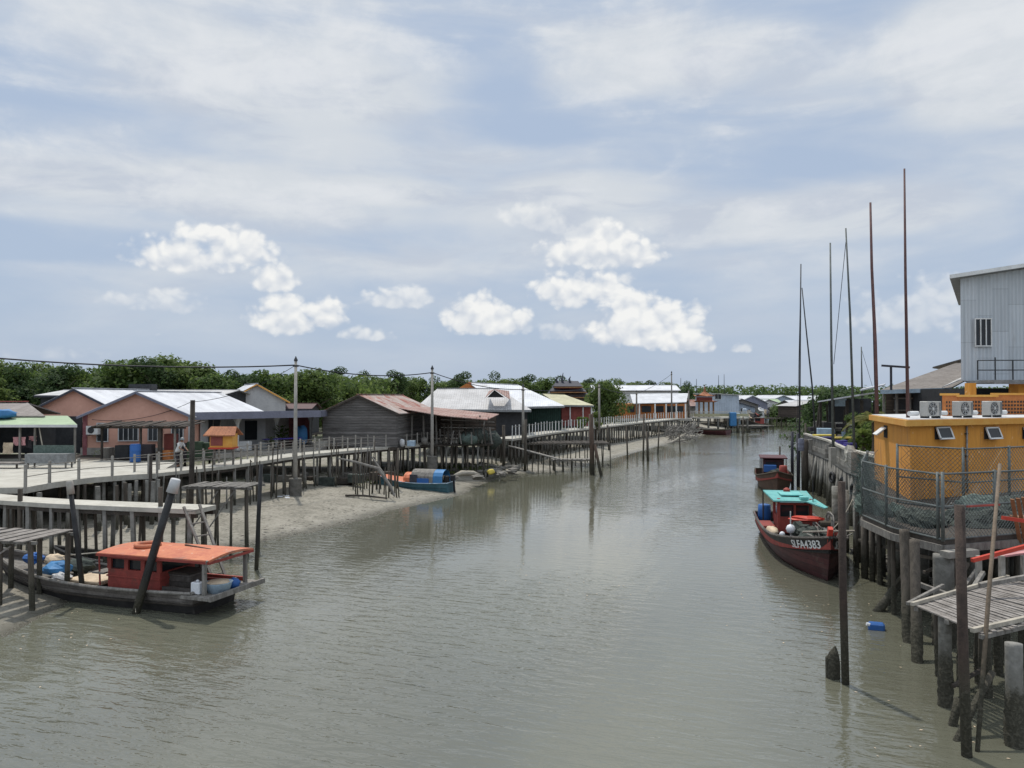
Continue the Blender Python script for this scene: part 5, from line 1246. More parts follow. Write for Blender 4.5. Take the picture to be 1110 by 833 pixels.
for p, d in resample(offset(Q, .15), .8):
    MB().cyl((p.x-rnd.uniform(-.1, .6), p.y+jit(.3), -.6), (p.x, p.y, 2.75), rnd.uniform(.1, .17), .13, 9).build('pile', 'pile_concrete', t, smooth=True)
for p, d in resample(offset(Q, 1.6), 2.1):
    MB().cyl((p.x+jit(.3), p.y, -.6), (p.x, p.y, 2.75), .17, .15, 8).build('pile', 'pile_wood', t)
for px, D, yt in ((878, 58, 478), (902, 46, 487), (924, 40.5, 492)):
    MB().beam(X3(px, D, 3), X3(px, D, ZY(yt, D)+.1), .34).build('pillar', 'concrete', t)
for k, (px, D, yt, yb) in enumerate(((858.5, 62, 468, 520), (864.5, 60, 470, 520), (872, 58, 477, 525), (845, 66, 484, 508), (873, 76, 459, 480))):
    stake(['leftmost of the thin dark posts by the brown boat', 'second thin dark post by the brown boat', 'stout grey post at the far end of the quay', 'short dark post standing in the river left of the brown boat', 'thin dark post in the far water beyond the quay'][k], X3(px, D, 0), X3(px, D, ZY(yt, D)), (.12, .12, .25, .08, .1)[k], 'fascia_dark' if k < 2 else 'pile_wood')
def rpile(p, q, r, n=12, rows=34, seed=None):
    # pile crusted with barnacles below the tide line
    rr = random.Random(seed if seed is not None else int(p[0]*100)); p = Vector(p); q = Vector(q); mb = MB(); d = (q-p).normalized(); a = d.cross(Vector((0, 1, 0))).normalized(); b = d.cross(a)
    for i in range(rows+1):
        c = p.lerp(q, i/rows); k = max(0, min(1, (1.15-c.z)/.5))
        for j in range(n):
            t_ = 6.2832*j/n; s_ = r*(1+rr.uniform(-.02, .02)+k*(.06+rr.uniform(-.06, .2))); mb.v.append(c+(a*math.cos(t_)+b*math.sin(t_))*s_)
    for i in range(rows):
        for j in range(n): j2 = (j+1) % n; mb.f.append((i*n+j, i*n+j2, (i+1)*n+j2, (i+1)*n+j))
    mb.f.append(tuple(range(n))[::-1]); mb.f.append(tuple(rows*n+j for j in range(n))); return mb
# front chain link platform ------------------------------------------
FP = [(17.4, 36.3), (14.2, 31), (12.0, 26.6), (11.75, 24), (12.2, 22.0)]
FR = [(12.2, 22.0), (15.6, 23.2), (21, 25.5)]
t = thing('fenced_deck', 'timber deck with chain link fence in front of the yellow building', 'deck', (12.2, 22, 0))
poly = FP+FR[1:]+[(26, 30), (26, 34), (22, 34)]
poly = [(17.4, 36.3), (14.2, 31), (12.0, 26.6), (11.75, 24), (12.2, 22.0), (15.6, 23.2), (24, 26.7), (28, 40), (20, 42)]
MB().prism(poly, 2.78, 2.98).build('deck', 'wood_dark', t)
mb = MB(); 
for a, b in zip(FP[:-1], FP[1:]): mb.beam((*a, 2.68), (*b, 2.68), .16, .22)
for a, b in zip(FR[:-1], FR[1:]): mb.beam((*a, 2.68), (*b, 2.68), .16, .22)
mb.build('edge_beam', 'wood_grey', t)
mb = MB(); mb.box((12.55, 21.8, 2.6), (1.1, .3, .18), .3); mb.build('pile_cap', 'concrete', t)
for (px, D, r, m) in ((928, 33, .16, 'pile_low'), (941, 32, .17, 'pile_low'), (953, 30.5, .19, 'pile_low'), (970, 29, .21, 'pile_low'), (986, 28, .17, 'pile_low'), (936, 30, .13, 'pile_wood'), (944, 29.5, .1, 'pile_wood'), (998, 27, .2, 'pile_low'), (964, 26.2, .1, 'pile_wood'), (1052, 25, .16, 'pile_low'), (1035, 26, .2, 'pile_low'), (1083, 25.5, .16, 'pile_low'), (1068, 28, .2, 'pile_low'), (1100, 27, .2, 'pile_low'), (1012, 30, .2, 'pile_low'), (1046, 31, .2, 'pile_low'), (915, 35, .17, 'pile_low'), (905, 36.5, .17, 'pile_low')):
    MB().cyl(X3(px, D, -.6), X3(px, D, 2.78), r*1.03, r, 12).build('pile', m, t, smooth=True)
rpile(X3(1021, 21.9, -.6), X3(1021, 21.9, 2.55), .27, 16).build('pile', 'pile_concrete', t, smooth=True)
rpile(X3(983, 22.0, -.6), X3(979, 23.2, 3.02), .14).build('pile', 'pile_wood', t, smooth=True)
for (px, D, yt) in ((991, 21.2, 575),): rpile(X3(px+1, D-.9, -.6), X3(px-1, D+.6, 2.98), .13).build('pile', 'pile_wood', t, smooth=True)
MB().beam(X3(987, 22, ZY(630, 22)), X3(1036, 21, ZY(648, 21)), .12).build('brace', 'wood_grey', t)
MB().beam(X3(1030, 20.8, ZY(654, 20.8)), X3(1057, 21.5, ZY(618, 21.5)), .1).build('brace', 'wood_grey', t)
def chainlink(label, path, z0, z1, step=.13, sag=0, rails=(0, .5, 1), name='chain_link_fence', post_step=2.2, post_px=None, m='galvanised'):
    t = thing(name, label, 'fence', (*path[0], z0))
    path = [Vector(p) for p in path]; seg = [(a, b, (b-a).length) for a, b in zip(path[:-1], path[1:])]; L = sum(s[2] for s in seg)
    z0f = z0 if callable(z0) else (lambda u: z0); z1f = z1 if callable(z1) else (lambda u: z1)
    def P(u):
        u = max(0, min(L, u))
        for a, b, l in seg:
            if u <= l+1e-6: return a.lerp(b, u/l)
            u -= l
        return path[-1]
    mb = MB(); H_ = z1f(0)-z0f(0); r = .008
    n = int((L+H_)/step)
    for s in (-1, 1):
        for k in range(n+1):
            u0 = k*step if s < 0 else k*step-H_
            u1 = u0-H_ if s < 0 else u0+H_
            pts = []
            for j in range(5):
                f = j/4; u = u0+(u1-u0)*f
                pts.append((u, f))
            pts = [(u, f) for u, f in pts if -.02 <= u <= L+.02]
            if len(pts) < 2: continue
            q = []
            for u, f in pts:
                p = P(u); q.append(Vector((p.x, p.y, z0f(u)+(z1f(u)-z0f(u))*f)))
            mb.tube(q, r, 3, cap=False)
    mb.build('mesh', m, t)
    for f in rails:
        q = []; k = 0.0
        while k <= L: p = P(k); q.append((p.x, p.y, z0f(k)+(z1f(k)-z0f(k))*f)); k += .5
        p = P(L); q.append((p.x, p.y, z0f(L)+(z1f(L)-z0f(L))*f)); MB().tube(q, .03, 7).build('rail', 'galvanised', t)
    u = 0
    while u <= L+.01:
        p = P(u); MB().cyl((p.x, p.y, z0f(u)-.05), (p.x, p.y, z1f(u)+.06), .05, n=8).build('post', m, t, smooth=True); u += post_step
    return t
zt = lambda u: 4.45+min(u, 8)*.045
chainlink('chain link fence with hung nets along the river edge of the deck', FP[1:4]+[(12.2, 22.0)], 2.95, 4.78, .125, post_step=2.35)
chainlink('chain link fence turning right from the deck corner above the slatted landing', FR, 2.95, 4.8, .125, post_step=2.0)
t = chainlink('taller rear fence with a green top rail before the yellow wall', [(14.6, 29.4), (16.0, 27.3), (20.5, 29.3)], 3.0, 5.15, .16, rails=(.0, .45, 1), post_step=2.4)
# nets hanging on the left end of the fence
mb = MB(); r7 = random.Random(21)
for k in range(620):
    f = r7.random(); a = Vector((13.9, 30.9)).lerp(Vector((12.0, 26.4)), f**.8); z = r7.uniform(3.0, 4.75); 
    p = Vector((a.x+r7.uniform(-.12, .25), a.y, z)); d = Vector((r7.uniform(-.35, .35), r7.uniform(-.5, .5), r7.uniform(-.6, .35)))
    mb.tube([p, p+d*.5+Vector((0, 0, -.1)), p+d], .008, 3, cap=False)
o = mb.build('draped_net', 'net_green'); tag(o, 'torn grey green net draped over the left end of the fence', 'net')
for k, (x, y, sx, sy, sz, sd, m, lb) in enumerate(((14.6, 24.3, 1.5, .7, .5, 2, 'net', 'black net pile on the deck right of the fence corner'), (17.3, 25.8, 1.7, .8, .6, 5, 'net', 'larger black net pile at the right edge of the deck'), (13.0, 24.6, .7, .9, .4, 7, 'net', 'low net pile behind the fence corner'), (15.8, 26.2, 1.8, .6, .62, 9, 'net_green', 'long rolled net along the foot of the yellow wall'), (12.7, 26.9, .6, 1.0, .5, 11, 'net_green', 'grey net pile near the bend of the fence'))):
    mb = MB()
    for j in range(7): mb.blob((x+r7.uniform(-sx, sx)*.6, y+r7.uniform(-sy, sy)*.6, 3.0+sz*.4*r7.random()), (sx*.45, sy*.55, sz*.7), sd+j, .25, 12, 8)
    o = mb.build('net_heap', m); tag(o, lb, 'net heap')
# yellow building -----------------------------------------------------
YA, YB, YC, YD = (15.4, 30.0), (17.75, 38.0), (26, 41), (25.8, 34.9)
zr = ZY(455.4, 30.0)
t = thing('yellow_building', 'ochre yellow flat roofed building with small tilted windows', 'building', (15.4, 30, 3))
MB().prism([YA, YD, YC, YB], 2.99, zr-.25).build('wall', 'orange_plaster', t)
def grow(poly, d):
    c = Vector((sum(p[0] for p in poly)/4, sum(p[1] for p in poly)/4)); out = []
    n = len(poly)
    for i in range(n):
        a, b, c_ = Vector(poly[i-1]), Vector(poly[i]), Vector(poly[(i+1) % n])
        d1 = (b-a).normalized(); d2 = (c_-b).normalized(); n1 = Vector((d1.y, -d1.x)); n2 = Vector((d2.y, -d2.x))
        bis = (n1+n2); bis = bis/ (bis.length**2) * 2; out.append(b+bis*d*.5*1.0 if bis.length < 4 else b+bis.normalized()*d)
    return out
roofp = grow([YA, YD, YC, YB], .45)
rf = MB().prism(roofp, zr-.24, zr).build('roof', 'orange_trim', t)
MB().prism(grow([YA, YD, YC, YB], .2), zr+.001, zr+.03).build('roof_deck', 'white_plaster', rf)
fd = (Vector(YD)-Vector(YA)).normalized(); fn = Vector((fd.y, -fd.x)); rz = math.atan2(fd.y, fd.x)
def on_front(u, z, off=0): p = Vector(YA)+fd*u+fn*off; return Vector((p.x, p.y, z))
def front_u(px):   # intersection of the pixel's ray with the front wall
    k = (px-555)/F; return (k*YA[1]-YA[0])/(fd.x-k*fd.y)
for px in (1020, 1073, 1114):
    u = front_u(px); D = YA[1]+fd.y*u; zc_ = ZY(469.5, D)
    wpane = MB().box(on_front(u, zc_, .16), (.72, .03, .4), rz, R(-22)).build('window', 'glass_dark', t)
    mb = MB()
    m3 = Matrix.Rotation(rz, 3, 'Z') @ Matrix.Rotation(R(-22), 3, 'X')
    for (a, b, w, h) in ((-.39, 0, .07, .5), (.39, 0, .07, .5), (0, .23, .85, .06), (0, -.23, .85, .06)):
        mb.box(on_front(u, zc_, .17)+m3 @ Vector((a, 0, b)), (w, .05, h), rz, R(-22))
    mb.build('frame', 'white_paint', wpane)
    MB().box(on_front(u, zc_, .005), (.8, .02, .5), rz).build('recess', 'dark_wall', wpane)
# side wall tilted window
ld = (Vector(YB)-Vector(YA)).normalized(); p = Vector(YA)+ld*5.2; ln = Vector((-ld.y, ld.x))
D = p.y; q = Vector((p.x, p.y, ZY(468, D)))
w_ = MB().box(q+Vector((ln.x, ln.y, 0))*.25, (.9, .04, .42), math.atan2(ld.y, ld.x), R(50)).build('window', 'glass_dark', t)
MB().box(q+Vector((ln.x, ln.y, 0))*.27+Vector((0, 0, .02)), (1.0, .05, .5), math.atan2(ld.y, ld.x), R(50)).build('frame', 'white_paint', w_)
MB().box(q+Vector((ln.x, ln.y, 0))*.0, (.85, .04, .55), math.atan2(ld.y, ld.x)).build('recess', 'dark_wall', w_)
def ac(label, px, yb):
    u = front_u(px); p = on_front(u, zr+.03, -.55)
    t = thing('ac_unit', label, 'air conditioner', p, rz, 'air conditioners on the yellow roof')
    L_(MB().box((0, 0, .38), (.86, .34, .60)), 'casing', 'steel_light', t, bevel=.02)
    mb = MB(); mb.cyl((-.08, -.175, .38), (-.08, -.182, .38), .255, n=24); L_(mb, 'fan_grille', 'steel_dark', t)
    mb = MB()
    for r_ in (.08, .15, .22): mb.tube([(-.08+r_*math.cos(a*.3927), -.19, .38+r_*math.sin(a*.3927)) for a in range(17)], .006, 4, cap=False)
    for k in range(8): mb.beam((-.08, -.19, .38), (-.08+.25*math.cos(k*.785), -.19, .38+.25*math.sin(k*.785)), .01)
    mb.cyl((-.08, -.19, .38), (-.08, -.2, .38), .05, n=10)
    L_(mb, 'grille_wires', 'white_paint', t)
    L_(MB().box((.36, -.175, .38), (.12, .01, .5)), 'side_panel', 'steel', t)
    for s in (-.33, .33): L_(MB().box((s, 0, .04), (.07, .36, .08)), 'foot', 'steel_dark', t)
    return t
mat('steel_light', (.50, .48, .44), .5, (.38, .37, .34), 2)
ac('leftmost of the three grey air conditioners on the yellow roof edge', 1022, 453)
ac('middle one of the three grey air conditioners on the yellow roof', 1057, 452)
ac('rightmost of the three grey air conditioners on the yellow roof', 1089, 451)
for k, (a, b) in enumerate(((1005, 1014), (1035, 1045), (1070, 1078), (1102, 1110))):
    o = MB().cyl(on_front(front_u(a), zr+.22, -.8), on_front(front_u(b), zr+.22, -.8), .1, n=10).build('pipe', 'white_paint'); tag(o, ['short white pipe left of the air conditioners', 'white pipe between the left and middle air conditioners', 'white pipe between the middle and right air conditioners', 'white pipe right of the air conditioners'][k], 'pipe')
# orange block walls behind the units
D = 35.2
t = thing('roof_parapet', 'orange ventilated block parapet standing behind the air conditioners', 'parapet', X3(1060, D, zr))
for (a, b, y0, D2) in ((1023, 1035, 429, 34.8), (1038, 1078, 430.5, 36.4), (1077, 1130, 428.5, 37.5)):
    pa, pb = X3(a, D2), X3(b, D2+.5); z1 = ZY(y0, D2)
    MB().beam((pa.x, pa.y, (z1+zr)/2+.02), (pb.x, pb.y, (z1+zr)/2+.02), .15, z1-zr).build('block_wall', 'orange_wall', t)
    mb = MB(); nx = int((pb.x-pa.x)/.16)
    for i in range(nx):
        for j in range(4):
            f = (i+.5)/nx; mb.box((pa.x+(pb.x-pa.x)*f, pa.y+(pb.y-pa.y)*f-.09, zr+.14+j*.17), (.09, .03, .09))
    mb.build('holes', 'rust', t)
    MB().beam((pa.x-.08, pa.y-.02, z1+.05), (pb.x+.08, pb.y-.02, z1+.05), .24, .1).build('coping', 'orange_trim', t)
# tall grey metal building ----------------------------------------------
D = 42.0; xa = X3(1042, D).x; z0 = ZY(413, D); ztop = ZY(301, D)
t = thing('metal_building', 'tall grey corrugated metal building with a narrow window at the right edge', 'building', (xa, D, 3))
xb = xa+9; zt2 = ztop+1.35
MB().add([(xa, D, z0), (xb, D-.8, z0), (xb, D-.8, zt2), (xa, D, ztop), (xa+7.2, D+11, z0), (xb+7.2, D+10, z0), (xb+7.2, D+10, zt2), (xa+7.2, D+11, ztop)], [(0, 1, 2, 3), (7, 6, 5, 4), (1, 5, 6, 2), (4, 0, 3, 7), (3, 2, 6, 7), (0, 4, 5, 1)]).build('wall', 'cladding_x', t)
rf = MB().slab([(xa-.85, D-.5, ztop-.02), (xb, D-1.3, zt2+.08), (xb+7.2, D+10.6, zt2+.08), (xa+6.6, D+11.6, ztop-.02)], .12).build('roof', 'steel', t)
MB().beam((xa-.85, D-.52, ztop-.02), (xb, D-1.32, zt2+.08), .05, .2).build('fascia', 'white_paint', rf)
Dw = D-.15; w_ = MB().box(X3(1066.5, Dw, ZY(360.5, Dw)), (.78, .06, 1.4), -.09).build('window', 'glass_dark', t)
mb = MB(); c = X3(1066.5, Dw-.05, ZY(360.5, Dw))
for s in (-.41, -.14, .14, .41): mb.box(c+Vector((s, -s*.09, 0)), (.05, .07, 1.5), -.09)
for s in (-.74, .74): mb.box(c+Vector((0, 0, s)), (.88, .07, .06), -.09)
mb.build('frame', 'white_paint', w_)
MB().beam((xa+.1, D-1.4, z0-.08), (xb, D-2.2, z0-.08), 2.6, .14).build('balcony_floor', 'steel', t)
zb1 = z0+1.0
mb = MB()
for zz in (zb1, z0+.5): mb.tube([X3(1060, D-2.3, zz), (xb, D-3, zz)], .03, 6)
for k in range(8): x = X3(1060, D-2.3).x+k*.85; mb.beam((x, D-2.3-k*.08, z0), (x, D-2.3-k*.08, zb1+(.15 if k in (1, 4) else 0)), .05)
mb.build('balcony_railing', 'steel_dark', t)
MB().beam((xa+.1, D-2.65, z0-.12), (xb, D-3.45, z0-.12), .08, .2).build('floor_edge', 'steel', t)
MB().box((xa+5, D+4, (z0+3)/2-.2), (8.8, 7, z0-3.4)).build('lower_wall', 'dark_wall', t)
for px in (1052, 1107): MB().beam(X3(px, D-1.6, 3), X3(px, D-1.6, z0-.15), .38 if px == 1052 else .8).build('pillar', 'orange_plaster', t)
MB().beam((xa+.3, D-.6, z0-1.1), (xb, D-1.4, z0-1.1), .2, .7).build('lintel', 'dark_wall', t)
# brown roof house ----------------------------------------------------------
t = thing('house', 'brown grey sheet roofed timber house between the tall mast and the metal building', 'house', (25, 48, 0))
a, b, c, d = X3(954, 48, ZY(423, 48)), X3(1031, 47, ZY(420.5, 47)), X3(1062, 52, ZY(404, 52)), X3(1044, 58, ZY(391, 58))
rf = MB().slab([a, b, c, X3(1062, 57, ZY(389, 57)), d], .08).build('roof', 'roof_brown_x', t)
MB().slab([b+Vector((-.6, -.1, .05)), X3(1047, 46, ZY(409, 46)), X3(1049, 46.3, ZY(406, 46.3)), X3(1036, 47.5, ZY(412, 47.5))], .06).build('roof_flap', 'roof_grey_x', rf)
MB().beam(a+Vector((0, -.05, -.12)), b+Vector((0, -.05, -.12)), .06, .25).build('fascia', 'light_blue', rf)
MB().slab([X3(1011, 57, ZY(398, 57)), X3(1045, 57, ZY(388.5, 57)), X3(1045, 60, ZY(390, 60)), X3(1018, 60, ZY(399, 60))], .1).build('upper_roof', 'roof_brown_x', rf)
MB().prism([X3(960, 49)[:2], X3(1040, 48)[:2], X3(1045, 56)[:2], X3(975, 57)[:2]], 3, ZY(424, 48)).build('wall', 'board_wall_brown', t)
for px, w in ((981, 1.3), (1000, 1.0), (1015, .8), (1029, 1.0)): 
    o = MB().box(X3(px, 48.35, ZY(438, 48.3)), (w, .1, 1.0)).build('window', 'dark_wall', t)
    MB().box(X3(px, 48.28, ZY(432, 48.3)), (w+.1, .06, .08)).box(X3(px, 48.28, ZY(445, 48.3)), (w+.1, .06, .08)).build('frame', 'wood_grey', o)
for k in range(6): MB().beam(X3(958+k*14, 48.2, 3), X3(958+k*14, 48.2, ZY(424, 48.2)), .12).build('post', 'wood_grey', t)
MB().prism([X3(950, 47.5)[:2], X3(1045, 46)[:2], X3(1045, 57)[:2], X3(970, 58)[:2]], 2.7, 2.98).build('floor', 'wood_dark', t)
# antenna bar on roof
t = thing('tv_aerial', 'T shaped aerial bar above the brown sheet roof', 'aerial', X3(966, 47, 7.4))
MB().cyl(X3(966, 47, ZY(423, 47)), X3(966, 47, ZY(397, 47)), .07).build('mast', 'fascia_dark', t); MB().beam(X3(956, 47, ZY(396.5, 47)), X3(986, 47, ZY(398.5, 47)), .12).build('crossbar', 'fascia_dark', t)
# lower left far shed roofs on right bank
t = thing('boat_shed', 'open boat shed with a long thin sloping pale roof on the right bank', 'shed', X3(915, 72, 3))
MB().slab([X3(886, 70, ZY(435, 70)), X3(932, 64, ZY(427.5, 64)), X3(950, 68, ZY(425, 68)), X3(905, 82, ZY(433, 82))], .12).build('roof', 'roof_white_y', t)
MB().slab([X3(932, 62, ZY(422.5, 62)), X3(958, 60, ZY(417, 60)), X3(960, 66, ZY(416, 66)), X3(936, 70, ZY(421, 70))], .12).build('upper_roof', 'roof_white_y', t)
for px, D in ((889, 70), (903, 69), (918, 67), (934, 66), (948, 66)): MB().beam(X3(px, D, .5), X3(px, D, ZY(434, D)), .2).build('post', 'wood_dark', t)
MB().box(X3(921, 73, 5.2), (4, .2, 3.2)).build('back_wall', 'dark_wall', t); MB().box(X3(911, 71, ZY(436.5, 71)), (1.1, .1, .7)).build('sign_board', 'light_blue', t)
MB().slab([X3(880, 70, 3), X3(950, 64, 3), X3(955, 80, 3), X3(885, 84, 3)], .25).build('floor', 'wood_dark', t)
for k in range(14): pile(t, X3(881+k*5, 69.5-k*.4).x, 69.5-k*.4, 2.8, .14, 'pile_wood')
for k in range(9): MB().beam(X3(884+k*7, 70.5, 3), X3(884+k*7+jit(4), 70.5, 5.6+jit(.8)), .12).build('stanchion', 'wood_grey' if k % 2 else 'wood_dark', t)
r6 = random.Random(31)
for k in range(16):
    px = r6.uniform(884, 945); D = r6.uniform(66, 76); c_ = r6.choice(['white_plaster', 'wood_grey', 'dark_cloth', 'net', 'light_blue', 'concrete_pale'])
    o = MB().box(X3(px, D, 3+r6.uniform(.3, 2.0)), (r6.uniform(.5, 1.4), .6, r6.uniform(.3, .9)), r6.uniform(-.5, .5)).build('crate', c_, bevel=.03); tag(o, 'crate stacked in the cluttered open boat shed', 'crate', 'crates in the open boat shed')
barrel('purple barrel with a yellow lid left of the tall grey mast base', X3(893, 58).x, 57.5, 3, .42, .95, 'purple_plastic')
barrel('purple barrel right of the tall grey mast base', X3(912, 53).x, 53, 3, .42, .95, 'purple_plastic')
barrel('purple barrel rightmost in the row behind the balustrade', X3(921, 51).x, 51, 3, .42, .9, 'purple_plastic')
for k, (px, D) in enumerate(((893, 57), (915, 53.5))):
    o = MB().box(X3(px, D, 4.15), (1.5, .6, .12)).build('tray', 'yellow_plastic', bevel=.02); tag(o, ['yellow tray left behind the balustrade', 'yellow tray right behind the balustrade'][k], 'tray')
o = MB().box(X3(932, 42, 3.5), (1.0, .8, .75)).build('crate', 'light_blue', bevel=.03); tag(o, 'pale blue box behind the balustrade left of the yellow building', 'box')
o = MB().box(X3(947, 43.5, 3.45), (1.6, .15, .9)).build('panel', 'white_plaster', bevel=.02); tag(o, 'white panel wall standing between the blue box and the yellow building', 'panel')
o = MB().blob((X3(922, 41).x, 41, 3.9), (.35, .35, .5), 4).build('sack', 'concrete_pale'); tag(o, 'pale sack on the balustrade corner', 'sack')
# masts ---------------------------------------------------------------------
def mast(label, D, pts, r, m='steel_dark', z0=None, stays=()):
    P_ = [X3(px, D, ZY(py, D)) for px, py in pts]
    if z0 is not None: P_[-1].z = z0
    t = thing('mast', label, 'mast', P_[-1])
    n = len(P_); MB().tube(P_[::-1], [r-(r*.5)*i/(n-1) for i in range(n)], 8).build('pole', m, t, smooth=True)
    for (a, b, c_, d_) in stays: MB().tube([X3(a, D, ZY(b, D)), X3(c_, D, ZY(d_, D))], .018, 4).build('stay', 'wire', t)
    return t
mast('leftmost slender grey mast, its stay forming a narrow A', 62, [(869, 286), (867.5, 380), (865.5, 480)], .09, z0=0, stays=((869, 288, 863.5, 480),))
mast('dark mast leaning right, crossing the leftmost slender one at the top', 60, [(870, 312), (875, 365), (880.5, 420), (884, 475)], .08, z0=3)
mast('greyish green mast behind the middle of the balustrade', 48, [(901, 263), (901.5, 380), (903, 488)], .10, 'galvanised', z0=3)
mast('thin mast with a rope stay, second from the palm', 45, [(918, 247), (922, 340), (926, 495)], .085, 'galvanised', z0=3, stays=((918, 262, 904, 395),))
mast('thick rusty brown mast beside the palm', 44, [(945, 219), (946, 290), (949, 370), (951.5, 480)], .12, 'rust_pole', z0=3, stays=((945, 255, 948, 420),)) if 'rust_pole' in M else None
mat('rust_pole', (.16, .085, .075), .7, (.09, .05, .05), 3)
mast('thick rusty brown mast beside the palm', 44, [(945, 219), (946, 290), (949, 370), (951.5, 480)], .12, 'rust_pole', z0=3, stays=((945, 255, 948, 420),))
mast('tallest reddish mast standing on the corner of the yellow roof', 32.2, [(982.3, 182), (982.5, 300), (984, 455)], .075, 'rust_pole', z0=zr)
mast('short grey mast with a slanting stay far behind the sheds', 75, [(934, 376), (934.5, 432)], .1, 'galvanised', stays=((934, 378, 946, 420),))
for k, (px, yt, D) in enumerate(((779, 407, 260), (785, 406, 262), (738, 410, 240), (755, 411, 250), (709, 414, 230))):
    mast(['left one of two close far masts above the warehouse', 'right one of two close far masts above the warehouse', 'thin far mast above the right end of the hall', 'thin far mast left of the pavilion', 'thin far mast above the middle of the hall'][k], D, [(px, yt), (px, 432)], .14)
# near right: posts, landing -------------------------------------------------
p = G(914, 740, 0); stake('tall brown square-topped post in the water beside the bow', X3(914.5, p.y, 0), X3(911.5, p.y, ZY(522, p.y)), .092, 'rust', r2=.088)
p = G(1044, 817, 0); stake('nearest thick rusty post rising through the slatted landing', X3(1044.5, p.y, 0), X3(1039, p.y+.2, ZY(549, p.y)), .1, 'rust', r2=.098)
p = G(1055, 812, 0); t = stake('long thin bamboo pole leaning against the nearest rusty post', X3(1056, p.y, 0), X3(1083, p.y+2.2, ZY(503, p.y+2.2)), .045, 'bamboo', name='bamboo_pole', cat='pole', r2=.036)
D = 16.4; stake('short stump leaning among the barnacled posts at the landing foot', X3(1029, 16.6, 0), X3(1036, 16.7, ZY(757, 16.6)), .09, 'pile_wood', name='stump', cat='stump')
stake('crooked barnacled stake crossing the nearest post low down', X3(1035, 15.9, 0), X3(1073, 16.6, ZY(727, 16.6)), .075, 'pile_wood', name='stump', cat='stump')
p = G(901, 733, 0); t = thing('stump', 'broken black stump in the water left of the brown post', 'stump', p)
mb = MB(); mb.tube([(p.x, p.y, -.6), (p.x, p.y, .35), (p.x+.02, p.y, .6), (p.x+.06, p.y, .78)], [.17, .17, .12, .02], 9); mb.tube([(p.x-.1, p.y, -.3), (p.x-.12, p.y, .5), (p.x-.13, p.y, .56)], [.08, .07, .01], 6); mb.build('wood', 'pile_wood', t)
p = G(946, 661, 0); o = MB().tube([G(944, 661, 0)-Vector((.1, .1, .3)), X3(978, 25.6, ZY(625, 25.6))], [.16, .13], 10).build('leaning_log', 'bamboo', smooth=True); tag(o, 'thick pale log slanting out of the water under the fence', 'log')
p = G(948, 681, 0); t = thing('jerrycan', 'dark blue jerrycan floating in the water below the slanting log', 'jerrycan', p)
MB().box((p.x, p.y, .07), (.46, .28, .26), -.35).build('body', 'blue_plastic', t, bevel=.05); MB().cyl((p.x-.2, p.y-.02, .14), (p.x-.3, p.y, .16), .05).build('cap', 'white_plastic', t)
# slatted landing
a, b, c, d = Vector((9.5, 18.3, 2)), Vector((9.75, 16.2, 2)), Vector((14.6, 18.8, 2)), Vector((13.4, 21.0, 2))
t = thing('slatted_landing', 'weathered landing of loose wooden slats at the lower right', 'landing', (11, 18, 0))
n = 30
for k in range(n):
    f = (k+.5)/n; p = a.lerp(d, f); q = b.lerp(c, f); e = (q-p).normalized()
    MB().beam(p-e*rnd.uniform(.0, .18)+Vector((0, 0, .06+jit(.012))), q+e*rnd.uniform(-.1, .12)+Vector((jit(.03), 0, .06+jit(.012))), .115, .03).build('slat', 'slat_wood', t)
for (p, q) in ((a, d), (b, c), (a.lerp(b, .5), d.lerp(c, .5))): MB().beam(p-Vector((0, 0, .0)), q, .1, .09).build('joist', 'wood_grey', t)
MB().beam(b+Vector((-.15, .05, .12)), c+Vector((0, .05, .12)), .09).build('edge_rail', 'wood_pale', t); MB().beam(a+Vector((-.1, 0, .12)), d+Vector((0, 0, .14)), .08).build('edge_rail', 'wood_pale', t)
MB().beam(a+Vector((-.15, .1, .1)), a.lerp(d, .4)+Vector((-.1, .4, .2)), .07).build('edge_rail', 'wood_grey', t)
rpile(X3(1096, 15.6, -.6), X3(1096, 15.8, 2.0), .16, 18).build('pile', 'pile_concrete', t, smooth=True)
rpile(X3(1022, 17.6, -.6), X3(1022, 17.8, 1.96), .14, 16).build('pile', 'pile_concrete', t, smooth=True)
for (px, D, r) in ((1013, 19.5, .08), (1060, 19, .12), (1064, 18.2, .13), (1088, 21, .12), (1105, 20, .1), (1040, 18.8, .09), (1078, 19.6, .1)): rpile(X3(px+jit(3), D, -.6), X3(px, D, 1.96), r, 9).build('pile', 'pile_wood', t)
MB().beam(X3(1052, 17.2, 1.85), X3(1125, 17.4, 2.1), .12).build('joist', 'wood_grey', t)
MB().beam(X3(1030, 17.4, ZY(742, 17.4)), X3(1065, 17.8, ZY(722, 17.8)), .07).build('brace', 'wood_dark', t)
# red rails and upper step platform
t = thing('red_gangway', 'small landing bench with red painted rails above the slatted landing', 'gangway', X3(1085, 21, 2.3))
for (x0, y0, D0, x1, y1, D1, w) in ((1052, 607, 20.6, 1125, 588, 21, .1), (1085, 561, 21.4, 1125, 567, 21.4, .09)):
    MB().beam(X3(x0, D0, ZY(y0, D0)), X3(x1, D1, ZY(y1, D1)), w, .1).build('rail', 'red_bright', t)
MB().slab([X3(1070, 21.3, ZY(604, 21.3)), X3(1130, 21, ZY(596, 21)), X3(1130, 22.5, ZY(590, 22.5)), X3(1085, 22.5, ZY(596, 22.5))], .05).build('board', 'pink_cloth', t)
for px in (1059, 1084, 1108): MB().beam(X3(px, 21, 1.9), X3(px, 21, ZY(602, 21)), .12).build('leg', 'concrete', t)
MB().beam(X3(1051, 20.4, ZY(640, 20.4)), X3(1064, 20.8, ZY(620, 20.8)), .1).build('brace', 'wood_grey', t)
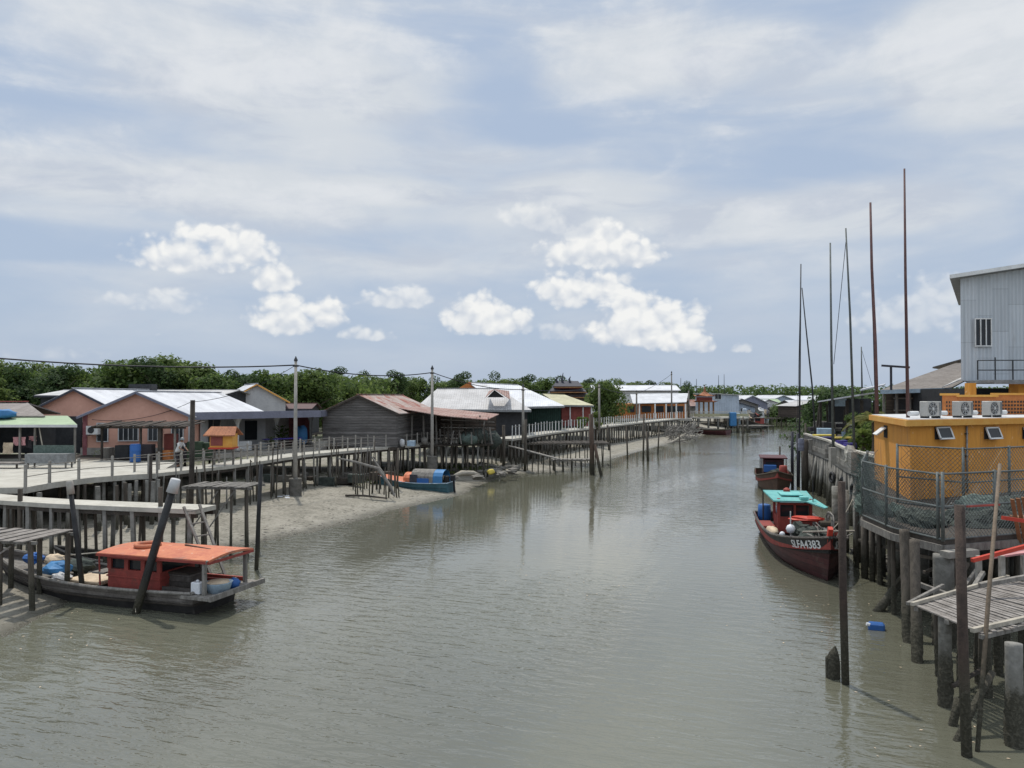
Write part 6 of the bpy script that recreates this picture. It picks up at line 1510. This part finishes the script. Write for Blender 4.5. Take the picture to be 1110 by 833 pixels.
MB().beam(X3(1060, 19, ZY(634, 19)), X3(1125, 19.3, ZY(622, 19.3)), .1).build('cross_pole', 'wood_grey', t)
MB().beam(X3(1047, 21.8, ZY(549, 21.8)), X3(1082, 22.5, ZY(547, 22.5)), .05).build('top_bar', 'red_boat', t)
t = thing('deck_chair', 'orange brown slatted wooden chair leaning at the right edge of the deck', 'chair', X3(1105, 22.6, 3))
MB().slab([X3(1095, 22.2, ZY(541, 22.2)), X3(1116, 22.2, ZY(538, 22.2)), X3(1122, 22.6, ZY(590, 22.6)), X3(1103, 22.6, ZY(588, 22.6))], .05).build('backrest', 'wood_orange', t) if 'wood_orange' in M else None
mat('wood_orange', (.30, .15, .07), .7, (.2, .1, .05), 3)
mb = MB()
for k in range(4):
    a_ = X3(1096+k*6, 22.2, ZY(541-k, 22.2)); b_ = X3(1104+k*6, 22.9, ZY(588, 22.9)); mb.beam(a_, b_, .1, .03)
mb.build('backrest', 'wood_orange', t)
MB().box(X3(1112, 23.4, 3.35), (.7, .7, .06)).build('seat', 'wood_orange', t)
for px in (1102, 1118): MB().beam(X3(px, 23.2, 3.0), X3(px, 23.2, 3.35), .06).build('leg', 'wood_orange', t)
for k, (x0, y0, x1, y1, D) in enumerate(((1030, 545, 1048, 556, 23.5), (1050, 560, 1075, 578, 24), (1095, 572, 1060, 560, 24.2))):
    o = MB().beam(X3(x0, D, ZY(y0, D)), X3(x1, D, ZY(y1, D)), .06).build('loose_batten', 'wood_grey'); tag(o, ['loose batten highest behind the fence right of the corner', 'loose batten lying lower behind the fence', 'loose batten crossing the lower one toward the chair'][k], 'batten')
# rocks under the fence deck
for k, (px, py, s) in enumerate(((950, 611, .5), (962, 606, .45), (975, 612, .55), (940, 603, .4), (985, 622, .4), (1015, 648, .5), (1035, 650, .45), (958, 616, .35), (930, 598, .4))):
    p = G(px, py, .05); o = MB().blob((p.x, p.y, .08), (s, s*.7, s*.35), k, .3, 8, 6).build('rock', 'stone'); tag(o, 'dark rock in the shallow water under the fenced deck', 'rock', 'rocks under the fenced deck')
# mooring ropes
wire('rope from the bow of the turquoise roofed boat to the quay', [Vector((11.9, 29.0, 2.0)), Vector((13.6, 31, 2.9))], .15, .02, m='rope', name='mooring_rope')
wire('rope tying the red cabin boat to the leaning bucket pole', [Vector((-12.6, 26.0, .6)), G(149, 663, .15)], .1, .01, m='rope', name='mooring_rope')
# ------------------------------------------------------------ vegetation
rt = random.Random(11)
def leafcloud(mb, c, rad, n, size, rr, hollow=.55):
    """leaf sized quads spread through an ellipsoid, denser outside"""
    for _ in range(n):
        while True:
            v = Vector((rr.uniform(-1, 1), rr.uniform(-1, 1), rr.uniform(-1, 1)))
            if .05 < v.length < 1: break
        v = v.normalized()*(hollow+(1-hollow)*rr.random()**.6)*rr.uniform(.85, 1.12)
        p = Vector((c[0]+v.x*rad[0], c[1]+v.y*rad[1], c[2]+v.z*rad[2]))
        nrm = (v+Vector((rr.uniform(-.8, .8), rr.uniform(-.8, .8), rr.uniform(-.3, 1.0)))).normalized()
        a = nrm.cross(Vector((rr.uniform(-1, 1), rr.uniform(-1, 1), rr.uniform(-1, 1)))).normalized(); b = nrm.cross(a)
        s = size*rr.uniform(.6, 1.4)
        i = len(mb.v); mb.v += [p-a*s, p-b*s*.55, p+a*s, p+b*s*.55]; mb.f.append((i, i+1, i+2, i+3))
def crown_mesh(seed, W_, H_, nl, per, size, z0=.35):
    rr = random.Random(seed); mb = MB()
    for k in range(nl):
        a = rr.uniform(0, 6.28); q = rr.random()**.5*.62; h = rr.uniform(z0, .9)
        rad = W_*rr.uniform(.16, .30)*(1.15-.5*h)
        leafcloud(mb, (math.cos(a)*q*W_/2*(1.2-.6*h), math.sin(a)*q*W_/2*(1.2-.6*h), h*H_), (rad, rad, rad*rr.uniform(.6, .9)), int(per*rr.uniform(.7, 1.3)), size, rr)
    return mb
def tree_proto(seed, W_, H_, nl, per, size, m='leaf_mangrove', name='mangrove_tree', z0=.35):
    t = thing(name, 'x', 'tree'); 
    L_(crown_mesh(seed, W_, H_, nl, per, size, z0), 'crown', m, t)
    rr = random.Random(seed); mb = MB(); mb.tube([(0, 0, 0), (rr.uniform(-.3, .3), rr.uniform(-.3, .3), H_*.4), (rr.uniform(-.4, .4), 0, H_*.8)], [.22, .16, .06], 7)
    for k in range(6):
        a = rr.uniform(0, 6.28); h = rr.uniform(.25, .6)*H_; mb.tube([(0, 0, h), (math.cos(a)*W_*.16, math.sin(a)*W_*.16, h+H_*.12), (math.cos(a)*W_*.32, math.sin(a)*W_*.32, h+H_*.22)], [.1, .07, .03], 5)
    L_(mb, 'trunk', 'trunk', t)
    return t
protos = [tree_proto(100+i, 9, 10, 15, 260, .24) for i in range(4)]
pd = [tree_proto(200+i, 8, 12, 16, 260, .22, 'leaf_dark', 'dark_tree', .25) for i in range(2)]
used = set()
def put(pr, x, y, s, label, group=None, z=1.0, sz=1):
    if pr in used: o = copy_tree(pr)
    else: o = pr; used.add(pr)
    o.location = (x, y, z); o.scale = (s, s, s*sz); o.rotation_euler = (0, 0, rt.uniform(0, 6.28)); o['label'] = label
    if group: o['group'] = group
    elif 'group' in o: del o['group']
    return o
GL = 'mangrove trees behind the left bank houses'
# silhouette of the left wood: px -> top y
prof = [(-60, 396), (0, 394), (20, 392), (40, 391), (60, 394), (85, 399), (105, 403), (118, 396), (140, 389), (165, 385), (185, 388), (205, 394), (225, 401), (245, 403), (270, 405), (300, 403), (325, 404), (345, 398), (365, 404), (400, 408), (425, 406), (450, 409), (480, 411), (520, 409), (560, 411), (600, 410), (640, 413), (700, 415), (760, 416)]
def ptop(px):
    for (a, b), (c, d) in zip(prof[:-1], prof[1:]):
        if a <= px <= c: return b+(d-b)*(px-a)/(c-a)
    return 415
for k in range(58):
    px = -50+k*7.6+rt.uniform(-4, 4); D = rt.uniform(96, 128)+max(0, px-230)*.12; zt_ = ZY(ptop(px)+rt.uniform(0, 9)+(6 if k % 2 else 0), D)
    pr = protos[k % 4] if not (110 < px < 215 and k % 2) and k % 7 else pd[k % 2]
    H0 = 10 if pr in protos else 12
    put(pr, X3(px, D).x, D, max(.6, (zt_-1)/(H0*1.02)), 'green mangrove tree in the dense wood behind the left houses', GL)
o = put(pd[0], X3(253, 112).x, 112, .8, 'narrow dark tree rising above the wood behind the white gable', sz=1.1, z=.5)
for k, (px, yt, s_) in enumerate(((172, 385, 1.15), (150, 388, 1.1), (190, 387, 1.1), (131, 391, 1.0), (207, 392, 1.0), (118, 396, .95), (62, 392, 1.05), (30, 391, 1.1), (5, 392, 1.0), (335, 402, .95), (352, 399, .9), (297, 401, .95), (276, 404, .9))):
    D = 100+(k % 3)*3; pr = (pd+protos)[k % 6]; H0 = 12 if pr in pd else 10; zt_ = ZY(yt, D); s2 = (zt_-1)/(H0*1.0)
    o = put(pr, X3(px, D).x, D, s2, 'broad dark tree of the tallest clump in the wood behind the pink houses' if k < 6 else 'full green tree at the front of the wood behind the left houses', 'tallest tree clump behind the pink houses' if k < 6 else 'front trees of the left wood'); o.scale = (s2*1.15, s2*1.15, s2)
# lone tree mid right
lt = tree_proto(301, 8, 7.6, 20, 420, .17, 'leaf_mangrove', 'round_tree', .3); D = 118
lt.location = (X3(655, D).x, D, 2.0); lt['label'] = 'round leafy tree standing alone between the yellow green roof and the orange hall'; lt.scale = (1.05, 1, 1.02)
# far trees beyond as individuals poking out
for k in range(34):
    px = 360+k*11.5+rt.uniform(-4, 4); D = 175+rt.uniform(0, 40)+max(0, px-600)*.5; zt_ = ZY(ptop(px)-rt.uniform(-2, 3.0), D)
    put(protos[k % 4] if k % 3 else pd[k % 2], X3(px, D).x, D, (zt_-1)/10.5, 'distant mangrove tree in the wood beyond the middle houses', 'distant mangrove trees beyond the middle houses')
# far wood as one mass
def wood(name, label, specs, seed, m, size):
    rr = random.Random(seed); mb = MB()
    for (px0, px1, D0, D1, y0, y1, n, per, rad) in specs:
        for k in range(n):
            px = px0+(px1-px0)*(k+rr.random())/n; D = rr.uniform(D0, D1); f = (px-px0)/(px1-px0); zt_ = ZY(y0+(y1-y0)*f+rr.uniform(-.8, 3.2), D)
            x = X3(px, D).x; r_ = rad*rr.uniform(.7, 1.3); 
            z = zt_-r_*.7
            while z > -.5:
                leafcloud(mb, (x+rr.uniform(-r_, r_)*.5, D+rr.uniform(-r_, r_)*.4, z), (r_, r_, r_*.75), int(per*rr.uniform(.8, 1.2)), size, rr, .6); z -= r_*1.1
    o = mb.build(name, m); return tag(o, label, 'trees', kind='stuff')
wood('far_wood', 'low band of dense far off mangrove along the horizon right of the middle', [(650, 1120, 330, 380, 417.5, 418.5, 130, 75, 4.2)], 3, 'leaf_far', .75)
wood('undergrowth', 'dense green undergrowth filling the wood behind the left houses', [(-80, 420, 128, 150, 399, 408, 80, 70, 3.0), (400, 700, 200, 240, 412, 415, 60, 70, 4.0)], 5, 'leaf_mangrove', .5)
# right bank greens
def bush(label, px, D, z, W_, H_, seed, m='leaf_mangrove', n=9, per=150, size=.12, name='bush'):
    t = thing(name, label, 'bush', (X3(px, D).x, D, z)); L_(crown_mesh(seed, W_, H_, n, per, size, .15), 'foliage', m, t)
    mb = MB(); mb.tube([(0, 0, -z+.3), (0, 0, H_*.5)], .08, 5); L_(mb, 'stem', 'trunk', t); return t
bush('dark leafy bush right of the barrels behind the balustrade', 934, 54, 2.6, 3.4, 3.2, 1, 'leaf_mangrove', 14, 220, .12)
bush('lighter bush against the corner of the yellow building', 948, 50, 2.6, 2.8, 3.0, 2, 'leaf_bright', 9, 130, .11)
bush('dark trees massed behind the open boat shed', 905, 90, 1, 11, 7.2, 3, 'leaf_dark', 18, 300, .25)
bush('dark trees massed behind the brown roofed house', 935, 84, 1, 10, 7.0, 4, 'leaf_dark', 14, 300, .25)
bush('mangrove clump in the water at the far bend of the river', 850, 215, .3, 14, 3.2, 5, 'leaf_far', 12, 200, .4)
bush('mangrove clump at the far right bank before the boat shed', 893, 130, .3, 10, 6, 6, 'leaf_dark', 14, 260, .3)
bush('grassy shrub growing at the end of the balustrade walkway', 632, 97, 2.4, 2.6, 2.2, 7, 'leaf_bright', 7, 120, .14)
bush('bright shrub left of the lone round tree', 646, 100, 2.4, 2.2, 2.6, 8, 'leaf_bright', 7, 120, .14)
bush('little bright shrub at the left end of the dense balustrade', 551, 84, 2.9, 1.2, 1.0, 9, 'leaf_bright', 5, 80, .1)
# palm
def palm(label, px, D, z, h, nf, ln, m='leaf_yellow', seed=1, group=None):
    rr = random.Random(seed); x = X3(px, D).x; t = thing('palm', label, 'palm tree', (x, D, z), group=group)
    MB().tube([(x, D, z), (x+.1, D, z+h*.5), (x+.05, D, z+h)], [.12, .1, .09], 8).build('trunk', 'trunk', t)
    mb = MB()
    for k in range(nf):
        a = 6.283*k/nf+rr.uniform(-.2, .2); el_ = rr.uniform(.15, 1.1); d = Vector((math.cos(a)*math.cos(el_), math.sin(a)*math.cos(el_), math.sin(el_)))
        prev = None; c = Vector((x, D, z+h))
        for j in range(9):
            f = j/8; p = c+d*ln*f+Vector((0, 0, -ln*.62*f*f))
            if prev is not None:
                mb.beam(prev, p, .025)
                s = (p-prev).cross(Vector((0, 0, 1))).normalized()
                for sd_ in (-1, 1):
                    for e in (0, .33, .66):
                        q = prev.lerp(p, e); tip = q+s*sd_*ln*.3*(1-f*.6)+Vector((0, 0, -.18*ln*.5))+(p-prev)*.8; w = (p-prev)*.16
                        mb.add([q-w, q+w, tip], [(0, 1, 2)])
            prev = p
    mb.build('fronds', m, t); return t
palm('small yellowing palm behind the left corner of the yellow building', 945, 46, 3, 2.6, 12, 1.7, seed=2)
palm('low green palm left of the yellowing palm', 934, 50, 3, 1.6, 10, 1.4, 'leaf_bright', seed=4)
# grass on higher mud under the left houses
mb = MB(); rg = random.Random(4)
for k in range(2600):
    px = rg.uniform(330, 540); D = rg.uniform(56, 74); x = X3(px, D).x; h = rg.uniform(.15, .4); a = rg.uniform(0, 3.14)
    if D < 50+(px-330)*.09: continue
    z = .55; mb.add([(x-.05*math.cos(a), D-.05*math.sin(a), z), (x+.05*math.cos(a), D+.05*math.sin(a), z), (x+rg.uniform(-.1, .1), D, z+h)], [(0, 1, 2)])
tag(mb.build('bank_grass', 'leaf_bright'), 'green grass on the bank under the walkway and the timber house', 'grass', kind='stuff')
# ------------------------------------------------------------ the figure at the rail, more clutter
def person(label, x, y, z, rz, shirt, trousers, skin, hat, lean=.25, h=1.6):
    t = thing('person', label, 'person', (x, y, z), rz)
    k = h/1.7
    me = bpy.data.meshes.new('body'); 
    J = [(0, 0, .92), (lean*.3, 0, 1.12), (lean*.8, 0, 1.38), (lean*1.05, 0, 1.50), (lean*1.25, 0, 1.62),
         (lean*.8, .19, 1.38), (lean*.9+.1, .25, 1.12), (lean+.28, .2, .98), (lean+.35, .19, .96),
         (lean*.8, -.19, 1.38), (lean*.9+.12, -.26, 1.14), (lean+.3, -.2, 1.02), (lean+.37, -.19, 1.0),
         (-.02, .1, .85), (.03, .11, .48), (-.04, .12, .08), (.12, .13, .04),
         (-.02, -.1, .85), (.06, -.11, .48), (.02, -.12, .08), (.18, -.13, .04)]
    rad = [.13, .13, .15, .06, .10, .07, .045, .035, .04, .07, .045, .035, .04, .09, .065, .045, .045, .09, .065, .045, .045]
    Ed = [(0, 1), (1, 2), (2, 3), (3, 4), (2, 5), (5, 6), (6, 7), (7, 8), (2, 9), (9, 10), (10, 11), (11, 12), (0, 13), (13, 14), (14, 15), (15, 16), (0, 17), (17, 18), (18, 19), (19, 20)]
    me.from_pydata([tuple(c*k for c in j) for j in J], Ed, []); o = bpy.data.objects.new('body', me); C.objects.link(o); o.parent = t
    sk = o.modifiers.new('skin', 'SKIN'); 
    for i, v in enumerate(me.skin_vertices[0].data): v.radius = (rad[i]*k, rad[i]*k); v.use_root = (i == 0)
    ss = o.modifiers.new('smooth', 'SUBSURF'); ss.levels = 2; ss.render_levels = 2
    dg = bpy.context.evaluated_depsgraph_get(); dg.update(); m2 = bpy.data.meshes.new_from_object(o.evaluated_get(dg)); o.modifiers.clear(); o.data = m2
    m2.materials.clear()
    for n in (skin, shirt, trousers): m2.materials.append(M[n])
    for p in m2.polygons:
        c = p.center; p.use_smooth = True
        p.material_index = 0
        if c.z < .92*k and abs(c.y) < .18*k and c.z > .12*k: p.material_index = 2
        if .9*k < c.z < 1.47*k and (c.x < (lean*.9+.1)*k): p.material_index = 1
    hd = (lean*1.25*k, 0, 1.62*k)
    L_(MB().lathe((hd[0], 0, hd[2]+.0), [(.15*k, .0), (.13*k, .03), (.105*k, .05), (.1*k, .11), (.04*k, .14)], 14), 'cap', hat, t, True)
    return t
mat('skin', (.30, .17, .11), .6)
q = X3(193, 44.2, 3)
person('person in a pale shirt and cap leaning at the railing beside the tall dark post', q.x, q.y, 3.0, R(-20), 'white_plaster', 'dark_cloth', 'skin', 'steel', .28, 1.62)
# potted greens, crates and poles along the left houses
for k, (px, D, w, h, m, lb) in enumerate(((212, 50, .9, 1.1, 'leaf_box', 'dark green crate behind the tall round post'), (222, 50.5, .9, 1.0, 'leaf_box', 'dark green crate left of the shrine legs'),
        (176, 49.4, .5, .5, 'cream_cloth', 'cream bundle under the lean-to beside the orange crate'), (118, 50.3, .5, .7, 'wood_grey', 'grey crate at the left end of the lean-to'), (266, 57.4, .8, .7, 'white_paint', 'white crate at the foot of the first column'), (285, 58.5, .7, .6, 'steel', 'grey crate on the verandah between the first two columns'), (349, 62, .8, .45, 'concrete_pale', 'pale slab heap between the verandah and the timber house'))):
    if m == 'leaf_box' and m not in M: mat('leaf_box', (.05, .08, .045), .7)
    o = MB().box((X3(px, D).x, D, 3+h/2), (w, .6, h), jit(.2)).build('crate', m, bevel=.03); tag(o, lb, 'crate')
rc = random.Random(77)
# racks and frames below and in front of the open shed
t = thing('drying_rack', 'dark timber drying rack with crossed poles under the red sheet roof', 'rack', X3(500, 66, 3))
for k in range(16):
    px = 478+k*3.7; D = 65.5+rc.uniform(-.6, .8); MB().beam(X3(px, D, 3), X3(px+rc.uniform(-3, 3), D, 3+rc.uniform(.9, 2.3)), rc.uniform(.06, .12)).build('upright', 'wood_dark' if k % 3 else 'wood_grey', t)
for k in range(6): MB().beam(X3(478, 65.4, 3.4+k*.33), X3(536, 66.8, 3.3+k*.3+rc.uniform(-.2, .2)), .07).build('bar', 'wood_grey' if k % 2 else 'wood_dark', t)
# leaning odd sticks in front of the left walkway and beneath it
for k in range(34):
    f = rc.random(); a = Vector(A[0]).lerp(Vector(A[1]), f*3) if f < .333 else (Vector(A[1]).lerp(Vector(A[2]), f*3-1) if f < .666 else Vector(A[2]).lerp(Vector(A[3]), f*3-2))
    d = rc.uniform(.1, .5); b = (a.x+d*.7, a.y-d, .3)
    o = MB().cyl(b, (b[0]+rc.uniform(-.25, .25), b[1]+rc.uniform(-.1, .3), rc.uniform(2.0, 4.2)), rc.uniform(.035, .07), .035, 6).build('stake', 'pile_wood' if rc.random() < .7 else 'pile_concrete')
    tag(o, 'thin crooked stake standing against the long concrete walkway', 'stake', 'crooked stakes along the long walkway')
# dark boards and rubbish stacked under the walkway by the houses
for k in range(16):
    px = rc.uniform(255, 420); D = 52+rc.uniform(1, 7)+(px-300)*.03; o = MB().box(X3(px, D, .9+rc.uniform(0, .3)), (rc.uniform(.6, 1.8), rc.uniform(.3, .8), rc.uniform(.2, .7)), rc.uniform(-.6, .6)).build('board_heap', rc.choice(['wood_dark', 'wood_grey', 'net', 'stone']), bevel=.02)
    tag(o, 'dark heap of boards or rubbish lying under the long walkway', 'rubbish', 'rubbish heaps under the long walkway')
# odd timbers tied among the near right piles
t = thing('pile_bracing', 'irregular timber braces tied among the piles under the fence deck', 'braces', X3(990, 24, 1.5))
for (x0, y0, D0, x1, y1, D1, w) in ((930, 585, 31, 985, 600, 27, .09), (940, 570, 31, 1000, 603, 25, .08), (965, 640, 25.5, 995, 596, 24.5, .07), (1000, 620, 22.6, 1040, 604, 23.5, .08), (1024, 660, 21, 1048, 610, 21.6, .07), (985, 600, 25, 1018, 606, 22.4, .1)):
    MB().beam(X3(x0, D0, ZY(y0, D0)), X3(x1, D1, ZY(y1, D1)), w).build('brace', 'pile_wood', t)
for k in range(22):
    px = rc.uniform(925, 1105); D = rc.uniform(24.5, 33); o = rpile(X3(px+rc.uniform(-3, 3), D, -.6), X3(px, D, 2.74), rc.uniform(.07, .12), 8, 12, k)
    o = o.build('pile', 'pile_wood', t, smooth=True)
# loose items on the yellow building and quay
t = thing('drain_pipe', 'thin grey drain pipe running down the yellow wall between the windows', 'pipe', on_front(front_u(1046), 3))
MB().tube([on_front(front_u(1046), zr-.3, .06), on_front(front_u(1046), 3.1, .06)], .035, 8).build('pipe', 'steel', t, smooth=True)
for z_ in (3.6, 4.6, 5.5): MB().box(on_front(front_u(1046), z_, .04), (.14, .09, .04), rz).build('clip', 'steel_dark', t)
for k, (px, D, r, c_) in enumerate(((884, 62, .3, 'hull_black'), (899, 50.5, .3, 'wood_grey'), (868, 57, .22, 'fascia_blue'))):
    barrel(['black drum at the far end of the balustrade quay', 'grey drum behind the balustrade near the masts', 'small blue drum at the quay end post'][k], X3(px, D).x, D, 3, r, .85, c_)
# tyres hung along the quay as fenders
for k, f in enumerate((.2, .42, .62, .82)):
    a = Vector(Q[1]).lerp(Vector(Q[3]), f); mb = MB(); c = Vector((a.x-.32, a.y, 1.9)); mb.tube([(c.x, c.y+.3*math.cos(a_*.5236), c.z+.3*math.sin(a_*.5236)) for a_ in range(13)], .09, 8, cap=False)
    tag(mb.build('tyre', 'black_paint', smooth=True), 'old black tyre hung as a fender on the balustrade quay piles', 'tyre', 'tyre fenders on the quay')
# denser far village along both banks
rv = random.Random(91)
far = [(797, 185, 9, 'cladding_blue', 'roof_grey_x'), (804, 196, 8, 'wood_grey', 'roof_white_x'), (833, 222, 9, 'white_plaster', 'roof_white_x'), (862, 262, 14, 'wood_grey', 'roof_grey_x'), (838, 262, 12, 'cladding_blue', 'roof_green'), (883, 175, 9, 'board_wall_brown', 'roof_grey_x'), (878, 215, 10, 'board_wall', 'roof_white_x'), (772, 190, 10, 'wood_grey', 'roof_rust_x')]
desc = ['grey blue hut with grey roof just beyond the warehouse', 'little timber hut with white roof beyond the blue tanks', 'white walled hut with white roof before the far river bend', 'long timber hut at the end of the river', 'pale blue hut with green roof behind the far river bend', 'brown timber hut with grey roof on the far right bank', 'timber hut with white roof farther along the right bank', 'timber hut with rusty roof behind the warehouse']
for (px, D, w, wm_, rm_), lb in zip(far, desc): gable(lb, X3(px, D).x, D, rv.uniform(-.2, .3), w, 8, 2.4, rv.uniform(2.0, 2.6), rv.uniform(1.0, 1.5), wm_, rm_, .4, npile=6, ridge='x' if w > 9 else 'y', wins=((-w*.25, 1.3, 1.1, 1.0, 1), (w*.2, 1.3, 1.1, 1.0, 1)))
for k in range(46):
    left = k < 28
    px = rv.uniform(796, 838) if left else rv.uniform(872, 896); D = (150+(px-796)*2.2 if left else 150-(px-872)*2.6)+rv.uniform(-4, 6)
    o = MB().cyl(X3(px, D, -.3), X3(px+rv.uniform(-.6, .6), D, rv.uniform(1.6, 4.2)), .11, .09, 6).build('stake', 'pile_wood'); tag(o, 'thin dark stake in the far water before the distant huts', 'stake', 'far stakes before the distant huts')
# scum and leaves drifting in the eddies by the piles
mb = MB()
for k in range(240):
    c = rv.choice(((13.2, 20.5), (11.2, 24), (-11, 34), (9.5, 26), (-13, 23), (2, 30), (9.0, 15.5), (4, 44)))
    x, y = c[0]+rv.gauss(0, 1.3), c[1]+rv.gauss(0, 2.0); s_ = rv.uniform(.015, .05); a = rv.uniform(0, 3)
    mb.add([(x-s_*math.cos(a), y-s_*math.sin(a), .008), (x+s_*.5*math.sin(a), y-s_*.5*math.cos(a), .012), (x+s_*math.cos(a), y+s_*math.sin(a), .008), (x-s_*.5*math.sin(a), y+s_*.5*math.cos(a), .014)], [(0, 1, 2, 3)])
tag(mb.build('drift_scum', 'cream_cloth'), 'specks of pale scum and leaves drifting near the piles', 'scum', kind='stuff')
